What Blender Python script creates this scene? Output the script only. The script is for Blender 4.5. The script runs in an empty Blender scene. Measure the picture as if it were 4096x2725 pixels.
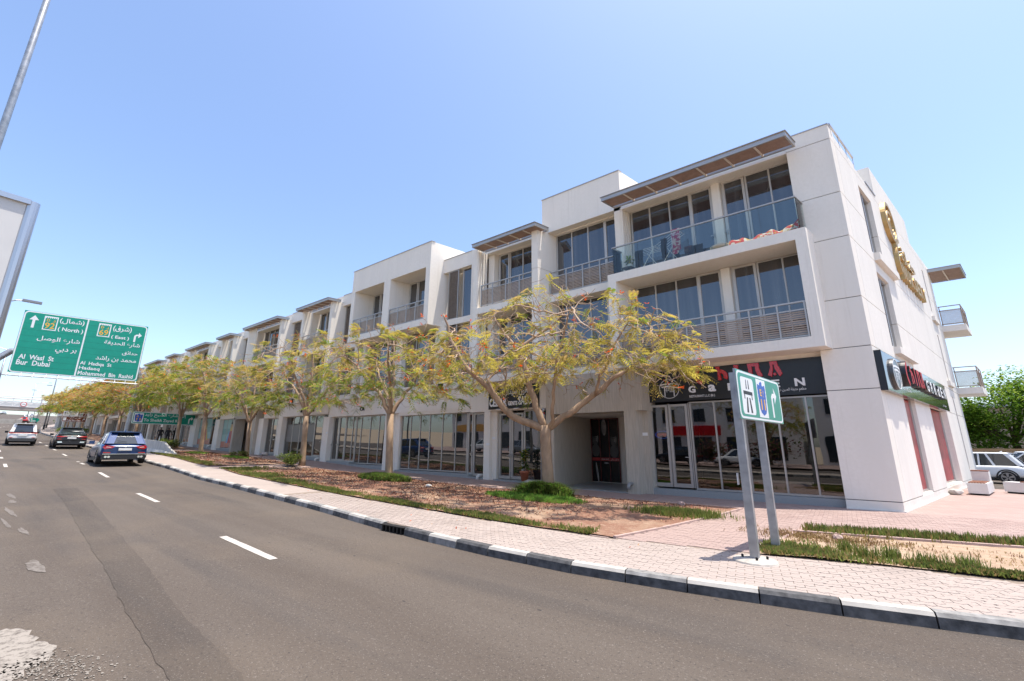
import bpy, bmesh, math, random
import numpy as np
from mathutils import Vector, Matrix

random.seed(7)
RNG = np.random.default_rng(11)
SC = bpy.context.scene
COL = SC.collection

# ------------------------------------------------------------------ camera, sky, sun, exposure
PITCH, ROLL = math.radians(13.9236), math.radians(-0.3681)
HEAD = math.pi + math.radians(-52.848)
fwd = Vector((math.cos(HEAD), math.sin(HEAD), 0)); rgt = Vector((math.sin(HEAD), -math.cos(HEAD), 0)); zup = Vector((0, 0, 1))
cf = fwd * math.cos(PITCH) + zup * math.sin(PITCH)
cu = -fwd * math.sin(PITCH) + zup * math.cos(PITCH)
cr = rgt * math.cos(ROLL) - cu * math.sin(ROLL)
cup = rgt * math.sin(ROLL) + cu * math.cos(ROLL)
cam_data = bpy.data.cameras.new('camera')
cam = bpy.data.objects.new('camera', cam_data); COL.objects.link(cam)
m3 = Matrix((cr, cup, -cf)).transposed()
cam.matrix_world = Matrix.Translation((0, 0, 1.7)) @ m3.to_4x4()
cam_data.sensor_fit = 'HORIZONTAL'; cam_data.sensor_width = 36.0
cam_data.lens = 1709.64 / 4096 * 36.0
cam_data.clip_start = 0.05; cam_data.clip_end = 6000
SC.camera = cam

SUN_DIR = Vector((0.23, 0.12, 1.0)).normalized()
world = bpy.data.worlds.new('World'); SC.world = world; world.use_nodes = True
wn = world.node_tree.nodes; wl = world.node_tree.links
wn.clear()
sky = wn.new('ShaderNodeTexSky'); sky.sky_type = 'NISHITA'; sky.sun_disc = False
sky.sun_elevation = math.asin(SUN_DIR.z); sky.sun_rotation = math.atan2(SUN_DIR.x, SUN_DIR.y)
sky.altitude = 0; sky.air_density = 1.0; sky.dust_density = 1.5; sky.ozone_density = 1.6
bg = wn.new('ShaderNodeBackground'); bg.inputs['Strength'].default_value = 0.15
wo = wn.new('ShaderNodeOutputWorld')
tint = wn.new('ShaderNodeMix'); tint.data_type = 'RGBA'; tint.blend_type = 'MULTIPLY'; tint.inputs[0].default_value = 1.0; tint.inputs[7].default_value = (.94, .955, 1.0, 1)
wl.new(sky.outputs[0], tint.inputs[6]); wl.new(tint.outputs[2], bg.inputs['Color']); wl.new(bg.outputs[0], wo.inputs['Surface'])
sun_data = bpy.data.lights.new('sun', 'SUN'); sun_data.energy = 3.45; sun_data.angle = math.radians(0.5); sun_data.color = (1.0, 0.93, 0.83)
sun = bpy.data.objects.new('sun', sun_data); COL.objects.link(sun)
sun.rotation_euler = SUN_DIR.to_track_quat('Z', 'Y').to_euler(); sun.location = (0, 0, 60)
SC.view_settings.view_transform = 'Standard'; SC.view_settings.look = 'None'
SC.view_settings.exposure = 0.98; SC.view_settings.gamma = 1.0; SC.view_settings.use_curve_mapping = False
SC.render.engine = 'CYCLES'
SC.cycles.use_denoising = True
SC.cycles.max_bounces = 8; SC.cycles.diffuse_bounces = 4; SC.cycles.glossy_bounces = 4; SC.cycles.transparent_max_bounces = 8
SC.cycles.sample_clamp_indirect = 6.0

# ------------------------------------------------------------------ terrain
ZG = [(-900, 20.5), (-450, 20.0), (-390, 18.4), (-331, 14.9), (-250, 10.6), (-200, 8.0), (-143, 5.2), (-105, 3.5), (-67, 2.0), (-56, 1.5), (-44, 1.0),
      (-35, .83), (-29, .6), (-23.5, .3), (-17, .17), (-12, .08), (-7, 0), (400, 0)]
ZX = np.array([a for a, b in ZG], float); ZZ = np.array([b for a, b in ZG], float)
def zg(x): return float(np.interp(x, ZX, ZZ))
KB = [(-900, 100), (-400, 56), (-330, 46), (-250, 33), (-215, 27), (-185, 21), (-150, 15.0), (-125, 12.3), (-105, 10.5), (-84, 9.6), (-56, 9.0), (-33, 7.95), (-25, 7.72), (-20, 7.5),
      (-14.9, 7.12), (-12.2, 6.9), (-10.6, 6.72), (-8.7, 6.5), (-7, 6.36), (-5.2, 6.22), (-3.6, 6.2), (-2, 6.36), (-.4, 6.62), (1.2, 6.98), (3.5, 7.75), (7, 9.6), (10, 12), (13, 16), (15, 21), (16, 30)]
KX = np.array([a for a, b in KB], float); KY = np.array([b for a, b in KB], float)
def kerb_y(x): return float(np.interp(x, KX, KY))

# ------------------------------------------------------------------ materials
MATS = {}
def _nodes(name):
    m = bpy.data.materials.new(name); m.use_nodes = True
    nt = m.node_tree; b = nt.nodes['Principled BSDF']
    return m, nt, b
def mix_rgb(nt, a, b, fac, mode='MIX'):
    n = nt.nodes.new('ShaderNodeMix'); n.data_type = 'RGBA'; n.blend_type = mode
    for s, v in ((n.inputs[0], fac), (n.inputs[6], a), (n.inputs[7], b)):
        if isinstance(v, (int, float)): s.default_value = v
        elif isinstance(v, (tuple, list)): s.default_value = (v[0], v[1], v[2], 1)
        else: nt.links.new(v, s)
    return n.outputs[2]
def noise(nt, scale, detail=4, rough=.55, coord='Object', stretch=None, dist=0.0):
    tc = nt.nodes.new('ShaderNodeTexCoord'); out = tc.outputs[coord]
    if stretch:
        mp = nt.nodes.new('ShaderNodeMapping'); mp.inputs['Scale'].default_value = stretch
        nt.links.new(out, mp.inputs[0]); out = mp.outputs[0]
    n = nt.nodes.new('ShaderNodeTexNoise'); n.inputs['Scale'].default_value = scale
    n.inputs['Detail'].default_value = detail; n.inputs['Roughness'].default_value = rough; n.inputs['Distortion'].default_value = dist
    nt.links.new(out, n.inputs['Vector'])
    return n.outputs[0]
def ramp(nt, fac, stops):
    r = nt.nodes.new('ShaderNodeValToRGB'); e = r.color_ramp.elements
    while len(e) < len(stops): e.new(0.5)
    for k, (p, c) in enumerate(stops):
        e[k].position = p; e[k].color = (c, c, c, 1) if isinstance(c, (int, float)) else (*c, 1)
    nt.links.new(fac, r.inputs[0]); return r.outputs[0]
def M(name, col, rough=.6, metal=0.0, var=0.0, vs=3.0, bump=0.0, bs=60.0, ior=1.45, stretch=None, spec=.5, coat=0.0):
    if name in MATS: return MATS[name]
    m, nt, b = _nodes(name)
    b.inputs['Roughness'].default_value = rough; b.inputs['Metallic'].default_value = metal; b.inputs['IOR'].default_value = ior
    b.inputs['Specular IOR Level'].default_value = spec; b.inputs['Coat Weight'].default_value = coat
    if var:
        f = ramp(nt, noise(nt, vs, stretch=stretch), [(.3, 0.0), (.7, 1.0)])
        c = mix_rgb(nt, tuple(x * (1 - var) for x in col), tuple(min(1, x * (1 + var)) for x in col), f)
        nt.links.new(c, b.inputs['Base Color'])
    else: b.inputs['Base Color'].default_value = (*col, 1)
    if bump:
        bn = nt.nodes.new('ShaderNodeBump'); bn.inputs['Strength'].default_value = bump; bn.inputs['Distance'].default_value = .01
        nt.links.new(noise(nt, bs), bn.inputs['Height']); nt.links.new(bn.outputs[0], b.inputs['Normal'])
    MATS[name] = m; return m
def leaf_mat(name, col, trans=.45):
    if name in MATS: return MATS[name]
    m = bpy.data.materials.new(name); m.use_nodes = True; nt = m.node_tree; nt.nodes.clear()
    o = nt.nodes.new('ShaderNodeOutputMaterial'); d = nt.nodes.new('ShaderNodeBsdfDiffuse'); t = nt.nodes.new('ShaderNodeBsdfTranslucent'); x = nt.nodes.new('ShaderNodeMixShader')
    f = ramp(nt, noise(nt, 1.4, 2), [(.3, 0.0), (.7, 1.0)])
    c = mix_rgb(nt, tuple(v * .75 for v in col), tuple(v * 1.25 for v in col), f)
    nt.links.new(c, d.inputs[0]); nt.links.new(c, t.inputs[0]); x.inputs[0].default_value = trans
    nt.links.new(d.outputs[0], x.inputs[1]); nt.links.new(t.outputs[0], x.inputs[2]); nt.links.new(x.outputs[0], o.inputs[0])
    MATS[name] = m; return m

def plaster(name, col, streak=.05):
    m, nt, b = _nodes(name); b.inputs['Roughness'].default_value = .75; b.inputs['Specular IOR Level'].default_value = .25
    f1 = ramp(nt, noise(nt, 1.1, 5, stretch=(1, 1, .22)), [(.35, 0.0), (.75, 1.0)])
    f2 = ramp(nt, noise(nt, 9, 4), [(.4, 0.0), (.8, 1.0)])
    c = mix_rgb(nt, col, tuple(x * (1 - streak) for x in col), f1)
    f3 = ramp(nt, noise(nt, 3.5, 4, .7, stretch=(1.6, 1.6, .07)), [(.56, 0.0), (.74, 1.0)])
    c = mix_rgb(nt, c, tuple(x * (1 - streak * 1.6) for x in (col[0], col[1] * .985, col[2] * .96)), f3)
    c = mix_rgb(nt, c, tuple(x * (1 - streak * .8) for x in (col[0], col[1] * .995, col[2] * .98)), f2)
    nt.links.new(c, b.inputs['Base Color'])
    bn = nt.nodes.new('ShaderNodeBump'); bn.inputs['Strength'].default_value = .12; bn.inputs['Distance'].default_value = .004
    nt.links.new(noise(nt, 120, 3), bn.inputs['Height']); nt.links.new(bn.outputs[0], b.inputs['Normal'])
    MATS[name] = m; return m
WHITE = plaster('white_render', (.86, .80, .71), .09)
WHITE2 = plaster('white_render_end', (.83, .785, .71), .11)
def travertine():
    m, nt, b = _nodes('travertine'); b.inputs['Roughness'].default_value = .55
    f = ramp(nt, noise(nt, 9, 5, stretch=(3.2, 3.2, .16)), [(.3, 0.0), (.7, 1.0)])
    g = ramp(nt, noise(nt, 30, 3, stretch=(3, 3, .1)), [(.45, 0.0), (.6, 1.0)])
    c = mix_rgb(nt, (.40, .35, .28), (.56, .50, .42), f); c = mix_rgb(nt, c, (.36, .31, .25), mix_rgb(nt, (0, 0, 0), (.35, .35, .35), g))
    nt.links.new(c, b.inputs['Base Color']); return m
TRAV = travertine()
ALU = M('grey_aluminium', (.44, .42, .395), .38, .55, .05, 2)
ALUW = M('pale_window_frame', (.52, .49, .45), .4, .25, .04, 3)
RAILM = M('rail_metal', (.44, .42, .395), .4, .3, .04, 4)
SLATB = M('brown_slat', (.34, .235, .19), .5, .0, .12, 6)
SLATG = M('taupe_slat', (.37, .295, .235), .7, .0, .08, 4)
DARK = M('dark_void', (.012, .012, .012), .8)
GRAN = M('grey_granite', (.30, .31, .31), .4, 0, .45, 130)
def glass_dark(name, base, ior, rough=.015, wav=.0):
    m, nt, b = _nodes(name); b.inputs['Base Color'].default_value = (*base, 1); b.inputs['Roughness'].default_value = rough; b.inputs['IOR'].default_value = ior
    if wav:
        bn = nt.nodes.new('ShaderNodeBump'); bn.inputs['Strength'].default_value = wav; bn.inputs['Distance'].default_value = .02
        nt.links.new(noise(nt, .8, 1), bn.inputs['Height']); nt.links.new(bn.outputs[0], b.inputs['Normal'])
    MATS[name] = m; return m
GLASSU = glass_dark('upper_glass', (.012, .016, .024), 2.15, .015, .05)
_nt = GLASSU.node_tree; GLASSU.node_tree.links.new(mix_rgb(_nt, (.008, .011, .016), (.055, .06, .065), ramp(_nt, noise(_nt, 1.0, 3, stretch=(5, 5, .12)), [(.42, 0.0), (.7, 1.0)])), _nt.nodes['Principled BSDF'].inputs['Base Color'])
GLASSS = glass_dark('shop_glass', (.02, .021, .02), 2.15, .01, .12)
def clear_glass(name, tint, fres, wav=0.0):
    m = bpy.data.materials.new(name); m.use_nodes = True; nt = m.node_tree; nt.nodes.clear()
    o = nt.nodes.new('ShaderNodeOutputMaterial'); t = nt.nodes.new('ShaderNodeBsdfTransparent'); g = nt.nodes.new('ShaderNodeBsdfGlossy'); x = nt.nodes.new('ShaderNodeMixShader'); fr = nt.nodes.new('ShaderNodeFresnel')
    t.inputs[0].default_value = (*tint, 1); g.inputs['Roughness'].default_value = .01; fr.inputs[0].default_value = fres
    if wav:
        bn = nt.nodes.new('ShaderNodeBump'); bn.inputs['Strength'].default_value = wav; bn.inputs['Distance'].default_value = .02
        nt.links.new(noise(nt, .8, 1), bn.inputs['Height']); nt.links.new(bn.outputs[0], g.inputs['Normal'])
    nt.links.new(fr.outputs[0], x.inputs[0]); nt.links.new(t.outputs[0], x.inputs[1]); nt.links.new(g.outputs[0], x.inputs[2]); nt.links.new(x.outputs[0], o.inputs[0])
    MATS[name] = m; return m
GLASSC = clear_glass('clear_shop_glass', (.30, .31, .30), 2.1, .1)
GLASSB = clear_glass('balustrade_glass', (.90, .955, .94), 1.5)

# ------------------------------------------------------------------ mesh builder and object helpers
LOC = {}
class MB:
    def __init__(s): s.v = []; s.f = []; s.m = []
    def add(s, verts, faces, m=0):
        o = len(s.v); s.v.extend([tuple(p) for p in verts]); s.f.extend([tuple(i + o for i in f) for f in faces]); s.m.extend([m] * len(faces)); return s
    def hexa(s, c, m=0):      # c: 8 corners, bottom 4 ccw then top 4
        return s.add(c, [(3, 2, 1, 0), (4, 5, 6, 7), (0, 1, 5, 4), (1, 2, 6, 5), (2, 3, 7, 6), (3, 0, 4, 7)], m)
    def box(s, x0, x1, y0, y1, z0, z1, m=0, T=None):
        x0, x1 = min(x0, x1), max(x0, x1); y0, y1 = min(y0, y1), max(y0, y1); z0, z1 = min(z0, z1), max(z0, z1)
        c = [(x0, y0, z0), (x1, y0, z0), (x1, y1, z0), (x0, y1, z0), (x0, y0, z1), (x1, y0, z1), (x1, y1, z1), (x0, y1, z1)]
        if T: c = [T(*p) for p in c]
        return s.hexa(c, m)
    def tube(s, pts, rad, n=6, m=0, cap=True):
        pts = [Vector(p) for p in pts]; rad = [rad] * len(pts) if isinstance(rad, (int, float)) else rad
        o = len(s.v); prev = None
        for i, p in enumerate(pts):
            d = (pts[min(i + 1, len(pts) - 1)] - pts[max(i - 1, 0)])
            d = d.normalized() if d.length > 1e-9 else Vector((0, 0, 1))
            if prev is None:
                a = d.cross(Vector((0, 0, 1)) if abs(d.z) < .9 else Vector((1, 0, 0))).normalized()
            else:
                a = (prev - d * prev.dot(d)); a = a.normalized() if a.length > 1e-6 else d.orthogonal().normalized()
            prev = a; b = d.cross(a)
            for k in range(n):
                t = 2 * math.pi * k / n; s.v.append(tuple(p + (a * math.cos(t) + b * math.sin(t)) * rad[i]))
        for i in range(len(pts) - 1):
            for k in range(n):
                s.f.append((o + i * n + k, o + i * n + (k + 1) % n, o + (i + 1) * n + (k + 1) % n, o + (i + 1) * n + k)); s.m.append(m)
        if cap:
            s.f.append(tuple(o + k for k in range(n))[::-1]); s.m.append(m)
            s.f.append(tuple(o + (len(pts) - 1) * n + k for k in range(n))); s.m.append(m)
        return s
    def lathe(s, prof, n=16, c=(0, 0, 0), axis='z', m=0):
        o = len(s.v)
        for r, h in prof:
            for k in range(n):
                t = 2 * math.pi * k / n; a, b = r * math.cos(t), r * math.sin(t)
                p = (a, b, h) if axis == 'z' else ((a, h, b) if axis == 'y' else (h, a, b))
                s.v.append((p[0] + c[0], p[1] + c[1], p[2] + c[2]))
        for i in range(len(prof) - 1):
            for k in range(n):
                s.f.append((o + i * n + k, o + i * n + (k + 1) % n, o + (i + 1) * n + (k + 1) % n, o + (i + 1) * n + k)); s.m.append(m)
        s.f.append(tuple(o + k for k in range(n))); s.m.append(m); s.f.append(tuple(o + (len(prof) - 1) * n + k for k in range(n))); s.m.append(m)
        return s
    def poly(s, pts, T, d0, d1, m=0):   # extruded 2D polygon: T(x, y, depth)
        n = len(pts); o = len(s.v)
        s.v += [tuple(T(x, y, d0)) for x, y in pts] + [tuple(T(x, y, d1)) for x, y in pts]
        s.f.append(tuple(o + i for i in range(n))); s.f.append(tuple(o + n + i for i in range(n))[::-1]); s.m += [m, m]
        for i in range(n): s.f.append((o + i, o + n + i, o + n + (i + 1) % n, o + (i + 1) % n)); s.m.append(m)
        return s
    def build(s, name, mats, parent=None, off=None, smooth=False, fix=True, **tags):
        mats = mats if isinstance(mats, (list, tuple)) else [mats]
        base = Vector(off) if off is not None else (LOC.get(parent.name, Vector((0, 0, 0))) if parent else Vector((0, 0, 0)))
        me = bpy.data.meshes.new(name)
        vs = np.array(s.v, dtype=np.float64).reshape(-1, 3) - np.array(base)
        me.from_pydata(vs.tolist(), [], s.f)
        for mt in mats: me.materials.append(mt)
        if len(mats) > 1: me.polygons.foreach_set('material_index', s.m)
        if fix and len(s.f) < 20000:
            bm = bmesh.new(); bm.from_mesh(me); bmesh.ops.recalc_face_normals(bm, faces=bm.faces); bm.to_mesh(me); bm.free()
        if smooth: me.polygons.foreach_set('use_smooth', [True] * len(me.polygons))
        me.update()
        o = bpy.data.objects.new(name, me); COL.objects.link(o)
        if parent is not None: o.parent = parent; LOC[o.name] = base
        else: o.location = base; LOC[o.name] = base
        for k, v in tags.items(): o[k] = v
        return o
def thing(name, label, cat, loc=(0, 0, 0), group=None, rz=0.0):
    o = bpy.data.objects.new(name, None); COL.objects.link(o); o.location = loc; o.rotation_euler = (0, 0, rz); o.empty_display_size = .2
    o['label'] = label; o['category'] = cat
    if group: o['group'] = group
    LOC[o.name] = Vector(loc) if rz == 0 else Vector((0, 0, 0))
    return o
def tag(o, label, cat, group=None, kind=None):
    o['label'] = label; o['category'] = cat
    if group: o['group'] = group
    if kind: o['kind'] = kind
    return o
def dup(root, loc, rz=None, label=None, scale=None):
    r = root.copy(); COL.objects.link(r); r.location = loc
    if rz is not None: r.rotation_euler = (0, 0, rz)
    if scale is not None: r.scale = (scale,) * 3 if isinstance(scale, (int, float)) else scale
    if label: r['label'] = label
    for ch in list(root.children):
        c = ch.copy(); COL.objects.link(c); c.parent = r
        for g in list(ch.children):
            d = g.copy(); COL.objects.link(d); d.parent = c
    return r

# text: Latin with Blender's own font, Arabic through presentation forms set out right to left
_AR = {'ا': 'FE8D FE8E', 'أ': 'FE83 FE84', 'إ': 'FE87 FE88', 'ب': 'FE8F FE90 FE91 FE92', 'ة': 'FE93 FE94', 'ت': 'FE95 FE96 FE97 FE98', 'ج': 'FE9D FE9E FE9F FEA0', 'ح': 'FEA1 FEA2 FEA3 FEA4',
       'خ': 'FEA5 FEA6 FEA7 FEA8', 'د': 'FEA9 FEAA', 'ذ': 'FEAB FEAC', 'ر': 'FEAD FEAE', 'ز': 'FEAF FEB0', 'س': 'FEB1 FEB2 FEB3 FEB4', 'ش': 'FEB5 FEB6 FEB7 FEB8', 'ص': 'FEB9 FEBA FEBB FEBC',
       'ض': 'FEBD FEBE FEBF FEC0', 'ط': 'FEC1 FEC2 FEC3 FEC4', 'ع': 'FEC9 FECA FECB FECC', 'ف': 'FED1 FED2 FED3 FED4', 'ق': 'FED5 FED6 FED7 FED8', 'ك': 'FED9 FEDA FEDB FEDC', 'ل': 'FEDD FEDE FEDF FEE0',
       'م': 'FEE1 FEE2 FEE3 FEE4', 'ن': 'FEE5 FEE6 FEE7 FEE8', 'ه': 'FEE9 FEEA FEEB FEEC', 'و': 'FEED FEEE', 'ى': 'FEEF FEF0', 'ي': 'FEF1 FEF2 FEF3 FEF4', 'ئ': 'FE89 FE8A FE8B FE8C'}
_AR = {k: [chr(int(x, 16)) for x in v.split()] for k, v in _AR.items()}
def arabic(t):
    out = []
    for i, ch in enumerate(t):
        if ch not in _AR: out.append({'(': ')', ')': '('}.get(ch, ch)); continue
        f = _AR[ch]; pj = i > 0 and t[i - 1] in _AR and len(_AR[t[i - 1]]) == 4; nj = i + 1 < len(t) and t[i + 1] in _AR and len(f) == 4
        k = (3 if nj else 1) if pj else (2 if nj else 0)
        out.append(f[k])
    return ''.join(out)[::-1]
def text_mb(body, size, T, depth=.004, bold=0.0, align='LEFT', spacing=1.0, fit=None, mb=None, m=0):
    c = bpy.data.curves.new('t', 'FONT'); c.body = body; c.size = size; c.offset = bold * size; c.align_x = align; c.space_character = spacing; c.resolution_u = 2
    o = bpy.data.objects.new('t', c); COL.objects.link(o)
    me = bpy.data.meshes.new_from_object(o.evaluated_get(bpy.context.evaluated_depsgraph_get()))
    bm = bmesh.new(); bm.from_mesh(me)
    bmesh.ops.remove_doubles(bm, verts=bm.verts, dist=size * .004)
    if len(bm.verts) > 60: bmesh.ops.dissolve_limit(bm, angle_limit=.12, verts=bm.verts, edges=bm.edges)
    if depth > .006:
        r = bmesh.ops.extrude_face_region(bm, geom=list(bm.faces)); bmesh.ops.translate(bm, verts=[g for g in r['geom'] if isinstance(g, bmesh.types.BMVert)], vec=(0, 0, depth))
    bm.verts.ensure_lookup_table()
    P = np.array([v.co for v in bm.verts]) if len(bm.verts) else np.zeros((0, 3))
    F = [[v.index for v in f.verts] for f in bm.faces]
    bm.verts.index_update()
    F = [[v.index for v in f.verts] for f in bm.faces]
    bm.free(); bpy.data.objects.remove(o); bpy.data.curves.remove(c); bpy.data.meshes.remove(me)
    if fit and len(P):
        x0, x1 = P[:, 0].min(), P[:, 0].max(); P[:, 0] = fit[0] + (P[:, 0] - x0) * (fit[1] - fit[0]) / max(1e-6, x1 - x0)
        if len(fit) == 4: y0, y1 = P[:, 1].min(), P[:, 1].max(); P[:, 1] = fit[2] + (P[:, 1] - y0) * (fit[3] - fit[2]) / max(1e-6, y1 - y0)
    mb = mb or MB()
    if len(P): mb.add([T(x, y, z) for x, y, z in P], F, m)
    return mb

# ------------------------------------------------------------------ ground, road, pavements
def grid_sheet(name, xs, y0, y1, ny, zoff, mat, parent=None, **tags):
    mb = MB(); n = len(xs)
    for x in xs:
        a, b = (y0(x) if callable(y0) else y0), (y1(x) if callable(y1) else y1)
        for j in range(ny + 1): mb.v.append((x, a + (b - a) * j / ny, zg(x) + zoff))
    for i in range(n - 1):
        for j in range(ny):
            o = i * (ny + 1) + j; mb.f.append((o, o + 1, o + ny + 2, o + ny + 1)); mb.m.append(0)
    o = mb.build(name, mat, parent, fix=False, **tags)
    me = o.data
    if me.polygons[0].normal.z < 0: me.flip_normals()
    return o
XS = sorted(set([400, 200, 100, 60, 30, 16] + [x for x in np.arange(16, -60, -1.0)] + [x for x in np.arange(-60, -260, -5.0)] + [-260, -300, -331, -360, -390, -420, -450, -600, -900] + ZX.tolist()), reverse=True)

def asphalt(name, dark=1.0):
    m, nt, b = _nodes(name); b.inputs['Roughness'].default_value = .85; b.inputs['Specular IOR Level'].default_value = .3
    base = mix_rgb(nt, (.088 * dark, .069 * dark, .054 * dark), (.118 * dark, .096 * dark, .077 * dark), ramp(nt, noise(nt, .9, 5, stretch=(.10, 1.0, 1)), [(.32, 0.0), (.7, 1.0)]))
    base = mix_rgb(nt, base, (.066 * dark, .056 * dark, .049 * dark), mix_rgb(nt, (0, 0, 0), (.6, .6, .6), ramp(nt, noise(nt, 1.7, 3, stretch=(.05, .8, 1)), [(.5, 0.0), (.68, 1.0)])))
    base = mix_rgb(nt, base, (.15, .115, .082), mix_rgb(nt, (0, 0, 0), (.5, .5, .5), ramp(nt, noise(nt, .35, 4), [(.5, 0.0), (.75, 1.0)])))
    base = mix_rgb(nt, base, (.33, .30, .27), ramp(nt, noise(nt, 75, 2, .6), [(.66, 0.0), (.70, .55)]))
    base = mix_rgb(nt, base, (.21, .18, .15), ramp(nt, noise(nt, 34, 3, .7), [(.60, 0.0), (.66, .6)]))
    base = mix_rgb(nt, base, (.035, .03, .027), ramp(nt, noise(nt, 26, 3, .7), [(.34, .55), (.42, 0.0)]))
    base = mix_rgb(nt, base, (.03, .03, .033), ramp(nt, noise(nt, 55, 2, .6, stretch=(1, 1.3, 1)), [(.30, .7), (.36, 0.0)]))
    base = mix_rgb(nt, base, (.02, .02, .022), ramp(nt, noise(nt, 6, 2, .6, stretch=(.6, 1.3, 1)), [(.235, .8), (.255, 0.0)]))
    nt.links.new(base, b.inputs['Base Color'])
    bn = nt.nodes.new('ShaderNodeBump'); bn.inputs['Strength'].default_value = .7; bn.inputs['Distance'].default_value = .012
    nt.links.new(noise(nt, 45, 5, .75), bn.inputs['Height']); nt.links.new(bn.outputs[0], b.inputs['Normal'])
    return m
ASPH = asphalt('asphalt'); ASPHP = asphalt('asphalt_patch', .80)
def sandmat():
    m, nt, b = _nodes('desert_sand'); b.inputs['Roughness'].default_value = .95
    c = mix_rgb(nt, (.42, .32, .21), (.52, .41, .28), ramp(nt, noise(nt, 3, 5), [(.3, 0.0), (.7, 1.0)])); nt.links.new(c, b.inputs['Base Color']); return m
SAND = sandmat()
def soil(name, amount):
    m, nt, b = _nodes(name); b.inputs['Roughness'].default_value = .95
    c = mix_rgb(nt, (.40, .29, .19), (.51, .39, .275), ramp(nt, noise(nt, 4, 5), [(.3, 0.0), (.7, 1.0)]))
    big = ramp(nt, noise(nt, .55, 4, dist=.6), [(.28, 0.25), (.52, 1.0)])
    fine = ramp(nt, noise(nt, 9, 6, .75, stretch=(.6, 1.2, 1)), [(.40 - amount * .1, 0.0), (.56 - amount * .1, 1.0)])
    mul = nt.nodes.new('ShaderNodeMath'); mul.operation = 'MULTIPLY'; nt.links.new(big, mul.inputs[0]); nt.links.new(fine, mul.inputs[1])
    lit = mix_rgb(nt, (.17, .075, .045), (.27, .135, .085), ramp(nt, noise(nt, 30, 3), [(.3, 0.0), (.7, 1.0)]))
    mm = nt.nodes.new('ShaderNodeMath'); mm.operation = 'MULTIPLY'; mm.inputs[1].default_value = amount; nt.links.new(mul.outputs[0], mm.inputs[0])
    c = mix_rgb(nt, c, lit, mm.outputs[0]); nt.links.new(c, b.inputs['Base Color'])
    bn = nt.nodes.new('ShaderNodeBump'); bn.inputs['Strength'].default_value = .9; bn.inputs['Distance'].default_value = .03
    nt.links.new(noise(nt, 18, 5, .7), bn.inputs['Height']); nt.links.new(bn.outputs[0], b.inputs['Normal'])
    return m
SOIL = soil('planting_soil', .97); SOILR = soil('bare_sand_soil', .35)
def paving(name, c1, c2, bw, bh, mort, rough=.85):
    m, nt, b = _nodes(name); b.inputs['Roughness'].default_value = rough
    tc = nt.nodes.new('ShaderNodeTexCoord'); br = nt.nodes.new('ShaderNodeTexBrick'); nt.links.new(tc.outputs['Object'], br.inputs['Vector'])
    br.inputs['Scale'].default_value = 1; br.inputs['Brick Width'].default_value = bw; br.inputs['Row Height'].default_value = bh; br.inputs['Mortar Size'].default_value = .006
    br.inputs['Color1'].default_value = (*c1, 1); br.inputs['Color2'].default_value = (*c2, 1); br.inputs['Mortar'].default_value = (*mort, 1)
    c = mix_rgb(nt, br.outputs[0], tuple(x * .85 for x in c1), mix_rgb(nt, (0, 0, 0), (.7, .7, .7), ramp(nt, noise(nt, 1.1, 4), [(.4, 0.0), (.7, 1.0)])))
    nt.links.new(c, b.inputs['Base Color']); return m
PAVS = paving('sidewalk_far', (.36, .295, .255), (.385, .32, .28), .22, .11, (.27, .215, .175))
PAVP = paving('plaza_far', (.345, .24, .21), (.385, .285, .25), .2, .1, (.27, .195, .165))
JOINT = M('paver_joint', (.24, .19, .15), .95, 0, .2, 8)
def paver_mat(name, c, c2):
    m, nt, b = _nodes(name); b.inputs['Roughness'].default_value = .85; b.inputs['Specular IOR Level'].default_value = .3
    g = nt.nodes.new('ShaderNodeNewGeometry')
    r = mix_rgb(nt, c, c2, ramp(nt, g.outputs['Random Per Island'], [(0.0, 0.0), (1.0, 1.0)]))
    oi = nt.nodes.new('ShaderNodeObjectInfo')
    r = mix_rgb(nt, r, c2, mix_rgb(nt, (0, 0, 0), (.4, .4, .4), oi.outputs['Random']))
    r = mix_rgb(nt, r, tuple(x * .86 for x in c), ramp(nt, noise(nt, .9, 4, coord='Object'), [(.45, 0.0), (.7, .7)]))
    r = mix_rgb(nt, r, tuple(x * .8 for x in c), ramp(nt, noise(nt, 45, 3, coord='Object'), [(.35, .5), (.6, 0.0)]))
    nt.links.new(r, b.inputs['Base Color']); return m
PAVER = paver_mat('zigzag_paver', (.365, .30, .262), (.405, .338, .298))
PAVER2 = paver_mat('pink_paver', (.345, .245, .215), (.405, .305, .27))
KW = M('kerb_white', (.44, .41, .365), .8, 0, .14, 5, .2); KG = M('kerb_worn', (.25, .24, .225), .8, 0, .4, 7, .2); KD = M('kerb_black', (.085, .083, .082), .8, 0, .5, 9, .2)
PAINT = M('road_paint', (.47, .43, .38), .8, 0, .16, 14)

ground = grid_sheet('ground', [3000, 400] + [x for x in XS if -450 < x < 400] + [-450, -3000], -3000, 3000, 1, -.30, SAND, kind='structure')
road = grid_sheet('road', XS, lambda x: -.7 if x > -60 else (-20 if x > -150 else -70), lambda x: kerb_y(x) + (.08 if x < 14 else 0), 4, -.15, ASPH, kind='structure')
grid_sheet('opposite_road', [x for x in XS if x >= -61], -11.4, -3.6, 2, -.15, ASPH, kind='structure')
grid_sheet('parking_lot', [60, 30, 16, 8, 2, -20], 29.3, 80, 2, -.19, ASPH, kind='structure')
SBP = [(-900, 112), (-400, 62), (-330, 51), (-250, 38), (-215, 31), (-150, 18.4), (-105, 12.6), (-80, 11.6), (-46, 10.9), (-29.9, 9.4), (-25.8, 9.47), (-13.4, 8.55), (-9.3, 8.42), (-5.5, 8.28), (-4, 8.23), (-1.45, 8.58), (.3, 9.0), (1.7, 9.15), (3.5, 9.8), (7, 11.8), (10, 14.2), (13, 18), (15, 23), (16, 31)]
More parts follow.
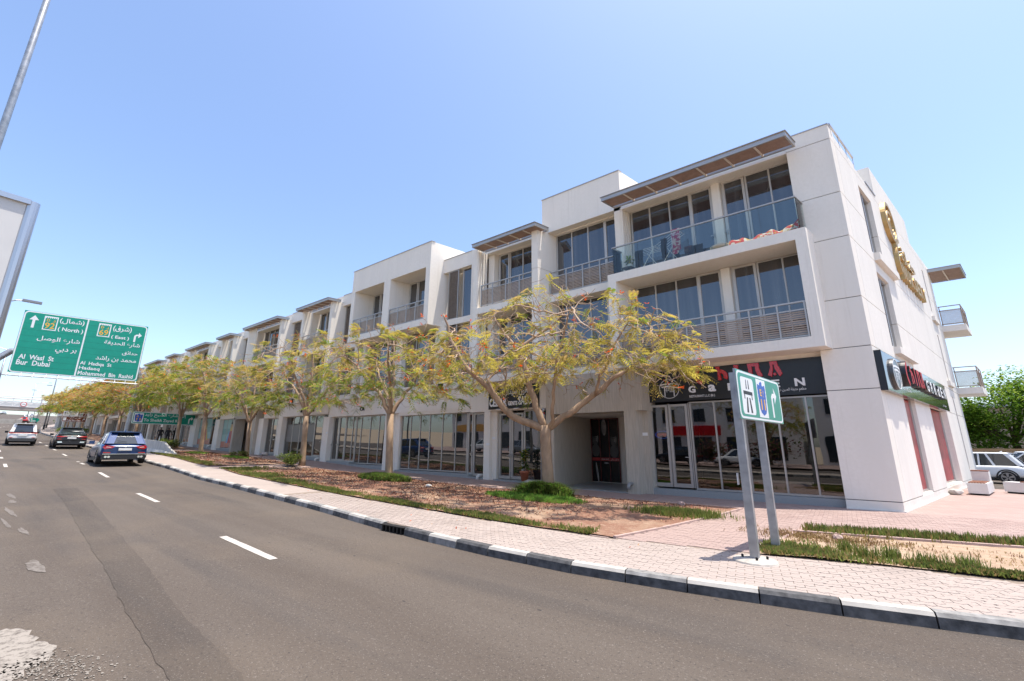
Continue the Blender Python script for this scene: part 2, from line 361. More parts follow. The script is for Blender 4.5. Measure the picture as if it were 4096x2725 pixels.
SX = np.array([a for a, b in SBP], float); SY = np.array([b for a, b in SBP], float)
def sb(x): return float(np.interp(x, SX, SY))
sidewalk = grid_sheet('sidewalk', [x for x in XS if x <= 16], lambda x: kerb_y(x) + .1, lambda x: sb(x), 2, -.012, PAVS, kind='structure')
plaza = grid_sheet('plaza_paving', [x for x in XS if x <= 16 and x > -190], lambda x: sb(x), lambda x: 29.0 if x > -60 else 32, 3, -.013, PAVP, kind='structure')
# the near part of the sidewalk: zigzag pavers laid one by one on a joint bed
grid_sheet('paver_bed', list(np.arange(2.6, -15.1, -.4)), lambda x: kerb_y(x) + .12, lambda x: sb(x) - .01, 2, -.008, JOINT, parent=sidewalk)
PL, PW = .225, .1125
def zig(x): 
    t = (x / PL) % 1.0
    return .018 * (abs(((t * 2) % 1.0) * 2 - 1) * 2 - 1)
def paver_outline():
    g = .004; xs = [g, PL * .25, PL * .5, PL * .75, PL - g]
    return [(x, zig(x) + g) for x in xs] + [(x, zig(x) + PW - g) for x in reversed(xs)]
OUT = paver_outline()
def paver_mesh_at(mb, x, y, rot, lift):
    c, s = math.cos(rot), math.sin(rot); z = zg(x) + lift; n = len(OUT); o = len(mb.v)
    for px, py in OUT:
        qx, qy = px - PL / 2, py - PW / 2; mb.v.append((x + qx * c - qy * s, y + qx * s + qy * c, z))
    for px, py in OUT:
        qx, qy = px - PL / 2, py - PW / 2; mb.v.append((x + qx * c - qy * s, y + qx * s + qy * c, z - .02))
    mb.f.append(tuple(o + i for i in range(n))); mb.m.append(0)
    for i in range(n): mb.f.append((o + i, o + n + i, o + n + (i + 1) % n, o + (i + 1) % n)); mb.m.append(0)
spots = []
arc = [(1.9, kerb_y(1.9))]
x = 1.9
while x > -14.6:
    d = (kerb_y(x + .05) - kerb_y(x - .05)) / .1; ang = math.atan(d)
    width = sb(x) - kerb_y(x) - .17
    nrow = int(width * math.cos(ang) / PW)
    for j in range(nrow):
        w = (j + .5) * PW; off = PL / 2 if j % 2 else 0.0
        spots.append((x - math.sin(ang) * w + off * math.cos(ang), kerb_y(x) + .165 + math.cos(ang) * w + off * math.sin(ang), ang))
    x -= PL * math.cos(ang)
spots.sort(key=lambda p: p[0] ** 2 + p[1] ** 2)
proto = MB(); n = len(OUT)
proto.v = [(px - PL / 2, py - PW / 2, 0) for px, py in OUT] + [(px - PL / 2, py - PW / 2, -.02) for px, py in OUT]
proto.f = [tuple(range(n))] + [(i, n + i, n + (i + 1) % n, (i + 1) % n) for i in range(n)]; proto.m = [0] * len(proto.f)
pav0 = None; rest = MB()
for i, (px, py, a) in enumerate(spots):
    lift = random.uniform(-.001, .003)
    if i < 300:
        if pav0 is None: pav0 = proto.build('paver', PAVER, sidewalk, off=(0, 0, 0)); o = pav0
        else: o = pav0.copy(); COL.objects.link(o)
        o.location = (px, py, zg(px) + lift); o.rotation_euler = (0, 0, a)
    else: paver_mesh_at(rest, px, py, a, lift)
rest.build('paver_field', PAVER, sidewalk, kind='stuff')
# pink plaza bricks near the corner
def in_poly(x, y, P):
    r = False; j = len(P) - 1
    for i in range(len(P)):
        if (P[i][1] > y) != (P[j][1] > y) and x < (P[j][0] - P[i][0]) * (y - P[i][1]) / (P[j][1] - P[i][1]) + P[i][0]: r = not r
        j = i
    return r
BED1 = [(-3.79, 8.31), (-3.3, 10.3), (-2.85, 12.6), (-2.6, 14.38), (-6.99, 14.31), (-12.3, 13.75), (-20.6, 14.3), (-25.0, 13.9), (-26.4, 11.5), (-26.7, 9.75), (-25.76, 9.48), (-13.43, 8.56), (-9.29, 8.43), (-5.54, 8.30)]
BEDR = [(-1.45, 8.60), (.3, 9.02), (1.7, 9.17), (3.5, 9.82), (6.5, 11.55), (6.2, 13.45), (2.44, 12.76), (-.91, 12.05), (-1.2, 10.2)]
plaza_bed = grid_sheet('brick_bed', list(np.arange(6.8, -5.6, -.4)), lambda x: sb(x) + .01, lambda x: 16.5, 2, -.010, JOINT, parent=plaza)
pb = []
for i in range(70):
    for j in range(88):
        bx = 6.6 - (i + (.5 if j % 2 else 0)) * .2; by = 8.3 + j * .1
        if bx < -5.4 or by > 16.4 or by < sb(bx) + .06: continue
        if in_poly(bx, by, BED1) or in_poly(bx, by, BEDR): continue
        if bx < -6.9 and by > 16.2: continue
        pb.append((bx, by))
pb.sort(key=lambda p: p[0] ** 2 + p[1] ** 2)
bp = MB(); bp.box(-.097, .097, -.047, .047, -.02, 0)
b0 = None; rest = MB()
for i, (bx, by) in enumerate(pb):
    l = random.uniform(-.002, .002)
    if i < 300:
        if b0 is None: b0 = bp.build('brick', PAVER2, plaza, off=(0, 0, 0)); o = b0
        else: o = b0.copy(); COL.objects.link(o)
        o.location = (bx, by, l)
    else: rest.box(bx - .097, bx + .097, by - .047, by + .047, -.02 + l, l)
rest.build('brick_field', PAVER2, plaza, kind='stuff')

# kerb stones, alternately black and white
kerb_root = thing('kerb', 'x', 'x'); del kerb_root['label']; del kerb_root['category']; kerb_root['kind'] = 'structure'
def kerb_stone(x0, x1, mats):
    mb = MB(); a = []
    for x in (x0, x1):
        y = kerb_y(x); d = (kerb_y(x + .05) - kerb_y(x - .05)) / .1; L = math.hypot(1, d); nx, ny = -d / L, 1 / L; z = zg(x)
        a.append([(x + nx * o, y + ny * o, z + h) for o, h in ((-.012, -.17), (0, -.035), (.028, .004), (.15, .006), (.15, -.17))])
    n = 5; mb.v = a[0] + a[1]
    for i in range(n):
        j = (i + 1) % n; mb.f.append((i, j, n + j, n + i)); mb.m.append(1 if i in (1, 2) else 0)
    mb.f += [tuple(range(n))[::-1], tuple(n + i for i in range(n))]; mb.m += [0, 0]
    return mb.build('kerb_stone', mats, kerb_root)
x = 15.5; k = 0
while x > -62:
    d = (kerb_y(x + .05) - kerb_y(x - .05)) / .1; step = .83 / math.hypot(1, d); x1 = x - step
    wht = k % 2 == 0
    face = (KD if x > -4.5 else (KG if wht else KD)); top = KW if wht else (KD if random.random() < .5 else KG)
    if abs((x + x1) / 2 + 8.5) > .42: kerb_stone(x - .008, x1 + .008, [face, top])
    else: GR = (x, x1)
    x = x1; k += 1
far = MB(); x = -62.0
while x > -400:
    x1 = x - 2.2; a = []
    for q in (x, x1):
        y = kerb_y(q); z = zg(q); a += [(q, y, z - .16), (q, y + .02, z + .004), (q, y + .16, z + .006), (q, y + .16, z - .16)]
    far.add(a, [(0, 1, 5, 4), (1, 2, 6, 5)], k % 2); k += 1; x = x1
far.build('kerb_run', [KG, KD], kerb_root, kind='stuff')
gx0, gx1 = GR
gr = thing('drain_grate', 'dark iron gully grate set into the striped kerb', 'drain grate', ((gx0 + gx1) / 2, kerb_y(gx0), zg(gx0)))
mb = MB(); mb.box(gx1 + .02, gx0 - .02, kerb_y(gx0) + .05, kerb_y(gx0) + .16, -.16, -.0); mb.box(gx1 + .01, gx0 - .01, kerb_y(gx0) - .01, kerb_y(gx0) + .15, -.01, .008); mb.build('frame', M('cast_iron', (.03, .028, .027), .6, .4), gr)
for i in range(6):
    bx = gx1 + .1 + i * (gx0 - gx1 - .2) / 5
    MB().box(bx - .02, bx + .02, kerb_y(gx0) - .012, kerb_y(gx0) + .05, -.15, -.01).build('bar', MATS['cast_iron'], gr)

# road paint, patches
def strip(name, pts, w, zoff, mat, parent, jag=0.0):
    mb = MB()
    P = []
    for i, (x, y) in enumerate(pts):
        a = pts[max(0, i - 1)]; b = pts[min(len(pts) - 1, i + 1)]; d = Vector((b[0] - a[0], b[1] - a[1])).normalized(); nrm = (-d.y, d.x)
        ww = w[i] if isinstance(w, (list, tuple)) else w
        j1, j2 = random.uniform(-jag, jag), random.uniform(-jag, jag)
        mb.v += [(x + nrm[0] * (ww / 2 + j1), y + nrm[1] * (ww / 2 + j1), zg(x) - .15 + zoff), (x - nrm[0] * (ww / 2 + j2), y - nrm[1] * (ww / 2 + j2), zg(x) - .15 + zoff)]
    for i in range(len(pts) - 1): mb.f.append((2 * i, 2 * i + 1, 2 * i + 3, 2 * i + 2)); mb.m.append(0)
    o = mb.build(name, mat, parent, fix=False)
    if o.data.polygons[0].normal.z < 0: o.data.flip_normals()
    return o
dash = [((-10.24, 3.92), (-7.79, 3.80)), ((-19.42, 4.60), (-16.66, 4.46)), ((-28.0, 5.05), (-25.85, 4.98)), ((-35.6, 5.36), (-33.07, 5.27)), ((-46.4, 6.09), (-44.0, 6.0)), ((-53.6, 6.36), (-51.5, 6.33)), ((-60.5, 6.61), (-58.5, 6.58)), ((-66.6, 6.8), (-64.6, 6.77))]
for x in np.arange(-75, -330, -8.5): dash.append(((x, kerb_y(x) - 2.7), (x + 2.4, kerb_y(x + 2.4) - 2.7)))
for x in np.arange(-34.6, -330, -8.6): dash.append(((x, kerb_y(x) - 5.5), (x + 2.2, kerb_y(x + 2.2) - 5.5)))
for a, b in dash:
    k = 10 if a[0] > -30 else 1
    strip('lane_dash', [(a[0] + (b[0] - a[0]) * i / k, a[1] + (b[1] - a[1]) * i / k) for i in range(k + 1)], .13, .006, PAINT, road, .006 if k > 1 else 0)
def dense(P, k):
    return [(a[0] + (b[0] - a[0]) * i / k, a[1] + (b[1] - a[1]) * i / k) for a, b in zip(P[:-1], P[1:]) for i in range(k)] + [P[-1]]
pp = [(-22.6, 3.25), (-18, 2.95), (-13, 2.5), (-9.3, 2.2), (-6.5, 1.9), (-4.3, 1.72), (-2.5, 1.5), (0, 1.2), (3, 1.0)]
pd = dense(pp, 12)
strip('asphalt_repair', pd, [.62 - .2 * min(1, i / 50) for i in range(len(pd))], .005, ASPHP, road, .014)
for x, w in ((-41.2, 2.2),): strip('asphalt_repair', [(x, 5.0), (x + w, 5.0)], 1.1, .004, ASPHP, road)
for x in (-68.5, -70.0, -71.5): strip('rumble_strip', [(x, .5), (x, kerb_y(x) - .3)], .35, .004, M('rumble', (.16, .12, .10), .9, 0, .2, 8), road)
def blob(name, cx, cy, rx, ry, n, jag, mat, parent, zoff=.006, seed=0):
    rr = random.Random(seed); mb = MB(); ph = [rr.uniform(0, 6.28) for _ in range(4)]
    for i in range(n):
        t = 2 * math.pi * i / n; r = 1 + .18 * math.sin(2 * t + ph[0]) + .12 * math.sin(3 * t + ph[1]) + .1 * math.sin(5 * t + ph[2]) + rr.uniform(-jag, jag)
        x = cx + rx * r * math.cos(t); y = cy + ry * r * math.sin(t); mb.v.append((x, y, zg(x) - .15 + zoff))
    mb.v.append((cx, cy, zg(cx) - .15 + zoff))
    mb.f = [(i, (i + 1) % n, n) for i in range(n)]; mb.m = [0] * n
    return mb.build(name, mat, parent, fix=False)
fl = MB(); rr = random.Random(5)
for i in range(420):
    t = abs(rr.gauss(0, .55)); x = -5.9 + t + rr.uniform(-.2, .1); y = .85 + t * .33 + rr.gauss(0, .13); s = rr.uniform(.004, .014)
    o = len(fl.v)
    for k2 in range(5): a = k2 * 1.2566 + rr.uniform(-.4, .4); fl.v.append((x + s * 1.5 * math.cos(a), y + s * math.sin(a), zg(x) - .15 + .006))
    fl.f.append(tuple(range(o, o + 5))); fl.m.append(0)
fl.build('paint_flecks', M('old_paint_chip', (.24, .21, .175), .85), road, fix=False, kind='stuff')
def worn(name, c, lo, hi):
    m, nt, b = _nodes(name); b.inputs['Roughness'].default_value = .85
    nt.links.new(mix_rgb(nt, (.10, .082, .066), c, ramp(nt, noise(nt, 16, 7, .75), [(lo, 0.0), (hi, 1.0)])), b.inputs['Base Color']); return m
OLDP = worn('old_paint', (.29, .255, .215), .36, .52)
blob('paint_stain', -6.35, .72, .75, .36, 60, .10, OLDP, road, seed=3)
PAINTF = worn('faded_paint', (.20, .175, .15), .42, .6)
blob('paint_stain', -10.0, 1.32, .42, .10, 30, .12, PAINTF, road, seed=8)
for i, (x, y, l, w) in enumerate([(-17.0, 1.55, 1.0, .05), (-15.0, 1.35, .7, .04), (-21.0, 1.85, .8, .06), (-13.6, 1.5, .5, .05), (-19.3, 1.75, .5, .06)]): blob('paint_stain', x, y, l, w, 26, .2, PAINTF, road, seed=20 + i)

# planting beds
def poly_sheet(name, P, zoff, mat, parent=None, **tags):
    bm = bmesh.new(); vs = [bm.verts.new((x, y, 0)) for x, y in P]; bm.faces.new(vs)
    bmesh.ops.triangulate(bm, faces=bm.faces[:])
    for _ in range(4): bmesh.ops.subdivide_edges(bm, edges=[e for e in bm.edges if e.calc_length() > .7], cuts=1, use_grid_fill=False); bmesh.ops.triangulate(bm, faces=bm.faces[:])
    for v in bm.verts: v.co.z = zg(v.co.x) + zoff + .018 * math.sin(v.co.x * 3.1) * math.sin(v.co.y * 2.7)
    bmesh.ops.recalc_face_normals(bm, faces=bm.faces[:])
    me = bpy.data.meshes.new(name); bm.to_mesh(me); bm.free(); me.materials.append(mat)
    if me.polygons[0].normal.z < 0: me.flip_normals()
    o = bpy.data.objects.new(name, me); COL.objects.link(o); LOC[o.name] = Vector((0, 0, 0))
    for k, v in tags.items(): o[k] = v
    return o
poly_sheet('planting_bed', BED1, .022, SOIL, kind='structure')
poly_sheet('planting_bed', BEDR, .022, SOILR, kind='structure')
def bed_strip(x0, x1, y1):
    xs = np.linspace(x0, x1, 16); P = [(x, sb(x) + .02) for x in xs] + [(x, y1(x)) for x in xs[::-1]]
    return P
BED2 = bed_strip(-28.0, -47.5, lambda x: 13.9 + (-28 - x) * .085)
poly_sheet('planting_bed', BED2, .022, SOIL, kind='structure')
BEDS3 = []
for a, b in ((-49.5, -66), (-68, -86), (-88, -106), (-108, -126), (-128, -148)):
    P = bed_strip(a, b, lambda x: 15.4 if x > -100 else (15.6 if x > -125 else 19.5)); BEDS3.append(P); poly_sheet('planting_bed', P, .022, SOIL, kind='structure')
EDGE = M('pink_edging', (.42, .30, .26), .85, 0, .15, 6)
def edging(pts, w=.07, hgt=.035):
    mb = MB()
    for a, b in zip(pts[:-1], pts[1:]):
        d = Vector((b[0] - a[0], b[1] - a[1])); L = d.length; d /= L; k = max(1, round(L / .9))
        for i in range(k):
            s, e = L * i / k + .004, L * (i + 1) / k - .004; n = Vector((-d.y, d.x)) * w / 2; c = []
            for z in (-.1, hgt):
                for t, sg in ((s, -1), (e, -1), (e, 1), (s, 1)):
                    q = Vector(a) + d * t + n * sg; c.append((q.x, q.y, zg(q.x) + z))
            mb.hexa(c)
    return mb.build('edging', EDGE, plaza)
edging(BED1[:4]); edging(BED1[3:8]); edging([BEDR[6], BEDR[7], BEDR[8], BEDR[0]]); edging([(-1.1, 11.13), (2.3, 11.92), (6.3, 12.75)], .09, .06)

# ------------------------------------------------------------------ terrace buildings.  u runs along the street, v into the block (skewed plan), z up
KS, Y0 = 0.2484, 16.675
def B(u, v, z): return (u + KS * v, Y0 + v, z)
def BXS(mb, u0, u1, v0, v1, z0, z1, m=0): return mb.box(u0, u1, v0, v1, z0, z1, m, T=B)
def bpart(name, boxes, mat, parent, **tags):
    mb = MB()
    for b in boxes: BXS(mb, *b)
    return mb.build(name, mat, parent, **tags)
def glazing(parent, segs, z0, z1, v, glass=None, frame=None, name='window', fw=.05, dw=.085, d=.08, sill=0.0):
    """segs: list of (u0, u1, kind) with kind 'w' (fixed pane) or 'd' (door leaf)"""
    glass = glass or GLASSU; frame = frame or ALUW
    runs = []
    for s in segs:
        if s[2] == 'w' and runs and runs[-1][0] == 'w' and abs(runs[-1][1][-1][1] - s[0]) < 1e-3: runs[-1][1].append(s)
        else: runs.append((s[2], [s]))
    for kind, ss in runs:
        a, b = ss[0][0], ss[-1][1]; mb = MB(); panes = []
        if kind == 'w':
            BXS(mb, a, b, v - d / 2, v + d / 2, z1 - fw, z1); BXS(mb, a, b, v - d / 2, v + d / 2, z0, z0 + fw * 1.3)
            us = [s[0] for s in ss] + [b]
            for i, q in enumerate(us):
                q0 = q if i == 0 else (q - fw if i == len(us) - 1 else q - fw / 2); BXS(mb, q0, q0 + fw, v - d / 2 - .003, v + d / 2 + .003, z0, z1)
            for s in ss: panes.append((s[0] + fw * .4, s[1] - fw * .4, z0 + fw, z1 - fw * .8))
            w = mb.build(name, frame, parent)
        else:
            BXS(mb, a, b, v - d / 2 - .02, v + d / 2, z1 - dw, z1); BXS(mb, a, b, v - d / 2 - .02, v + d / 2, z0, z0 + dw * 1.6)
            for q in (a, b - dw): BXS(mb, q, q + dw, v - d / 2 - .023, v + d / 2 + .003, z0, z1)
            g = .012
            BXS(mb, a - .05, a - g, v - .03, v + d / 2, z0, z1 + .03); BXS(mb, b + g, b + .05, v - .03, v + d / 2, z0, z1 + .03)
            panes.append((a + dw * .9, b - dw * .9, z0 + dw, z1 - dw))
            w = mb.build('door' if name == 'shop_window' else 'balcony_door', frame, parent)
            hm = MB(); hu = b - dw / 2 if ss[0][0] % 2 < 1 else a + dw / 2
            BXS(hm, hu - .012, hu + .012, v - .12, v - .06, z0 + 1.0, z0 + 1.16); BXS(hm, hu - .13, hu + .012, v - .13, v - .11, z0 + 1.07, z0 + 1.095); hm.build('handle', RAILM, w)
        for p0, p1, q0, q1 in panes: BXS(MB(), 0, 0, 0, 0, 0, 0); bpart('pane', [(p0, p1, v - .008, v + .008, q0, q1)], glass, w)
def segs(us, doors=()): return [(us[i], us[i + 1], 'd' if i in doors else 'w') for i in range(len(us) - 1)]
def railing(parent, u0, u1, v, z, posts, end0=True):
    mb = MB()
    BXS(mb, u0, u1, v - .035, v + .035, z + 1.15, z + 1.2); BXS(mb, u0, u1, v - .02, v + .02, z + .9, z + .94); BXS(mb, u0, u1, v - .02, v + .02, z + .03, z + .07)
    for p in posts: BXS(mb, p - .022, p + .022, v - .045, v - .0, z, z + 1.15)
    r = mb.build('balcony_railing', RAILM, parent)
    sm = MB()
    for i in range(11):
        q = z + .10 + i * .073
        BXS(sm, u0 + .02, u1 - .02, v + .024, v + .044, q, q + .047)
    sm.build('slat', SLATG, r, kind='stuff')
    return r
JOIST = M('pale_joist', (.66, .60, .53), .5)
def canopy(parent, u0, u1, v0, v1, z0, step=.85, coarse=False):
    mb = MB(); h = .17
    BXS(mb, u0, u1, v0, v0 + .06, z0, z0 + h); BXS(mb, u0, u1, v1 - .06, v1, z0, z0 + h); BXS(mb, u0, u0 + .06, v0 + .06, v1 - .06, z0, z0 + h - .002); BXS(mb, u1 - .06, u1, v0 + .06, v1 - .06, z0, z0 + h - .002)
    BXS(mb, u0 - .03, u1 + .03, v0 - .04, v0 + .02, z0 + h, z0 + h + .025)
    BXS(mb, u1 - .02, u1 + .03, v0 + .02, v1, z0 + h, z0 + h + .025); BXS(mb, u0 - .03, u0 + .02, v0 + .02, v1, z0 + h, z0 + h + .025)
    k = max(1, round((u1 - u0) / step))
    c = mb.build('canopy', ALU, parent)
    for i in range(1, k): q = u0 + (u1 - u0) * i / k; bpart('joist', [(q - .028, q + .028, v0 + .06, v1 - .06, z0 - .005, z0 + .10)], JOIST, c)
    sm = MB(); pitch = .085 if not coarse else .17; n = int((v1 - v0 - .14) / pitch)
    for i in range(n):
        q = v0 + .07 + i * pitch; BXS(sm, u0 + .06, u1 - .06, q, q + pitch * .78, z0 + .03, z0 + .09)
    sm.build('slat', SLATB, c, kind='stuff')
    return c
def shutter(parent, u0, u1, v, z0, z1, coarse=False):
    mb = MB(); BXS(mb, u0, u0 + .045, v - .03, v + .03, z0, z1); BXS(mb, u1 - .045, u1, v - .03, v + .03, z0, z1); BXS(mb, u0 + .045, u1 - .045, v - .03, v + .03, z1 - .05, z1); BXS(mb, u0 + .045, u1 - .045, v - .03, v + .03, z0, z0 + .05)
    w = mb.build('louvre_shutter', ALU, parent); sm = MB(); p = .062 if not coarse else .12; n = int((z1 - z0 - .1) / p)
    for i in range(n):
        q = z0 + .06 + i * p
        sm.hexa([B(*c) for c in ((u0 + .045, v - .02, q), (u1 - .045, v - .02, q), (u1 - .045, v + .02, q + p * .3), (u0 + .045, v + .02, q + p * .3), (u0 + .045, v - .02, q + p * .35), (u1 - .045, v - .02, q + p * .35), (u1 - .045, v + .02, q + p * .7), (u0 + .045, v + .02, q + p * .7))])
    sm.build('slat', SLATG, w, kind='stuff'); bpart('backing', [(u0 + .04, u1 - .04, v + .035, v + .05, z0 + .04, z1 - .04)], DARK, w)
    return w
def ribs(parent, u0, u1, v0, z0, z1, side=False, n=7):
    mb = MB()
    if side:       # ribs on a face that looks along the street
        for i in range(n): q = v0 + i * .16; BXS(mb, u0, u1, q, q + .085, z0, z1)
    else:
        for i in range(n): q = u0 + (u1 - u0) * i / n; BXS(mb, q, q + (u1 - u0) / n * .6, v0, v0 + .07, z0, z1)
    return mb.build('ribbed_screen', WHITE, parent, kind='stuff')

# ---- corner building: restaurant block with framed balconies, entrance bay and canopy bay
CB = thing('corner_building', 'white three storey corner building with black restaurant fascia and glass balcony', 'building', B(-7, 0, 0))
# massing behind the facade
bpart('core', [(-15.5, .5, .72, 9.0, 4.8, 12.1), (-15.5, -11.3, 3.2, 9.0, 0, 4.8), (-6.0, .5, 6.4, 17.5, 0, 12.1), (-10.3, -6.0, 4.2, 9, 0, 4.8), (-15.5, .5, 9, 18.2, 0, 12.1), (-15.5, 1.05, .4, 18, 12.1, 12.3)], WHITE, CB)
# corner column in panels with open joints
JO = .012
zs = [0.0, .25, 3.46, 4.77, 6.36, 8.45, 10.05, 12.12, 12.68]
for a, b in zip(zs[:-1], zs[1:]):
    lo = a + (JO if a > 0 else 0); hi = b - (JO if b < 12.6 else 0)
    bpart('facade_panel', [(-.2, 1.082, 0, .55, lo, hi)], WHITE, CB)
bpart('joint_backing', [(-.17, 1.05, .03, .5, .1, 12.6)], M('dark_joint', (.16, .15, .14), .9), CB)  # dark grey backing that shows through the open panel joints
bpart('coping', [(-.22, 1.10, -.02, .25, 12.68, 12.72)], ALU, CB)
cop = MB(); cop.box(1.05, 1.11, .25, 3.05, 12.80, 12.86, T=B); [cop.box(1.07, 1.09, q, q + .02, 12.35, 12.80, T=B) for q in (.3, 1.2, 2.1, 3.0)]; cop.build('coping', ALU, CB)
# end face panels
Rv = .9705
cols = [(0.58, 3.1, []), (3.1, 4.95, [(.28, 3.46), (5.22, 8.02), (8.82, 11.62)]), (4.95, 8.05, []), (8.05, 12.5, [(.28, 3.46)]), (12.5, 15.75, []), (15.75, 16.15, [(.7, 4.4), (5.24, 7.78), (9.1, 11.6)]), (16.15, 18.9, [])]
for s0, s1, op in cols:
    v0, v1 = s0 * Rv, s1 * Rv
    tops = [0, .25, 3.46, 4.77, 6.36, 8.45, 10.05, 12.12] + ([12.5] if s0 < 3 else [12.35] if s0 < 6 else [12.5])
    for a, b in zip(tops[:-1], tops[1:]):
        cuts = [(a, b)]
        for c, d in op:
            nx = []
            for p, q in cuts:
                if d <= p or c >= q: nx.append((p, q)); continue
                if c > p + .02: nx.append((p, c))
                if d < q - .02: nx.append((d, q))
            cuts = nx
        for p, q in cuts:
            lo = p + (JO if p == a and a > 0 else 0); hi = q - (JO if q == b else 0)
            if hi - lo > .03: bpart('end_panel', [(.84, 1.082, v0 + .005, v1 - .005, lo, hi)], WHITE2, CB)
bpart('end_backing', [(.5, .76, .56, 18.34, .02, 12.3)], MATS['dark_joint'], CB)
bpart('plinth_bead', [(.5, 1.12, -.035, 18.3, -.06, .02), (-.2, .5, -.035, .3, -.06, .02)], WHITE2, CB)
bpart('roof_tower', [(-5, 1.07, 6.23 * Rv, 13.6 * Rv, 12.0, 13.85)], WHITE2, CB)
bpart('coping', [(.9, 1.11, 4.6 * Rv, 6.2 * Rv, 12.36, 12.42)], ALU, CB)
bpart('sill', [(1.0, 1.26, 3.25 * Rv, 6.4 * Rv, 8.5, 8.8)], WHITE2, CB); bpart('sill', [(1.0, 1.26, 3.25 * Rv, 6.4 * Rv, 4.95, 5.2)], WHITE2, CB)
bpart('sill', [(1.0, 1.2, 15.3 * Rv, 16.9 * Rv, 8.5, 8.75)], WHITE2, CB); bpart('sill', [(1.0, 1.2, 15.3 * Rv, 16.9 * Rv, 4.94, 5.2)], WHITE2, CB)
for z0, z1 in ((.7, 4.4), (5.24, 7.78), (9.1, 11.6)): w = bpart('window', [(.9, .95, 15.75 * Rv, 15.81 * Rv, z0, z1), (.9, .95, 16.09 * Rv, 16.15 * Rv, z0, z1)], ALU, CB); bpart('pane', [(.88, .9, 15.75 * Rv, 16.15 * Rv, z0, z1)], GLASSU, w)
for z0, z1 in ((8.84, 11.6), (5.24, 8.0)):
    w = bpart('window', [(.93, .99, 3.12 * Rv, 3.2 * Rv, z0, z1), (.93, .99, 3.95 * Rv, 4.03 * Rv, z0, z1), (.93, .99, 3.12 * Rv, 4.93 * Rv, z1 - .06, z1)], ALU, CB); bpart('pane', [(.91, .93, 3.12 * Rv, 4.93 * Rv, z0, z1)], GLASSU, w)
    sm = MB()
    for i in range(40): q = z0 + .05 + i * (z1 - z0 - .1) / 40; BXS(sm, .94, .98, 3.2 * Rv, 3.95 * Rv, q, q + .035)
    sm.build('slat', M('dark_brown_slat', (.12, .085, .07), .5), w, kind='stuff')
REDP = M('red_poster', (.34, .035, .04), .35, 0, .3, 3); BRNP = M('sepia_print', (.22, .12, .08), .35, 0, .6, 2.2); 
for s0, s1, ub in ((3.12, 4.93, .93), (8.07, 12.48, .82)):
    w = bpart('shop_window', [(ub, ub + .05, s0 * Rv, s0 * Rv + .06, .3, 3.46), (ub, ub + .05, s1 * Rv - .06, s1 * Rv, .3, 3.46), (ub, ub + .05, (s0 * .72 + s1 * .28) * Rv - .03, (s0 * .72 + s1 * .28) * Rv + .03, .3, 3.46), (ub, ub + .05, s0 * Rv, s1 * Rv, .29, .36)], ALU, CB)
    L = (s1 - s0) * Rv
    bpart('poster', [(ub - .02, ub, s0 * Rv + .04, s1 * Rv - .04, .34, 3.42)], REDP, w)
    for q in (0.06, .3):
        mb = MB(); pts = [(.10 * math.cos(t) * L, .95 * math.sin(t)) for t in np.linspace(0, 2 * math.pi, 20, endpoint=False)]
        mb.poly(pts, lambda x, y, d, c=(s0 * Rv + L * (q + .1)): B(ub + .002 + d, c + x, 1.75 + y), 0, .002); mb.build('print', BRNP, w)
    bpart('sill', [(ub - .2, 1.06, s0 * Rv, s1 * Rv, .02, .29)], WHITE2, CB)
# end balconies and rear canopy
bpart('rear_wing', [(-6, .7, 18.2, 22, 0, 12.1)], WHITE2, CB)
for z in (5.12, 8.8):
    bpart('balcony_slab', [(.6, 2.1, 18.2, 20.5, z - .36, z)], WHITE2, CB)
    mb = MB()
    for h in (1.15, .9, .05): BXS(mb, 1.1, 2.05, 18.22, 18.26, z + h, z + h + .05); BXS(mb, 2.02, 2.06, 18.26, 20.45, z + h, z + h + .05)
    for u, v in ((1.12, 18.22), (2.02, 18.22), (2.02, 19.3), (2.02, 20.42)): BXS(mb, u, u + .045, v, v + .045, z, z + 1.15)
    r = mb.build('balcony_railing', SLATG, CB); sm = MB()
    for i in range(15): q = z + .12 + i * .053; BXS(sm, 1.15, 2.02, 18.27, 18.29, q, q + .03); BXS(sm, 2.0, 2.02, 18.3, 20.4, q, q + .03)
    sm.build('slat', SLATG, r, kind='stuff')
canopy(CB, .95, 2.5, 17.6, 20.2, 12.05)
# framed double-height loggia over the restaurant
bpart('balcony_frame', [(-6.87, .14, -.68, .56, 8.43, 8.80), (-6.87, .14, -.68, .56, 4.77, 5.12), (-6.87, -6.52, -.68, .56, 5.12, 8.43), (-.18, .14, -.68, 0.0, 5.12, 8.43)], WHITE, CB)
bpart('roof_band', [(-6.87, -.21, -.0, .62, 12.08, 12.66)], WHITE, CB)
bpart('coping', [(-6.87, -.23, -.03, .2, 12.66, 12.70)], ALU, CB)
U = [-6.43, -5.58, -4.73, -3.88, -3.02]
for z0, z1 in ((5.12, 8.41), (8.80, 12.08)):
    glazing(CB, segs(U, (3,)), z0, z1, .57); glazing(CB, [(-2.62, -1.83, 'd'), (-1.80, -.99, 'w'), (-.99, -.2, 'w')], z0, z1, .57)
    bpart('pier', [(-2.98, -2.68, .42, .62, z0, z1)], WHITE, CB)
bpart('pier', [(-6.87, -6.58, -.0, .6, 8.8, 12.24)], WHITE, CB); ribs(CB, -6.58, -6.50, .02, 8.8, 12.2, True, 4)
railing(CB, -6.50, -.2, -.62, 5.12, [-6.45, -5.75, -4.76, -3.89, -2.84, -1.82, -.99, -.23])
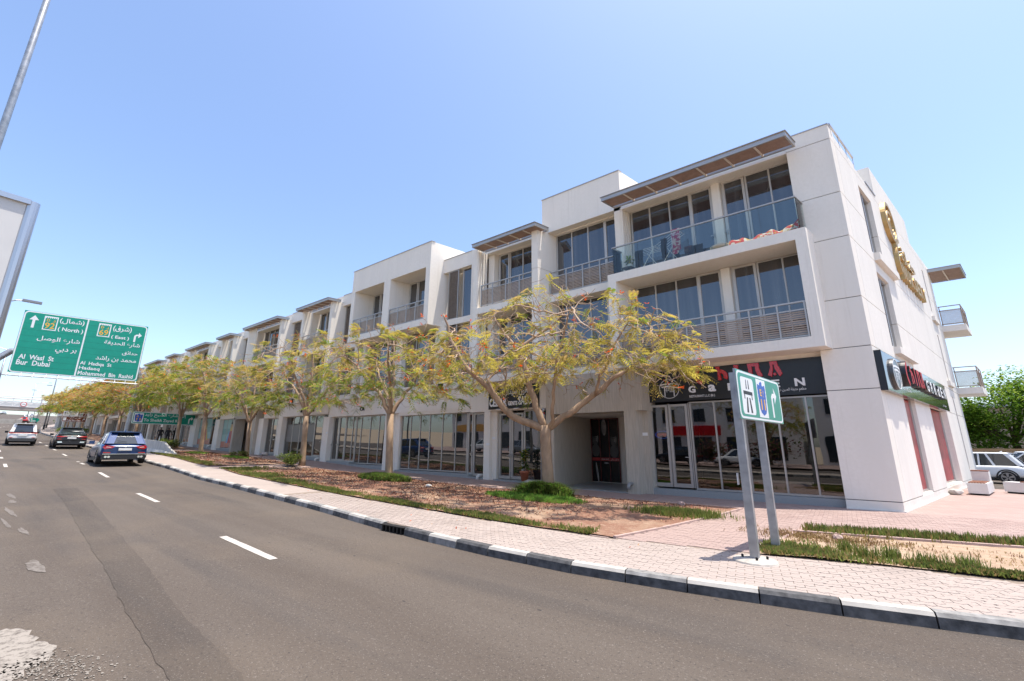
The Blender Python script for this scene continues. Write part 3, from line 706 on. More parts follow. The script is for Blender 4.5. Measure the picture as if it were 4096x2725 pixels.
# glass balustrade
gb = MB(); BXS(gb, -6.62, .02, -.69, -.63, 9.95, 10.0); BXS(gb, -6.62, -6.57, -.63, -.05, 9.95, 9.995); BXS(gb, -.03, .02, -.63, -.0, 9.95, 9.995)
bal = gb.build('glass_balustrade', RAILM, CB)
for i in range(6): a = -6.6 + i * 1.1; bpart('pane', [(a + .01, a + 1.09, -.668, -.652, 8.8, 9.95)], GLASSB, bal)
bpart('pane', [(-6.605, -6.59, -.64, -.05, 8.8, 9.95)], GLASSB, bal); bpart('pane', [(-.01, .005, -.64, -.02, 8.8, 9.95)], GLASSB, bal)
canopy(CB, -6.66, .17, -1.17, -.28, 12.05, .98)
# bay over the entrance
bpart('parapet_box', [(-10.75, -6.54, 0, 4.2, 12.15, 14.08)], WHITE, CB); bpart('coping', [(-10.78, -6.52, -.03, .2, 14.08, 14.12)], ALU, CB)
V2 = [-10.38, -9.50, -8.61, -7.74, -6.9]
for z0, z1 in ((5.12, 8.43), (8.80, 12.13)): glazing(CB, segs(V2, (3,)), z0, z1, .58)
bpart('balcony_slab', [(-10.45, -6.87, 0, .6, 8.45, 8.80)], WHITE, CB); bpart('balcony_slab', [(-10.45, -6.87, 0, .6, 4.77, 5.12)], WHITE, CB)
for z in (5.12, 8.8): railing(CB, -10.36, -6.9, .06, z, [-10.33, -9.45, -8.58, -7.71])
# pier and canopy bay
for a, b in ((4.77, 6.3), (6.32, 10.08), (10.10, 12.22)): bpart('pier', [(-10.78, -10.42, -.68, .62, a, b)], WHITE, CB)
canopy(CB, -14.2, -10.12, -1.17, -.28, 12.05)
bpart('roof_band', [(-15.5, -10.8, .0, .62, 12.12, 12.66)], WHITE, CB)
bpart('balcony_slab', [(-14.32, -10.78, -.69, .6, 8.42, 8.76)], WHITE, CB); bpart('balcony_slab', [(-14.32, -10.78, -.69, .6, 4.77, 5.12)], WHITE, CB)
for z0, z1 in ((5.12, 8.42), (8.78, 12.1)):
    railing(CB, -14.02, -10.8, -.66, z0, [-14.0, -13.23, -12.37, -11.51])
    glazing(CB, [(-14.08, -13.36, 'd'), (-13.33, -12.47, 'w'), (-12.47, -11.6, 'w'), (-11.6, -10.8, 'w')], z0, z1, .57)
    shutter(CB, -15.1, -14.6, .5, z0, z1); bpart('pier', [(-14.6, -14.2, .3, .62, z0, z1)], WHITE, CB)
bpart('fin', [(-15.5, -15.15, -.05, .62, 4.77, 12.64), (-14.6, -14.33, -.68, -.45, 4.77, 12.14)], WHITE, CB); ribs(CB, -14.33, -14.28, -.66, 5.12, 12.05, True, 4)
# ground floor: restaurant front
plinthA = bpart('plinth', [(-6.05, -.2, .17, .6, -.1, .21)], GRAN, CB)
glazing(CB, [(-6.1, -5.40, 'd'), (-5.36, -4.66, 'd')], .27, 3.32, .42, GLASSC, ALU, 'shop_window')
glazing(CB, [(-4.58, -3.72, 'w'), (-3.72, -2.76, 'w'), (-2.76, -1.75, 'w'), (-1.75, -.91, 'w'), (-.91, -.2, 'w')], .22, 3.38, .42, GLASSC, ALU, 'shop_window')
bpart('jamb', [(-6.42, -6.2, .2, .6, 0, 3.4)], WHITE, CB); bpart('soffit', [(-6.3, -.2, .3, .7, 4.6, 4.77)], WHITE, CB)
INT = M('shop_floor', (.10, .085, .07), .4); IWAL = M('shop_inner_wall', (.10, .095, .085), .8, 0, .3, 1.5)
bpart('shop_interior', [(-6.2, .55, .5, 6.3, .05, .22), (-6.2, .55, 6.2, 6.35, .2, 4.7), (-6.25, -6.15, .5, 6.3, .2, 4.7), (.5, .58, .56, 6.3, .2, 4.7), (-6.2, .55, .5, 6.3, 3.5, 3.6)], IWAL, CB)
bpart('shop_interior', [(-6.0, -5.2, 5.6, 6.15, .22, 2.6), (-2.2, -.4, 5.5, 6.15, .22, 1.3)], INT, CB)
# travertine entrance
bpart('entrance_portal', [(-10.42, -6.0, -.27, .62, 3.1, 4.76), (-6.76, -6.27, -.27, .5, -.02, 3.1), (-6.27, -6.03, .1, .6, -.02, 3.1), (-6.3, -6.0, .6, 3.6, 0, 3.1)], TRAV, CB)
MB().box(-10.5, -10.09, 16.4, 20.2, -.05, 3.099).build('entrance_side_wall', TRAV, CB)
MB().box(-10.09, -6.6, 16.42, 20.2, -.1, .04).build('entrance_floor', M('grey_tile', (.27, .275, .27), .35, 0, .12, 3), CB); MB().box(-10.09, -6.0, 17.3, 20.2, 3.1, 3.2).build('entrance_ceiling', WHITE, CB)
MB().box(-10.09, -5.0, 20.0, 20.2, .04, 3.1).build('entrance_wall', WHITE, CB)
po = MB().box(-10.06, -8.62, 19.93, 19.97, .08, 3.08).build('poster_screen', M('black_print', (.008, .008, .009), .25), CB)
FR = M('red_frame', (.11, .02, .018), .4); GRYP = M('grey_print', (.20, .20, .20), .4, 0, .5, 3); LITP = M('light_print', (.42, .41, .39), .4)
mb = MB()
for q in (-10.08, -9.62, -9.13, -8.63): mb.box(q, q + .04, 19.89, 19.93, .08, 3.08)
mb.box(-10.04, -8.63, 19.9, 19.925, 3.03, 3.08); mb.build('frame', FR, po, kind='stuff')
MB().box(-10.03, -8.64, 19.912, 19.926, 1.05, 1.2).build('red_band', M('red_strip', (.34, .03, .03), .4), po)
def ell(cx, cz, rx, rz, y, mat, par, rot=0):
    mb = MB(); pts = []
    for t in np.linspace(0, 2 * math.pi, 18, endpoint=False): x, z = rx * math.cos(t), rz * math.sin(t); pts.append((x * math.cos(rot) - z * math.sin(rot), x * math.sin(rot) + z * math.cos(rot)))
    mb.poly(pts, lambda x, z, d: (cx + x, y - d, cz + z), 0, .002); return mb.build('print', mat, par)
GRYD = M('dim_print', (.07, .07, .07), .4)
for cx, cz in ((-9.84, 2.1), (-8.88, 2.05)):
    ell(cx, cz - .55, .22, .3, 19.922, GRYD, po); ell(cx, cz, .15, .29, 19.921, GRYP, po); ell(cx - .07, cz - .02, .09, .26, 19.918, GRYD, po); ell(cx, cz + .24, .17, .13, 19.915, MATS['black_print'], po); ell(cx, cz - .2, .12, .1, 19.915, GRYD, po); ell(cx + .01, cz + .06, .1, .015, 19.912, MATS['black_print'], po)
ell(-9.37, 2.65, .13, .4, 19.922, GRYP, po); ell(-9.8, .5, .04, .5, 19.922, LITP, po, .12); ell(-9.3, .95, .12, .04, 19.908, GRYP, po)
def onwall(u0, z0, v, s=1.0): return lambda x, y, d: B(u0 + x * s, v - d, z0 + y * s)
text_mb(arabic('صالون رجالي'), .12, lambda x, y, d: (x, 19.909 - d, 1.09 + y), .002, fit=(-9.07, -8.66)).build('lettering', LITP, po); text_mb('CEDAR GENTS', .1, lambda x, y, d: (x, 19.909 - d, 1.09 + y), .002, .02, fit=(-9.56, -9.15)).build('lettering', LITP, po)
# salon and neighbouring shop
bpart('fascia_wall', [(-15.5, -10.42, .15, .7, 3.42, 4.77)], WHITE, CB)
bpart('column', [(-14.5, -14.12, .12, .6, 0, 3.42), (-14.12, -13.86, .3, .6, 0, 3.42)], WHITE, CB)
bpart('plinth', [(-13.86, -10.42, .12, .6, -.1, .16)], GRAN, CB); bpart('plinth', [(-15.5, -14.5, .12, .6, -.1, .2)], GRAN, CB)
glazing(CB, [(-13.75, -13.03, 'd'), (-12.99, -12.3, 'd')], .19, 3.3, .42, GLASSS, ALU, 'shop_window'); glazing(CB, [(-12.24, -11.3, 'w'), (-11.3, -10.46, 'w')], .16, 3.4, .42, GLASSS, ALU, 'shop_window')
glazing(CB, [(-15.48, -14.53, 'd')], .22, 3.4, .42, GLASSS, ALU, 'shop_window')

# ---- block with the boxed twin balconies
C1 = thing('terrace_building', 'white terrace block with two box framed balconies and tall blank parapet', 'building', B(-21, 0, .25))
bpart('core', [(-26.1, -15.52, .72, 9, 4.8, 12.1), (-26.1, -15.52, 2, 9, 0, 4.8)], WHITE, C1)
bpart('upper_box', [(-25.95, -17.92, -.825, 3.2, 12.1, 13.68), (-25.95, -17.92, -.825, .62, 8.5, 8.88), (-25.95, -25.58, -.825, .62, 8.88, 12.1), (-22.31, -21.65, -.825, .62, 8.88, 12.1), (-18.3, -17.92, -.825, .62, 8.88, 12.1)], WHITE, C1)
bpart('coping', [(-26.0, -17.88, -.86, -.6, 13.68, 13.72)], ALU, C1)
for a, b, po_ in ((-25.55, -22.33, (-24.72, -23.91, -23.1)), (-21.63, -18.3, (-20.75, -19.93, -19.11))):
    railing(C1, a, b, -.76, 8.88, [a + .03, *po_])
    glazing(C1, [(a + .05, a + .85, 'd'), (a + .9, a + 1.7, 'w'), (a + 1.7, a + 2.5, 'w'), (a + 2.5, b, 'w')], 8.9, 12.1, .5)
bpart('roof_band', [(-17.92, -15.5, .05, .62, 11.82, 12.66)], WHITE, C1); bpart('coping', [(-17.9, -15.5, .02, .2, 12.66, 12.70)], ALU, C1)
for z0, z1 in ((5.12, 8.5), (8.8, 11.82)):
    shutter(C1, -17.5, -16.68, .12, z0, z1); glazing(C1, [(-16.5, -15.52, 'w')], z0, z1, .3); bpart('slab_band', [(-17.92, -15.5, .05, .62, z0 - .35, z0)], WHITE, C1)
bpart('pier', [(-17.92, -17.52, .05, .62, 4.77, 8.5)], WHITE, C1)
for a, b in ((-25.52, -25.2), (-21.9, -21.3), (-18.3, -17.6)): bpart('pier', [(a, b, .02, .62, 5.12, 8.5)], WHITE, C1)
shutter(C1, -25.15, -24.2, .3, 5.12, 8.4); glazing(C1, [(-24.15, -22.9, 'w')], 5.12, 8.4, .4); shutter(C1, -22.85, -21.95, .3, 5.12, 8.4)
shutter(C1, -21.25, -20.3, .3, 5.12, 8.4); glazing(C1, [(-20.25, -19.3, 'w')], 5.12, 8.4, .4); shutter(C1, -19.25, -18.35, .3, 5.12, 8.4)
bpart('fascia_wall', [(-26.1, -15.5, .12, .7, 3.62, 4.77), (-21.4, -15.5, .15, .65, 3.46, 3.62)], WHITE, C1); bpart('slab_band', [(-26.1, -17.92, -.02, .62, 4.77, 5.12)], WHITE, C1)
glazing(C1, segs([-21.36, -20.53, -19.7, -18.88, -17.84, -16.82, -15.94]), .36, 3.48, .42, GLASSS, ALU, 'shop_window'); glazing(C1, [(-15.88, -15.52, 'd')], .25, 3.42, .42, GLASSS, ALU, 'shop_window')
bpart('column', [(-22.5, -21.9, .05, .6, 0, 3.63), (-21.9, -21.4, .28, .6, 0, 3.6)], WHITE, C1)
bpart('plinth', [(-21.4, -15.5, .12, .6, -.1, .33)], GRAN, C1); bpart('plinth', [(-26.1, -22.5, .12, .6, -.1, .52)], GRAN, C1)
glazing(C1, segs([-26.08, -25.52, -24.53, -23.6, -22.52]), .55, 3.6, .42, GLASSS, ALU, 'shop_window')

# ---- rows further along: canopy bays and recessed bays alternate
def upper_bay(par, u0, u1, kind, zf2=8.78, zf1=5.12, fine=True):
    """kind: 'canopy' = balconies between fins under a canopy, 'wall' = recessed wall with shutter and window"""
    if kind == 'canopy':
        canopy(par, u0 - .1, u1 + .25, -1.17, -.28, 12.05, .85, not fine)
        bpart('fin', [(u1 - .33, u1, -.69, .62, zf1 - .35, 12.16)], WHITE, par); bpart('fin', [(u0, u0 + .3, -.69, -.2, 4.77, 12.1)], WHITE, par)
        for z0, z1 in ((zf1, zf2 - .35), (zf2, 12.1)):
            bpart('balcony_slab', [(u0, u1 - .33, -.69, .6, z0 - .34, z0)], WHITE, par)
            w = u1 - .35 - u0 - .3; k = max(2, round(w / .95)); us = [u0 + .3 + w * i / k for i in range(k + 1)]
            glazing(par, segs(us, (0,)), z0, z1, .57)
            rr = u0 + .3
            if u1 - u0 > 5: rr = u0 + 1.6; ribs(par, u0 + .3, rr, -.68, z0, z1 - .05, n=9)
            railing(par, rr + .02, u1 - .36, -.64, z0, [rr + .05, (rr + u1) / 2 - .18])
        bpart('roof_band', [(u0, u1, 0, .62, 12.1, 12.66)], WHITE, par)
    else:
        bpart('roof_band', [(u0, u1, .02, .62, 11.85, 12.68)], WHITE, par); bpart('coping', [(u0, u1, -.01, .2, 12.68, 12.72)], ALU, par)
        for z0, z1 in ((zf1, zf2 - .35), (zf2, 11.85)):
            bpart('slab_band', [(u0, u1, .02, .62, z0 - .35, z0)], WHITE, par)
            w = u1 - u0; shutter(par, u0 + .1, u0 + w * .36, .25, z0, z1, not fine); glazing(par, [(u0 + w * .4, u0 + w * .68, 'w'), (u0 + w * .68, u1 - .45, 'w')], z0, z1, .35)
            bpart('pier', [(u1 - .42, u1, .03, .62, z0, z1)], WHITE, par)
C2 = thing('terrace_building', 'white terrace block over the cake cafe, canopies behind the third tree', 'building', B(-35, 0, .8))
bpart('core', [(-44.6, -26.12, .72, 9, 4.8, 12.1), (-44.6, -26.12, 2.5, 9, 0, 4.8)], WHITE, C2)
upper_bay(C2, -28.6, -26.12, 'wall'); upper_bay(C2, -33.0, -28.6, 'canopy'); upper_bay(C2, -36.4, -33.0, 'wall'); upper_bay(C2, -42.9, -36.4, 'canopy'); upper_bay(C2, -44.6, -42.9, 'wall')
def shopfront(par, us, ztop, zbot, cols, doors=(), mat=None, band=4.77, coarse=False):
    bpart('fascia_wall', [(us[0] - .3, us[-1] + .3, .14, .7, ztop, band)], WHITE, par)
    glazing(par, segs(us, doors), zbot, ztop, .42, mat or GLASSS, ALU, 'shop_window'); bpart('plinth', [(us[0], us[-1], .12, .6, zbot - .8, zbot)], GRAN, par)
    for a, b in cols: bpart('column', [(a, b, .05, .6, zbot - .8, ztop + .01)], WHITE, par)
shopfront(C2, [-28.85, -28.13, -27.27, -26.5, -26.12], 3.66, .66, [(-29.6, -28.88)], (0, 1))
shopfront(C2, [-35.8, -34.7, -33.6, -32.5, -31.4, -30.2, -29.62], 3.9, .88, [(-36.5, -35.82)], (4,))
shopfront(C2, [-39.1, -38.2, -37.3, -36.52], 3.88, 1.0, [(-40.0, -39.12)], (1, 2))
bpart('entrance_portal', [(-41.2, -40.0, -.2, .6, 0, 3.95), (-44.6, -44.25, -.2, .6, 0, 4.1), (-44.6, -40.0, -.2, .6, 3.95, 4.77), (-44.25, -41.2, 2.2, 2.4, 0, 4)], TRAV, C2); bpart('entrance_floor', [(-44.25, -41.2, -.2, 2.2, .3, .95)], MATS['grey_tile'], C2)
bw = bpart('window_film', [(-35.6, -31.3, .395, .41, 1.95, 3.3)], M('smoke_film', (.16, .155, .15), .3), C2)
text_mb('Better Bakes', .6, onwall(0, 2.35, .392), .002, fit=(-35.3, -30.6, 2.2, 3.05)).build('lettering', DARK, bw); text_mb('Gluten-Free Bakery & Cafe', .25, onwall(0, 1.6, .392), .002, fit=(-35.0, -31.6, 1.55, 1.82)).build('lettering', DARK, bw)
# teal poster shop and the blocks beyond
TEAL = M('teal_print', (.30, .47, .43), .35); TEAL2 = M('teal_print_dark', (.20, .36, .33), .35); CORAL = M('coral_print', (.55, .22, .15), .35); REDD = M('red_dress_print', (.45, .03, .04), .35); YEL = M('yellow_print', (.62, .42, .06), .35); SKIN = M('skin_print', (.38, .22, .15), .4); BLUP = M('blue_print', (.16, .34, .55), .4)
bp_ = []
lab = ['terrace block over the teal poster shop beside the brown entrance', 'terrace block behind the green Sheikh Zayed road sign', 'terrace block just beyond the road sign gantry post', 'terrace block above the orange blossomed trees midway down the row', 'terrace block second from the far end of the row', 'last and smallest terrace block at the far end of the row']
starts = [-44.62, -60.9, -77.2, -93.5, -109.8, -126.1]
for i, s in enumerate(starts):
    g = zg(s - 8); T = thing('terrace_building', 'white ' + lab[i], 'building', B(s - 8, 0, g), group='white terrace blocks along the road'); e = s - 16.28
    bpart('core', [(e, s, .72, 9, 4.9, 12.1), (e, s, 1.2, 9, 0, 4.9)], WHITE, T)
    f = i < 2; zf1 = max(5.12, g + 3.1); zf2 = zf1 + (12.1 - zf1) * .524; bd = zf1 - .35
    for a, b, kd in ((s - 1.4, s, 'wall'), (s - 4.6, s - 1.4, 'canopy'), (s - 7.7, s - 4.6, 'wall'), (s - 13.7, s - 7.7, 'canopy'), (e, s - 13.7, 'wall')): upper_bay(T, a, b, kd, zf2, zf1, f)
    if i == 0:
        shopfront(T, [-48.6, -47.6, -46.6, -45.6, -44.64], 4.1, 1.35, [(-49.7, -48.62)]); shopfront(T, [-54.9, -53.8, -52.7, -51.6, -50.6, -49.72], 4.4, 1.65, [(-56.5, -54.92)]); shopfront(T, [-60.6, -59.5, -58.4, -57.4, -56.52], 4.5, 1.9, [(-60.9, -60.6)])
        for a, b, z0, z1 in ((-48.6, -44.7, 1.45, 4.05), (-54.9, -51.5, 1.75, 4.3)):
            ps = bpart('window_poster', [(a, b, .40, .412, z0, z1)], TEAL, T)
            bpart('print', [(a, b, .392, .398, z0, z0 + .55)], CORAL, ps); bpart('print', [(a, b, .392, .398, z0 + 1.2, z0 + 1.75)], TEAL2, ps)
            c = (a + b) / 2 + .1; zc = z0 + .4
            MB().poly([(-.45, 0), (.45, 0), (.3, .9), (.22, 1.25), (-.22, 1.25), (-.3, .9)], onwall(c, zc, .389), 0, .002).build('print', REDD, ps)
            MB().poly([(-.9, 0), (-.5, 0), (-.32, 1.05), (-.42, 1.2)], onwall(c, zc, .388), 0, .002).build('print', BLUP, ps); MB().poly([(.9, 0), (.5, 0), (.32, 1.05), (.42, 1.2)], onwall(c, zc, .388), 0, .002).build('print', YEL, ps)
            MB().poly([(-.26, 1.1), (.26, 1.1), (.2, 1.7), (0, 1.95), (-.2, 1.7)], onwall(c, zc, .387), 0, .002).build('print', YEL, ps); MB().poly([(-.13, 1.45), (.13, 1.45), (.12, 1.75), (-.12, 1.75)], onwall(c, zc, .385), 0, .002).build('print', SKIN, ps); MB().poly([(-.16, 1.75), (.16, 1.75), (.1, 2.0), (-.1, 2.0)], onwall(c, zc, .384), 0, .002).build('print', DARK, ps)
    else:
        for a, b in ((s - 5.2, s - .1), (s - 10.6, s - 6.0), (e + .5, s - 11.3)):
            gz = zg(b) + .15; top = min(gz + 2.75, bd - .1)
            k = max(3, round((b - a) / 1.15)); shopfront(T, [a + (b - a) * q / k for q in range(k + 1)], top, gz, [(a - .75, a)], (1,), band=bd)
        bpart('entrance_portal', [(e, e + .5, -.25, .6, g - 1, bd), (e + .5, e + .9, -.25, 1.3, g - 1, bd)], TRAV, T)

# ------------------------------------------------------------------ shop signs
REDL = M('red_acrylic', (.50, .012, .02), .18, 0, .1, 5, coat=.5); WHL = M('white_lettering', (.80, .80, .79), .4); BLKP = M('black_fascia', (.016, .017, .02), .28, 0, .1, 4); GOLD = M('brushed_gold', (.46, .31, .13), .5, .7, .1, 5); SILV = M('silver_edge', (.5, .48, .45), .3, .8)
GLOSSB = M('glossy_black_panel', (.045, .048, .05), .08, 0, 0, ior=1.9)
def arcp(cx, cy, r0, r1, a0, a1, n=14):
    A = np.linspace(math.radians(a0), math.radians(a1), n)
    return [(cx + r1 * math.cos(t), cy + r1 * math.sin(t)) for t in A] + [(cx + r0 * math.cos(t), cy + r0 * math.sin(t)) for t in A[::-1]]
# brush-like capital letters of the restaurant name (unit box about 1 x 1.3)
GLY = {'C': [arcp(.95, .62, .62, .98, 110, 250, 16)],
       'H': [[(.05, 1.3), (.42, 1.3), (.38, 1.0), (.5, .0), (.2, 0), (.22, .85), (-.05, .85), (-.02, 1.02), (.12, 1.05)], arcp(.42, .35, .32, .66, -30, 95, 12)],
       'I': [[(.1, 1.3), (.5, 1.3), (.48, .7), (.55, 0), (.2, 0), (.22, .7)]],
       'N': [[(.05, 1.3), (1.0, 1.3), (1.02, .75), (1.25, .12), (.95, -.1), (.72, .5), (.68, 1.0), (.42, 1.0), (.4, .4), (.36, -.05), (.06, .02), (.12, .7)]],
       'A': [[(.22, 1.3), (.82, 1.3), (.86, .95), (1.15, .18), (.92, -.08), (.6, .62), (.56, 1.0), (.46, 1.0), (.44, .55), (.3, -.06), (0, .1), (.26, .8)], [(.42, .22), (.62, .28), (.68, .1), (.5, .02)]]}
fs = thing('fascia_sign', 'black restaurant fascia board with red and white raised letters above the shopfront', 'shop sign', B(-3.2, .3, 3.4))
bpart('board', [(-6.28, -.215, .26, .34, 3.42, 4.62)], BLKP, fs)
def letters(defs, par, T0, wid, hgt, mat, depth=.07):
    for ch, x in defs:
        mb = MB()
        for pl in GLY[ch]: mb.poly([(p[0] * wid, p[1] * hgt / 1.3) for p in pl], lambda a, b, d: T0(x + a, b, d), 0, depth)
        mb.build('letter', [mat], par)
letters([('C', -4.20), ('H', -3.46), ('I', -2.88), ('N', -2.42), ('A', -1.80)], fs, lambda a, b, d: B(a, .235 - d, 4.09 + b), .37, .5, REDL, .05)
for ch, a, b in (('G', -4.47, -4.23), ('A', -3.77, -3.52), ('R', -3.11, -2.86), ('D', -2.42, -2.16), ('E', -1.75, -1.51), ('N', -1.08, -.80)):
    text_mb({'A': 'a'}.get(ch, ch), .3, onwall(0, 3.70, .255), .04, .03, fit=(a, b, 0, .26)).build('letter', WHL, fs)
text_mb('RESTAURANT L.L.C (Br.)', .12, onwall(0, 3.53, .257), .003, .012, fit=(-4.47, -3.58)).build('lettering', WHL, fs)
text_mb(arabic('مطعم حديقة الصين ش.ذ.م.م (فرع)'), .13, onwall(0, 3.57, .257), .003, fit=(-1.98, -.80)).build('lettering', WHL, fs)
def emblem(par, T0, r):
    mb = MB(); mb.poly(arcp(0, 0, r * .955, r, 0, 359.9, 40), T0, 0, .006)
    for z, w in ((.36, .85), (.12, .7)): mb.poly([(-w * r, z * r), (-w * r * 1.12, (z + .12) * r), (-.3 * r * w, (z + .2) * r), (.3 * r * w, (z + .2) * r), (w * r * 1.12, (z + .12) * r), (w * r, z * r), (.5 * r * w, (z + .06) * r), (-.5 * r * w, (z + .06) * r)], T0, .001, .006)
    for q in (-.5, .42): mb.box(0, 0, 0, 0, 0, 0) if False else mb.poly([(q * r, -.78 * r), ((q + .08) * r, -.78 * r), ((q + .08) * r, .3 * r), (q * r, .3 * r)], T0, .001, .006)
    text_mb('中国', .5 * r, lambda x, y, d: T0(x - .5 * r, y - .32 * r, d), .002, mb=mb)
    return mb.build('emblem', WHL, par)
emblem(fs, lambda x, y, d: B(-5.2 + x, .257 - d, 3.92 + y), .38)
ENDN = Vector((.97, -.241, 0))
ss = thing('fascia_sign', 'long black side sign with deep letters on the sunlit end wall', 'shop sign', B(1.1, 5, 3.4))
bpart('board', [(1.085, 1.25, .1 * Rv, 12.05 * Rv, 3.4, 4.6)], GLOSSB, ss)
bpart('end_cap', [(1.083, 1.256, .06 * Rv, .1 * Rv, 3.39, 4.61)], BLKP, ss)
def onend(s0, z0, u): return lambda x, y, d: B(u + d, (s0 + x) * Rv, z0 + y)
for ch, s in zip('CHINA', (2.55, 3.25, 3.95, 4.45, 5.1)):
    mb = MB()
    for pl in GLY[ch]: mb.poly([(p[0] * .5, p[1] * .47) for p in pl], onend(s, 3.88, 1.25), .002, .12)
    o = mb.build('letter', [BLKP, M('red_face', (.42, .03, .035), .7)], ss); 
    for p in o.data.polygons:
        if p.normal.dot(ENDN) > .9: p.material_index = 1
for ch, s in zip('GaRdEN', (6.1, 6.9, 7.7, 8.5, 9.3, 10.1)):
    o = text_mb(ch,   .5, onend(0, 3.85, 1.252), .12, .03, fit=(s, s + .5, 0, .46)).build('letter', [BLKP, WHL], ss)
    for p in o.data.polygons:
        if p.normal.dot(ENDN) > .9: p.material_index = 1
MB().poly(arcp(0, 0, 0, .5, 0, 359, 36)[:36], onend(1.35, 4.0, 1.25), .002, .07).build('emblem_disc', M('dark_disc', (.10, .10, .10), .3, .6), ss)
emblem(ss, onend(1.35, 4.0, 1.325), .48)
text_mb('RESTAURANT L.L.C (Br.)', .12, onend(2.3, 3.6, 1.252), .003, .01).build('lettering', WHL, ss); text_mb(arabic('مطعم حديقة الصين'), .13, onend(10.2, 3.55, 1.252), .003).build('lettering', WHL, ss)
gs = thing('wall_sign', 'gold channel letter sign with ringed logo high on the end wall', 'shop sign', B(1.1, 9, 8.8))
for r0, r1, a0, a1, dz in ((.78, .95, 20, 380, 0), (.5, .64, 60, 330, -.08), (.24, .36, 90, 330, -.16)):
    MB().poly(arcp(0, dz, r0, r1, a0, a1, 40), onend(7.55, 11.55, 1.085), .0, .16).build('ring', GOLD, gs)
MB().poly(arcp(.95, .55, 1.0, 1.18, 100, 215, 26), onend(7.75, 9.3, 1.085), 0, .16).build('arc', GOLD, gs)
MB().poly([(0, 0), (.16, 0), (.16, .85), (0, .85)], onend(7.65, 9.85, 1.085), 0, .16).build('arc', GOLD, gs)
for i, ch in enumerate('NURSERY'): text_mb(ch, .6, onend(0, 8.98, 1.085), .16, .03, fit=(8.0 + i * .78, 8.6 + i * .78, 0, .72)).build('letter', GOLD, gs)
text_mb(arabic('حضانة'), 1.0, onend(0, 9.95, 1.085), .14, .02, fit=(8.6, 11.6, 0, .8)).build('letter', GOLD, gs)
sg = thing('fascia_sign', 'black salon fascia with white block letters behind the nearest tree', 'shop sign', B(-12.6, .1, 3.5))
bpart('board', [(-14.12, -11.14, .02, .14, 3.5, 4.62)], BLKP, sg)
text_mb('CEDAR', .45, onwall(0, 3.62, .018), .02, .035, fit=(-14.05, -12.95, 0, .42)).build('lettering', WHL, sg); text_mb('GENTS', .25, onwall(0, 3.64, .018), .02, .03, fit=(-12.86, -12.3, 0, .2)).build('lettering', WHL, sg); text_mb('SALON', .45, onwall(0, 3.64, .018), .02, .035, fit=(-12.24, -11.2, 0, .42)).build('lettering', WHL, sg)
text_mb(arabic('صالون سيدار للرجال'), .4, onwall(0, 4.2, .018), .015, .01, fit=(-13.9, -11.4)).build('lettering', WHL, sg)
for q in (-13.6, -12.5): bpart('lamp', [(q, q + .28, -.02, .06, 3.47, 3.5)], WHL, sg)
tg = tag(text_mb('CR', .3, onwall(0, 3.95, .12), .03, .03, fit=(-25.4, -24.85)).build('wall_lettering', DARK), 'small dark shop letters on the white band over the second tree', 'shop sign')
tg = tag(text_mb('BETTER BAKES', .3, onwall(0, 4.15, .12), .03, .02, fit=(-33.2, -31.2)).build('wall_lettering', DARK), 'thin dark cafe letters on the white band above its glass front', 'shop sign')
mb = MB()
for i, u in enumerate((-41.9, -41.7, -41.5, -41.3, -40.95, -40.8, -40.5, -40.3, -40.1)): BXS(mb, u, u + .13, -.225, -.2, 4.2, 4.42 + .03 * (i % 2))
tag(mb.build('wall_lettering', DARK), 'small dark letters on the brown entrance lintel between cafe and teal shop', 'shop sign')
# barber pole lamp
bpz = thing('barber_pole', 'barber pole lamp striped red white and blue beside the salon window', 'barber pole', B(-10.9, 0, 2.5))
bpart('bracket', [(-10.98, -10.62, .14, .18, 2.45, 3.3), (-10.94, -10.66, -.08, .14, 2.45, 2.5), (-10.94, -10.66, -.08, .14, 3.22, 3.28), (-10.68, -10.64, -.06, .14, 2.5, 3.22)], BLKP, bpz)
cx, cy, _ = B(-10.8, .02, 0)
MB().lathe([(.02, 3.42), (.09, 3.38), (.11, 3.27), (.12, 3.22)], 12, (cx, cy, 0)).build('cap', SILV, bpz, smooth=True); MB().lathe([(.12, 2.56), (.11, 2.5), (.07, 2.42)], 12, (cx, cy, 0)).build('cap', SILV, bpz, smooth=True)
mbs = MB(); n = 24
for j in range(24):
    for k in range(n):
        o = len(mbs.v)
        for jj, kk in ((j, k), (j, k + 1), (j + 1, k + 1), (j + 1, k)): t = 2 * math.pi * kk / n; mbs.v.append((cx + .105 * math.cos(t), cy + .105 * math.sin(t), 2.56 + .66 * jj / 24))
        mbs.f.append((o, o + 1, o + 2, o + 3)); q = (j * 1.35 + k) % 24; mbs.m.append(0 if q < 6 else (1 if q < 12 else (2 if q < 18 else 1)))
mbs.build('striped_cylinder', [REDL, WHL, M('blue_stripe', (.03, .08, .40), .3)], bpz, fix=False)
# neon OPEN sign
ns = thing('neon_sign', 'small neon open sign inside the restaurant door glass', 'neon sign', B(-5.75, .5, 2.1))
def emit(name, col, st):
    m, nt, b = _nodes(name); b.inputs['Base Color'].default_value = (*col, 1); b.inputs['Emission Color'].default_value = (*col, 1); b.inputs['Emission Strength'].default_value = st; return m
text_mb('OPEN', .16, onwall(0, 2.12, .5), .004, .01, fit=(-5.95, -5.52)).build('lettering', emit('neon_red', (1, .12, .05), 1.2), ns)
MB().poly(arcp(0, 0, .13, .145, 0, 359.9, 30), lambda x, y, d: B(-5.735 + x * 1.9, .5 - d, 2.18 + y), 0, .004).build('tube', emit('neon_blue', (.1, .2, 1), 1.4), ns)
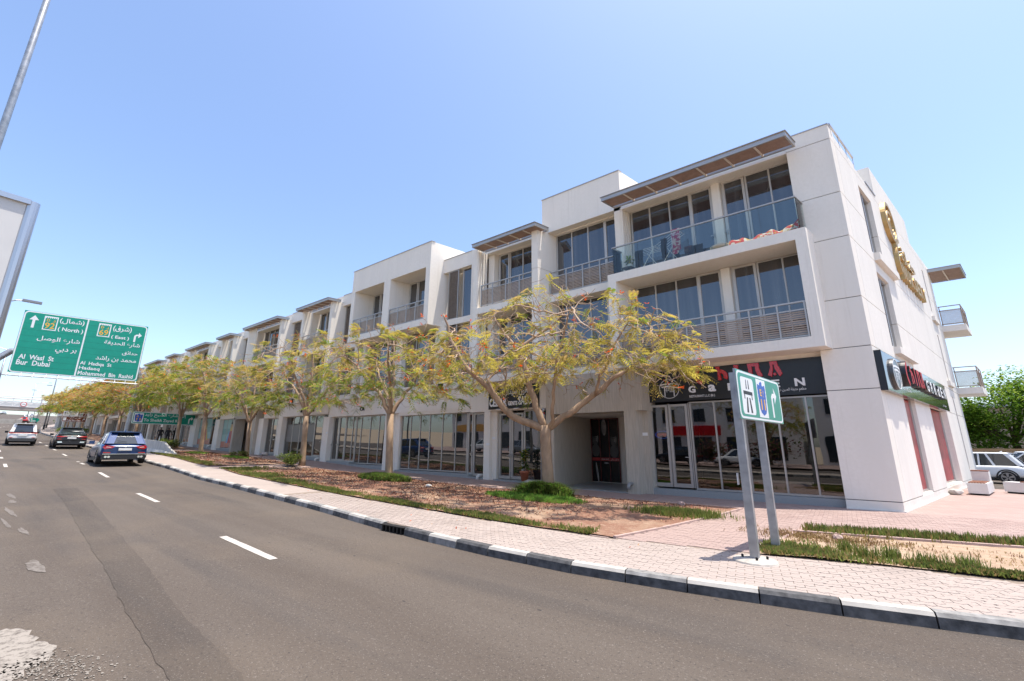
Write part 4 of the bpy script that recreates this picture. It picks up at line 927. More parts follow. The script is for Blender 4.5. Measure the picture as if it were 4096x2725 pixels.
# plates, pipes, small stones by the wall
PIPE = M('white_pipe', (.66, .64, .60), .45)
for i, (u, v, z, lb) in enumerate(((-6.17, .09, 2.2, 'blank white plate on the travertine column by the restaurant'), (-14.02, .285, 2.1, 'upper white address plate on the pillar left of the salon'), (-14.2, .105, 1.8, 'lower white address plate on the pillar left of the salon'), (-29.0, .03, 2.55, 'white address plate on the pillar right of the cafe'))):
    tag(bpart('address_plate', [(u - .1, u + .1, v - .012, v, z - .06, z + .06)], WHL, None), lb, 'plate')
for i, (u, v, z, mt, lb) in enumerate(((-6.6, -.27, .35, M('grey_pipe', (.30, .29, .28), .4, .3), 'grey elbow drain pipe low on the travertine column'), (-14.65, .12, .3, PIPE, 'white elbow pipe at the foot of the pillar left of the salon'), (-29.7, .02, .8, PIPE, 'white elbow pipe at the foot of the pillar by the cafe door'), (-49.9, .0, 1.6, PIPE, 'white elbow pipe below the teal poster shop'), (-57.0, 0, 1.8, PIPE, 'white elbow pipe at the pillar near the walking men'))):
    p = [B(u, v + .05, z), B(u, v - .1, z), B(u, v - .17, z - .03), B(u, v - .2, z - .1), B(u, v - .2, z - .2)]
    tag(MB().tube(p, .075, 10).build('drain_pipe', mt, smooth=True), lb, 'drain pipe')
def rock(name, x, y, r, lab, mat, seed, sq=.6):
    rr = random.Random(seed); bm = bmesh.new(); bmesh.ops.create_icosphere(bm, subdivisions=2, radius=r)
    for v in bm.verts: v.co *= rr.uniform(.8, 1.12); v.co.z = v.co.z * sq
    me = bpy.data.meshes.new(name); bm.to_mesh(me); bm.free(); me.materials.append(mat); o = bpy.data.objects.new(name, me); COL.objects.link(o); o.location = (x, y, zg(x) + r * sq * .7); tag(o, lab, 'rock'); return o
STONE = M('pale_stone', (.45, .40, .36), .8, 0, .2, 6, .4)
rock('rock', B(-11.35, -.35, 0)[0], 16.35, .2, 'rounded grey rock by the wall under the potted plant', STONE, 1); rock('rock', B(-37, -.4, 0)[0], 16.3, .3, 'pale boulder on the walkway before the cafe', STONE, 2); rock('rock', 3.2, 24.4, .22, 'grey rock at the end wall corner near the bench', STONE, 3)
rock('rock', -4.15, 13.9, .11, 'pinkish broken brick lump at the bed tip', EDGE, 4, .8); rock('rock', -.35, 10.75, .09, 'small pink stone on the bare sand bed', EDGE, 5, .8); rock('rock', -13.5, 12.35, .13, 'white block lying in the red leaf litter', M('white_block', (.6, .58, .54), .8), 6, .5)
# potted plant
LG = leaf_mat('leaf_potted', (.11, .19, .035)); LG2 = leaf_mat('leaf_dark', (.05, .10, .02)); LY = leaf_mat('leaf_yellow', (.33, .30, .06))
pp_ = thing('potted_plant', 'leafy plant in a terracotta pot outside the salon window', 'potted plant', B(-11.75, -.12, zg(-12)))
px, py, pz = B(-11.75, -.12, .18)
MB().lathe([(.14, 0), (.2, .36), (.23, .36), (.23, .44), (.19, .44), (.18, .38)], 18, (px, py, pz)).build('pot', M('terracotta', (.40, .13, .07), .6, 0, .1, 6), pp_, smooth=True)
def leaf_cloud(mb, pts, size, nm, up=.3, rr=random):
    for x, y, z in pts:
        a = rr.uniform(0, 6.28); t = rr.uniform(-.6, .9); L = size * rr.uniform(.7, 1.3); w = L * .3
        d = Vector((math.cos(a) * math.cos(t), math.sin(a) * math.cos(t), math.sin(t))); s = d.cross(Vector((rr.uniform(-.4, .4), rr.uniform(-.4, .4), 1))).normalized()
        p = Vector((x, y, z)); m = rr.randrange(nm); q = p + d * L * .5 + Vector((0, 0, .06 * L))
        mb.add([p, q + s * w, p + d * L, q - s * w], [(0, 1, 2, 3)], m)
mb = MB(); rr = random.Random(3); leaf_cloud(mb, [(px + rr.gauss(0, .09), py + rr.gauss(0, .09), pz + .5 + rr.random() ** .8 * .85) for _ in range(190)], .17, 3, rr=rr); mb.build('foliage', [LG, LG2, LY], pp_, fix=False)
MB().tube([(px, py, pz + .36), (px + .02, py, pz + .8), (px - .02, py, pz + 1.2)], .02, 5).build('stem', M('stem', (.15, .10, .05), .8), pp_)
# laundry and bedding on the glass balcony
dr = thing('drying_rack', 'white folding laundry rack with clothes on the glass balcony', 'drying rack', B(-4.9, -.2, 8.8))
mb = MB()
for u in (-5.35, -4.5):
    mb.tube([B(u - .32, -.25, 8.8), B(u + .3, -.25, 9.75)], .014, 5); mb.tube([B(u + .32, .25, 8.8), B(u - .3, .25, 9.75)], .014, 5)
mb.build('leg', M('white_wire', (.75, .75, .74), .4), dr)
mb = MB()
for v in (-.28, -.14, 0, .14, .28): mb.tube([B(-5.9, v, 9.72), B(-5.0, v, 9.74)], .01, 4); mb.tube([B(-5.0, v, 9.74), B(-4.1, v, 10.2)], .01, 4)
for u, z in ((-5.9, 9.72), (-5.0, 9.74), (-4.1, 10.2)): mb.tube([B(u, -.3, z), B(u, .3, z)], .013, 4)
mb.build('top_rail', MATS['white_wire'], dr)
def cloth(u0, u1, v, z1, z0, mat, lab, cat='clothing', n=8):
    mb = MB(); rr = random.Random(int(u0 * 100))
    for j in range(6):
        for i in range(n + 1): t = i / n; mb.v.append(B(u0 + (u1 - u0) * t + (rr.uniform(-.02, .02) if j else 0), v + .035 * math.sin(t * 9 + j * .6) * (j / 5), z1 + (z0 - z1) * (j / 5) * (1 + .08 * math.sin(t * 5))))
    for j in range(5):
        for i in range(n): o = j * (n + 1) + i; mb.f.append((o, o + 1, o + n + 2, o + n + 1)); mb.m.append(0)
    o = mb.build('garment', mat, fix=False); sm = o.modifiers.new('thickness', 'SOLIDIFY'); sm.thickness = .012
    tag(o, lab, cat)
def floral(name, base, c1, c2, sc):
    m, nt, b = _nodes(name); b.inputs['Roughness'].default_value = .9
    c = mix_rgb(nt, base, c1, ramp(nt, noise(nt, sc, 2), [(.5, 0.0), (.54, 1.0)])); c = mix_rgb(nt, c, c2, ramp(nt, noise(nt, sc * 1.4, 2, stretch=(1, 1.3, .8)), [(.58, 0.0), (.62, 1.0)])); nt.links.new(c, b.inputs['Base Color']); return m
cloth(-4.28, -3.95, -.36, 10.2, 9.2, floral('pink_print_cloth', (.40, .05, .12), (.62, .50, .48), (.25, .03, .08), 9), 'pink flowered dress hanging from the drying rack')
for u0, u1, v, z1, z0, c, lb in ((-5.85, -5.5, -.3, 9.72, 9.0, (.02, .022, .03), 'dark trousers hanging left on the drying rack'), (-4.75, -4.5, -.3, 9.95, 9.15, (.025, .025, .03), 'black shirt hanging in the middle of the drying rack'), (-3.9, -3.45, .3, 9.6, 8.95, (.02, .02, .022), 'dark clothes hanging behind the pink dress')): cloth(u0, u1, v, z1, z0, M('cloth' + lb[:6] + str(u0), c, .9), lb)
cf_ = MB(); nx, ny = 26, 8; rr = random.Random(9)
for j in range(ny + 1):
    for i in range(nx + 1):
        t, q = i / nx, j / ny; prof = math.sin(q * math.pi) ** .6
        cf_.v.append(B(-2.2 + 2.15 * t, -.62 + .5 * q, 8.81 + prof * (.22 + .22 * max(0, t - .55) + .07 * math.sin(t * 14) + .05 * math.sin(t * 31 + q * 3)) + (.35 * max(0, t - .8))))
for j in range(ny):
    for i in range(nx): o = j * (nx + 1) + i; cf_.f.append((o, o + 1, o + nx + 2, o + nx + 1)); cf_.m.append(0)
tag(cf_.build('comforter', floral('red_quilt', (.58, .05, .04), (.70, .62, .55), (.60, .35, .05), 6), smooth=True), 'red flowered quilt heaped at the right end of the glass balcony', 'bedding')
tag(MB().lathe([(.1, 0), (.34, .04), (.36, .14), (.2, .22), (.02, .23)], 16, B(-2.55, -.4, 8.8)).build('cushion', M('beige_cushion', (.42, .40, .33), .9), smooth=True), 'beige floor cushion beside the red quilt', 'cushion')
bt = thing('side_table', 'low dark balcony table at the left end of the glass balcony', 'table', B(-6.1, -.3, 8.8)); bpart('top', [(-6.35, -5.95, -.5, -.1, 9.02, 9.06)], M('dark_plastic', (.06, .055, .05), .5), bt)
for u in (-6.33, -5.99):
    for v in (-.48, -.14): bpart('leg', [(u, u + .03, v, v + .03, 8.8, 9.02)], MATS['dark_plastic'], bt)
hp = thing('potted_plant', 'small green plant in a white pot on the balcony table', 'potted plant', B(-6.1, -.3, 9.06)); cx, cy, cz = B(-6.1, -.3, 9.06)
MB().lathe([(.07, 0), (.1, .16), (.085, .16)], 12, (cx, cy, cz)).build('pot', WHL, hp); mb = MB(); rr = random.Random(6); leaf_cloud(mb, [(cx + rr.gauss(0, .08), cy + rr.gauss(0, .08), cz + .18 + rr.random() * .25) for _ in range(70)], .13, 2, rr=rr); mb.build('foliage', [LG, LY], hp, fix=False)
for u, v in ((-5.7, .9), (-3.2, 1.2), (-1.6, 1.0)):   # green chairs seen through the restaurant glass
    gc = thing('chair', {-5.7: 'x', -3.2: 'bright green padded seat behind the signpost inside the restaurant', -1.6: 'bright green chair with tall thin back inside the restaurant'}.get(u), 'chair', B(u, v, .22)) if u > -5 else None
    if gc is None: continue
    GRN = M('lime_plastic', (.12, .62, .04), .4)
    bpart('seat', [(u - .4, u + .45, v, v + .5, .55, .68)], GRN, gc); bpart('backrest', [(u + .40, u + .45, v, v + .06, .68, 1.45)] if u > -2 else [(u - .4, u + .45, v + .45, v + .5, .68, .85)], GRN, gc)
    for q in (u - .36, u + .38):
        for w in (v + .03, v + .42): bpart('leg', [(q, q + .04, w, w + .04, .22, .55)], ALU, gc)

# ------------------------------------------------------------------ trees
BARK = M('poinciana_bark', (.34, .235, .155), .85, 0, .25, 5, .5, 25, stretch=(1, 1, .5)); TWIG = M('twig_bark', (.40, .29, .205), .9, 0, .2, 9)
L1 = leaf_mat('leaf_lime', (.52, .45, .09)); L2 = leaf_mat('leaf_olive', (.40, .32, .09)); L3 = leaf_mat('leaf_green', (.22, .30, .05)); L4 = leaf_mat('leaf_straw', (.54, .39, .15)); FLW = leaf_mat('orange_blossom', (.78, .13, .025), .3)
def colonize(starts, attr, step=.22, kill=.36, infl=2.4, iters=80, seed=0):
    """starts: list of (point, parent); grows nodes towards the attractors; returns node array and parent list"""
    N = [np.array(p, float) for p, _ in starts]; par = [q for _, q in starts]; A = np.array(attr, np.float32); rg = np.random.default_rng(seed); seen = set()
    dm = np.full(len(A), 1e9, np.float32); jm = np.zeros(len(A), int); new = 0
    for _ in range(iters):
        P = np.array(N[new:], np.float32)
        if len(P) and len(A):
            d2 = (A * A).sum(1)[:, None] + (P * P).sum(1)[None, :] - 2 * A @ P.T; j = d2.argmin(1); d = d2[np.arange(len(A)), j]; b = d < dm; dm[b] = d[b]; jm[b] = j[b] + new
        new = len(N); keep = dm > kill ** 2; A = A[keep]; dm = dm[keep]; jm = jm[keep]
        if not len(A): break
        ok = dm < infl ** 2
        if not ok.any(): break
        acc = {}
        for a, k in zip(A[ok], jm[ok]):
            v = a - N[k]; acc[k] = acc.get(k, 0) + v / (np.linalg.norm(v) + 1e-6)
        grew = False
        for k, v in acc.items():
            v = v / (np.linalg.norm(v) + 1e-6) + rg.normal(0, .2, 3); v /= np.linalg.norm(v); key = (k, tuple(np.round(v, 1)))
            if key in seen: continue
            seen.add(key); N.append(N[k] + v * step); par.append(k); grew = True
        if not grew: break
    return np.array(N), par
def frond_arrays(pos, dirs, lens, nm, rg, pinn=6, droop=.35, wid=.24):
    """many feathery compound leaves at once: returns verts, faces, material ids"""
    F = len(pos); up = np.array([0, 0, 1.0]); side = np.cross(dirs, up) + 1e-6; side /= np.linalg.norm(side, axis=1)[:, None]
    side = side * np.cos(0.0) ; nrm = np.cross(side, dirs)
    roll = rg.uniform(-.7, .7, F)[:, None]; side, nrm = side * np.cos(roll) + nrm * np.sin(roll), nrm * np.cos(roll) - side * np.sin(roll)
    V, FC, MI = [], [], []; mats = rg.choice(len(nm), F, p=nm)
    base = 0
    for i in range(pinn):
        t = (i + .8) / pinn
        c = pos + dirs * (lens * t)[:, None] - up * (droop * lens * t * t)[:, None]
        pl = lens * .42 * (1 - .55 * abs(t - .45)); pw = lens * wid / 2 * .55
        for sg in (-1, 1):
            tip = c + side * (sg * pl)[:, None] + dirs * (pl * .35)[:, None] - up * (pl * .28)[:, None]
            a = c - dirs * (pw * .8)[:, None]; b = (c + tip) / 2 + dirs * pw[:, None]; d = (c + tip) / 2 - dirs * pw[:, None]
            q = np.stack([a, d, tip, b], 1).reshape(-1, 3); V.append(q); idx = base + np.arange(F)[:, None] * 4 + np.arange(4)[None, :]; FC.append(idx); MI.append(mats); base += F * 4
    return np.concatenate(V), np.concatenate(FC), np.concatenate(MI)
def mesh_np(name, V, Fq, MI, mats, parent, off, **tags):
    me = bpy.data.meshes.new(name); V = V - np.array(off); me.vertices.add(len(V)); me.vertices.foreach_set('co', V.astype(np.float32).ravel())
    k = Fq.shape[1]; me.loops.add(Fq.size); me.loops.foreach_set('vertex_index', Fq.astype(np.int32).ravel()); me.polygons.add(len(Fq)); me.polygons.foreach_set('loop_start', np.arange(0, Fq.size, k, dtype=np.int32))
    try: me.polygons.foreach_set('loop_total', np.full(len(Fq), k, dtype=np.int32))
    except Exception: pass
    for m in mats: me.materials.append(m)
    me.polygons.foreach_set('material_index', MI.astype(np.int32)); me.update(calc_edges=True); me.validate()
    o = bpy.data.objects.new(name, me); COL.objects.link(o)
    if parent is not None: o.parent = parent; LOC[o.name] = Vector(off)
    else: o.location = off
    for a, b in tags.items(): o[a] = b
    return o
def poinciana(name, label, base, trunk, limbs, crown, n_attr, seed, mixw=(.38, .27, .2, .15), leafn=1.0, flowers=60, bare=.35, size=.34, r0=.19, group=None, tipr=.008, lowgreen=False, kill=.36, step=.22):
    """trunk and limbs: world polylines [(x, y, z, r)]; crown: dict(c, rx, ry, z0, z1) umbrella volume"""
    rg = np.random.default_rng(seed); root = thing(name, label, 'tree', base, group)
    starts = []; ids = {}
    tr = MB(); tr.tube([p[:3] for p in trunk], [p[3] for p in trunk], 12)
    for L in limbs:
        pts = [np.array(p[:3]) for p in L]; fine = []; 
        for a, b in zip(L[:-1], L[1:]):
            k = max(1, int(np.linalg.norm(np.array(b[:3]) - np.array(a[:3])) / .25))
            for i in range(k): t = i / k; fine.append([a[q] + (b[q] - a[q]) * t for q in range(4)])
        fine.append(list(L[-1]))
        jit = rg.normal(0, .025, (len(fine), 3)); jit[0] = 0
        fine = [[f[0] + j[0], f[1] + j[1], f[2] + j[2], f[3]] for f, j in zip(fine, jit)]
        tr.tube([f[:3] for f in fine], [f[3] for f in fine], 8)
        for i, f in enumerate(fine):
            if i > len(fine) * .35: starts.append((f[:3], -1))
    c = crown; A = []; px_ = lambda q: c['c'][0] + q * c['rx']; py_ = lambda q: c['c'][1] + q * c['ry']
    while len(A) < n_attr:
        x, y, u = rg.uniform(-1, 1, 3); rr_ = math.hypot(x, y)
        if rr_ > 1: continue
        top = c['z1'] - (c['z1'] - c['zr']) * rr_ ** 2.2; bot = c['z0'] + (c['zr'] - c['z0']) * .35 * (1 - rr_) + .25 * math.sin(5 * math.atan2(y, x) + seed)
        top += .38 * math.sin(3 * math.atan2(y, x) + seed) * rr_ + .22 * math.sin(7 * math.atan2(y, x) + 2 * seed) * rr_; z = bot + (top - bot) * rg.random() ** .75
        if math.sin(1.7 * px_(x) + seed) + math.sin(1.9 * py_(y) + 1.3 * seed) + math.sin(2.6 * z + seed) > .95: continue
        px, py = c['c'][0] + x * c['rx'], c['c'][1] + y * c['ry']
        if c.get('maxy') and py > c['maxy']: continue
        A.append((px, py, z))
    N, par = colonize(starts, A, step, kill, seed=seed, iters=110)
    n = len(N); kids = [[] for _ in range(n)]
    for i, p in enumerate(par):
        if p >= 0: kids[p].append(i)
    rad = np.zeros(n)
    for i in range(n - 1, -1, -1): rad[i] = tipr if not kids[i] else min(.075, (sum(rad[k] ** 2.35 for k in kids[i])) ** (1 / 2.35))
    tw = MB()
    for i in range(n):
        for k0 in kids[i]:
            if par[i] >= 0 and kids[i][0] == k0 and i not in ids: continue
            ch = [i, k0]
            while kids[ch[-1]]: ch.append(kids[ch[-1]][0])
            tw.tube([N[q] for q in ch], [max(rad[q], tipr * .8) if qi else rad[ch[1]] for qi, q in enumerate(ch)], 4 if rad[ch[1]] < .03 else 6, m=0, cap=False)
    tr.v, o_ = tr.v, len(tr.v); tr.f += [tuple(q + o_ for q in f) for f in tw.f]; tr.m += [1] * len(tw.f); tr.v += tw.v
    tr.build('trunk', [BARK, TWIG], root, smooth=True, fix=False)
    thin = [i for i in range(n) if rad[i] < tipr * 2.6 and par[i] >= 0]
    pos, dr_, ln = [], [], []
    zc = (c['z0'] + c['z1']) / 2
    for i in thin:
        rel = (N[i][2] - c['z0']) / (c['z1'] - c['z0']); cl = .5 + .5 * math.sin(2.1 * N[i][0] + seed) * math.sin(2.3 * N[i][1] + 2 * seed) + .35 * math.sin(3.1 * N[i][2]); w = leafn * max(.08, min(1.5, cl * 1.5)) * (1.0 - bare * min(1, max(0, rel))) * (1.25 if not kids[i] else .7)
        for _ in range((2 + rg.poisson(3.0)) if rg.random() < w * .34 else 0):
            d = N[i] - N[par[i]]; d = d / (np.linalg.norm(d) + 1e-6) + rg.normal(0, .75, 3); d[2] = d[2] * .5 - .12; d /= np.linalg.norm(d) + 1e-6
            pos.append(N[i] + rg.normal(0, .03, 3)); dr_.append(d); ln.append(size * rg.uniform(.55, 1.25))
    pos, dr_, ln = np.array(pos), np.array(dr_), np.array(ln)
    V, Fq, MI = frond_arrays(pos, dr_, ln, mixw, rg)
    if lowgreen:
        zz_ = V[Fq[:, 0], 2]; MI = np.where((zz_ < c['z0'] + .35 * (c['z1'] - c['z0'])) & (rg.random(len(MI)) < .6), 2, MI)
    mesh_np('crown', V, Fq, MI, [L1, L2, L3, L4], root, base)
    tips = [i for i in range(n) if not kids[i]]
    if flowers and tips:
        fp = []; 
        for i in rg.choice(tips, min(flowers, len(tips)), replace=False):
            for _ in range(rg.integers(2, 6)): fp.append(N[i] + rg.normal(0, .07, 3))
        fp = np.array(fp); mb = MB(); rr = random.Random(seed)
        leaf_cloud(mb, fp.tolist(), .11, 1, rr=rr); leaf_cloud(mb, fp.tolist(), .09, 1, rr=rr)
        mb.build('blossom', FLW, root, fix=False)
    return root
# nearest tree: limbs follow the forks of the real one
b1 = (-8.48, 13.4, .0)
poinciana('poinciana_tree', 'nearest street tree with wide bare twiggy crown and three thick forked limbs', b1,
    [(-8.48, 13.4, -.1, .25), (-8.49, 13.4, .25, .21), (-8.53, 13.37, 1.2, .19), (-8.57, 13.34, 2.1, .2), (-8.57, 13.34, 2.45, .2)],
    [[(-8.57, 13.34, 2.3, .15), (-9.0, 13.05, 2.5, .135), (-9.54, 12.7, 2.75, .125), (-9.95, 12.4, 3.3, .115), (-10.3, 12.05, 3.9, .10), (-10.9, 11.5, 4.6, .085), (-11.3, 11.1, 5.6, .06), (-11.5, 10.8, 6.6, .03)],
     [(-8.57, 13.34, 2.3, .14), (-8.75, 13.2, 2.9, .125), (-9.0, 13.0, 3.9, .115), (-9.2, 12.85, 4.8, .10), (-9.42, 12.75, 5.3, .09), (-9.9, 12.6, 5.9, .055), (-10.4, 12.5, 6.7, .03)],
     [(-9.42, 12.75, 5.25, .085), (-9.0, 13.1, 5.7, .06), (-8.4, 13.7, 6.3, .04), (-7.9, 14.1, 6.9, .025)],
     [(-8.57, 13.34, 2.3, .14), (-8.0, 13.7, 2.75, .12), (-7.2, 14.0, 3.3, .11), (-6.5, 14.3, 3.9, .085), (-5.6, 14.7, 4.6, .06), (-4.6, 15.0, 5.1, .035), (-3.8, 15.2, 5.5, .02)],
     [(-8.57, 13.34, 2.25, .08), (-8.2, 13.2, 2.6, .07), (-7.95, 12.9, 3.3, .06), (-7.6, 12.5, 4.2, .05), (-7.0, 12.0, 5.2, .035), (-6.4, 11.6, 6.0, .02)],
     [(-10.0, 12.3, 3.35, .06), (-10.2, 12.0, 4.1, .05), (-10.0, 12.9, 4.9, .04), (-9.9, 13.8, 5.7, .03)],
     [(-6.9, 14.1, 3.5, .06), (-6.3, 13.6, 4.3, .045), (-5.6, 13.2, 5.2, .03), (-5.0, 13.0, 5.8, .02)]],
    dict(c=(-8.2, 12.9), rx=5.6, ry=3.9, z0=3.3, z1=7.35, zr=5.2, maxy=15.9), 3600, 5, (.42, .28, .10, .20), leafn=.85, flowers=70, bare=.80, size=.34, tipr=.009, kill=.27, step=.17)
def auto_tree(name, label, x, y, hgt, rx, ry, seed, z0=3.3, mixw=(.36, .28, .2, .16), leafn=1.0, flowers=60, bare=.4, n_attr=620, maxy=15.95, size=.36, zr=None, group=None, fork=2.9, lowgreen=True, r0=.17, kill=.34, step=.21):
    g = zg(x); rg = random.Random(seed); lean = rg.uniform(-.15, .15); F = (x + lean, y - .1, g + fork)
    trunk = [(x, y, g - .1, r0 * 1.3), (x + lean * .1, y, g + .3, r0 * 1.05), (x + lean * .5, y - .05, g + fork * .55, r0 * .92), (*F[:2], F[2] + .1, r0)]
    limbs = []; k = rg.choice((3, 4)); a0 = rg.uniform(0, 6.28)
    for i in range(k):
        a = a0 + i * 6.283 / k + rg.uniform(-.4, .4); q = [(*F, r0 * .7)]
        for t in (.16, .34, .55, .8): q.append((F[0] + math.cos(a) * rx * .8 * t + rg.uniform(-.1, .1), F[1] + math.sin(a) * ry * .75 * t + rg.uniform(-.1, .1), F[2] + (hgt - fork - .6) * (t ** .8) * rg.uniform(.8, 1.1), r0 * .62 * (1 - t)))
        q = [p if p[1] < maxy - .2 else (p[0], maxy - .2, p[2], p[3]) for p in q]; limbs.append(q)
    limbs.append([(*F, r0 * .6), (F[0] + .1, F[1], F[2] + (hgt - fork) * .4, r0 * .45), (F[0] - .1, F[1], F[2] + (hgt - fork) * .8, r0 * .2)])
    return poinciana(name, label, (x, y, g), trunk, limbs, dict(c=(x, y - .4), rx=rx, ry=ry, z0=g + z0, z1=g + hgt, zr=g + (zr or (z0 + hgt) / 2 + .3), maxy=maxy), n_attr, seed, mixw, leafn, flowers, bare, size, r0, group, lowgreen=lowgreen, kill=kill, step=step)
TG = 'orange blossomed street trees'
auto_tree('poinciana_tree', 'second street tree with yellow green crown before the white shop band', -17.1, 13.15, 7.6, 4.6, 3.6, 21, 3.2, flowers=80, n_attr=1700, leafn=.95, bare=.55, kill=.3, step=.19, size=.40)
auto_tree('poinciana_tree', 'third street tree with tall twiggy crown in front of the cafe', -26.9, 14.1, 8.4, 4.6, 4.0, 33, 3.2, flowers=60, n_attr=1600, leafn=.8, bare=.6, kill=.3, step=.19, size=.42)
auto_tree('poinciana_tree', 'fourth slim street tree with pale fan of upright branches', -34.7, 14.0, 6.8, 3.6, 3.2, 47, 2.8, (.3, .25, .1, .35), 1.1, 25, .5, 850, fork=2.4, r0=.14, size=.40)
auto_tree('poinciana_tree', 'fifth street tree with fresh green lower leaves by the teal posters', -42.6, 13.6, 8.3, 4.3, 3.7, 52, 3.7, (.28, .22, .36, .14), 1.5, 110, .2, 1000, size=.46)
auto_tree('poinciana_tree', 'green street tree whose forked trunk stands before the Sheikh Zayed sign', -52.4, 14.6, 8.6, 4.4, 3.8, 68, 3.9, (.25, .22, .42, .11), 1.5, 110, .2, 900, size=.50)
v1 = auto_tree('poinciana_tree', 'first orange flecked street tree beyond the long Sheikh Zayed road sign', -61.8, 13.4, 8.6, 4.4, 3.8, 71, 3.0, (.28, .34, .18, .2), 1.25, 330, .25, 800, size=.46, group=TG)
v2 = auto_tree('poinciana_tree', 'second orange flecked street tree beyond the long Sheikh Zayed road sign', -71.7, 13.8, 8.2, 4.4, 3.8, 83, 3.0, (.3, .36, .16, .18), 1.25, 420, .25, 800, size=.46, group=TG)
for i, (x, y, sc) in enumerate(((-80.5, 13.9, 1.0), (-90, 14.2, .95), (-98, 14.2, 1.02), (-106, 14.4, .98), (-113.5, 14.6, .94), (-120.5, 15.2, 1.0), (-127.5, 16.4, .97), (-134.5, 17.2, 1.0), (-141.6, 18.4, .95), (-149, 20.5, .98), (-157, 22.5, .95), (-166, 24.5, .95))):
    dup((v1, v2)[i % 2], (x, y, zg(x)), i * 1.3, '%s orange flecked street tree beyond the long Sheikh Zayed road sign' % ('third fourth fifth sixth seventh eighth ninth tenth eleventh twelfth thirteenth fourteenth'.split()[i]), sc)

# ------------------------------------------------------------------ ground plants
GB1 = leaf_mat('blade_green', (.19, .235, .06)); GB2 = leaf_mat('blade_dark', (.125, .16, .045)); GB3 = leaf_mat('blade_dry', (.30, .22, .09)); GB4 = leaf_mat('blade_fresh', (.19, .36, .06))
def blades(name, pts, hmin, hmax, wid, mats, mw, seed, label, cat, per=4, lean=.5, spread=.04, kind='stuff', bend=0.0):
    rg = np.random.default_rng(seed); P = np.repeat(np.array(pts, float), per, 0); n = len(P); P[:, :2] += rg.normal(0, spread, (n, 2)); P[:, 2] = np.interp(P[:, 0], ZX, ZZ) + P[:, 2]
    a = rg.uniform(0, 2 * np.pi, n); h = rg.uniform(hmin, hmax, n); l = rg.uniform(0, lean, n); d = np.stack([np.cos(a) * l, np.sin(a) * l, np.ones(n)], 1); d /= np.linalg.norm(d, axis=1)[:, None]
    s = np.stack([-np.sin(a), np.cos(a), np.zeros(n)], 1) * (wid * rg.uniform(.6, 1.4, n))[:, None]
    mid = P + d * (h * .6)[:, None]; out = np.stack([np.cos(a), np.sin(a), -np.ones(n) * .6], 1)
    tip = P + d * h[:, None] + out * (bend * h)[:, None]; mid = mid + out * (bend * h * .12)[:, None]
    V = np.stack([P - s, P + s, mid + s * .8, mid - s * .8, tip + s * .15, tip - s * .15], 1).reshape(-1, 3); b = np.arange(n)[:, None] * 6
    Fq = np.concatenate([b + np.array([[0, 1, 2, 3]]), b + np.array([[3, 2, 4, 5]])]); mi = rg.choice(len(mats), n, p=mw); o = mesh_np(name, V, Fq, np.concatenate([mi, mi]), mats, None, (0, 0, 0))
    tag(o, label, cat, kind=kind); return o
rg = np.random.default_rng(2)
def strip_pts(x0, x1, ylo, w, n, gap=0.0, seed=0):
    r = np.random.default_rng(seed); out = []
    while len(out) < n:
        x = r.uniform(x0, x1); ww = (w(x) if callable(w) else w) * (.75 + .25 * math.sin(x * 2.3) * math.sin(x * .9 + 1)); y = (ylo(x) if callable(ylo) else ylo) + abs(r.normal(0, .5)) * ww
        if math.sin(x * 1.7 + seed) + r.normal(0, .5) < gap - 1: continue
        out.append((x, y, 0.02))
    return out
GM = [GB1, GB2, GB3]
blades('grass', strip_pts(-17, -4.3, lambda x: sb(x) + .05, .5, 8000, .75, 1), .03, .09, .010, GM, (.5, .25, .25), 1, 'low green creeping grass along the near edge of the first bed', 'grass', 3, .9)
blades('grass', strip_pts(-26.6, -15, lambda x: sb(x) + .08, lambda x: .5 + max(0, (-16 - x)) * .16, 6000, .6, 2), .03, .10, .013, GM, (.52, .28, .2), 2, 'wider green grass band at the far end of the first bed', 'grass', 3, .9)
blades('grass', strip_pts(-47, -28.2, lambda x: sb(x) + .08, .8, 4500, .5, 3), .04, .11, .014, GM, (.5, .2, .3), 3, 'thin grass band along the second bed', 'grass', 3, .9)
r = np.random.default_rng(4)
blades('grass', [(-3.7 + r.normal(0, .45), 12.1 + r.normal(0, .25), .02) for _ in range(1500)], .06, .17, .008, GM, (.62, .25, .13), 5, 'bright grass patch at the right tip of the first bed', 'grass', 4, .7)
blades('grass', strip_pts(-1.3, 4.5, lambda x: sb(x) + .06, .26, 2000, .9, 5), .03, .09, .011, GM, (.42, .28, .3), 6, 'scattered weeds along the near edge of the bare sand bed', 'grass', 4, .9)
blades('grass', [(-1.35 + abs(r.normal(0, .5)), 8.85 + abs(r.normal(0, .35)), .02) for _ in range(1500)], .03, .10, .011, GM, (.42, .28, .3), 7, 'weeds around the signpost feet at the bed corner', 'grass', 4, .9)
blades('grass', [(x, 11.35 + (x + 1.0) * .235 + r.normal(0, .14) + .12, .02) for x in r.uniform(-.9, 6, 3000) if math.sin(x * 2.9) + math.sin(x * 1.3 + 1) + r.normal(0, .6) > -.9], .05, .17, .011, GM, (.45, .27, .28), 8, 'upright weed row between the pink edgings of the sand bed', 'grass', 4, .55)
blades('dry_weeds', [(-.6 + r.normal(0, .55), 10.75 + r.normal(0, .28), .02) for _ in range(900)] + [(r.uniform(-.5, 4), r.uniform(9.4, 11.2), .02) for _ in range(260)], .02, .07, .006, [GB3, M('dry_stalk', (.22, .12, .06), .9)], (.5, .5), 9, 'brown dried weeds scattered on the bare sand', 'dried weeds', 4, 1.6)
tuft = [(-.2, 9.75), (.35, 9.5), (.75, 9.35), (1.2, 9.45), (.05, 9.3)]
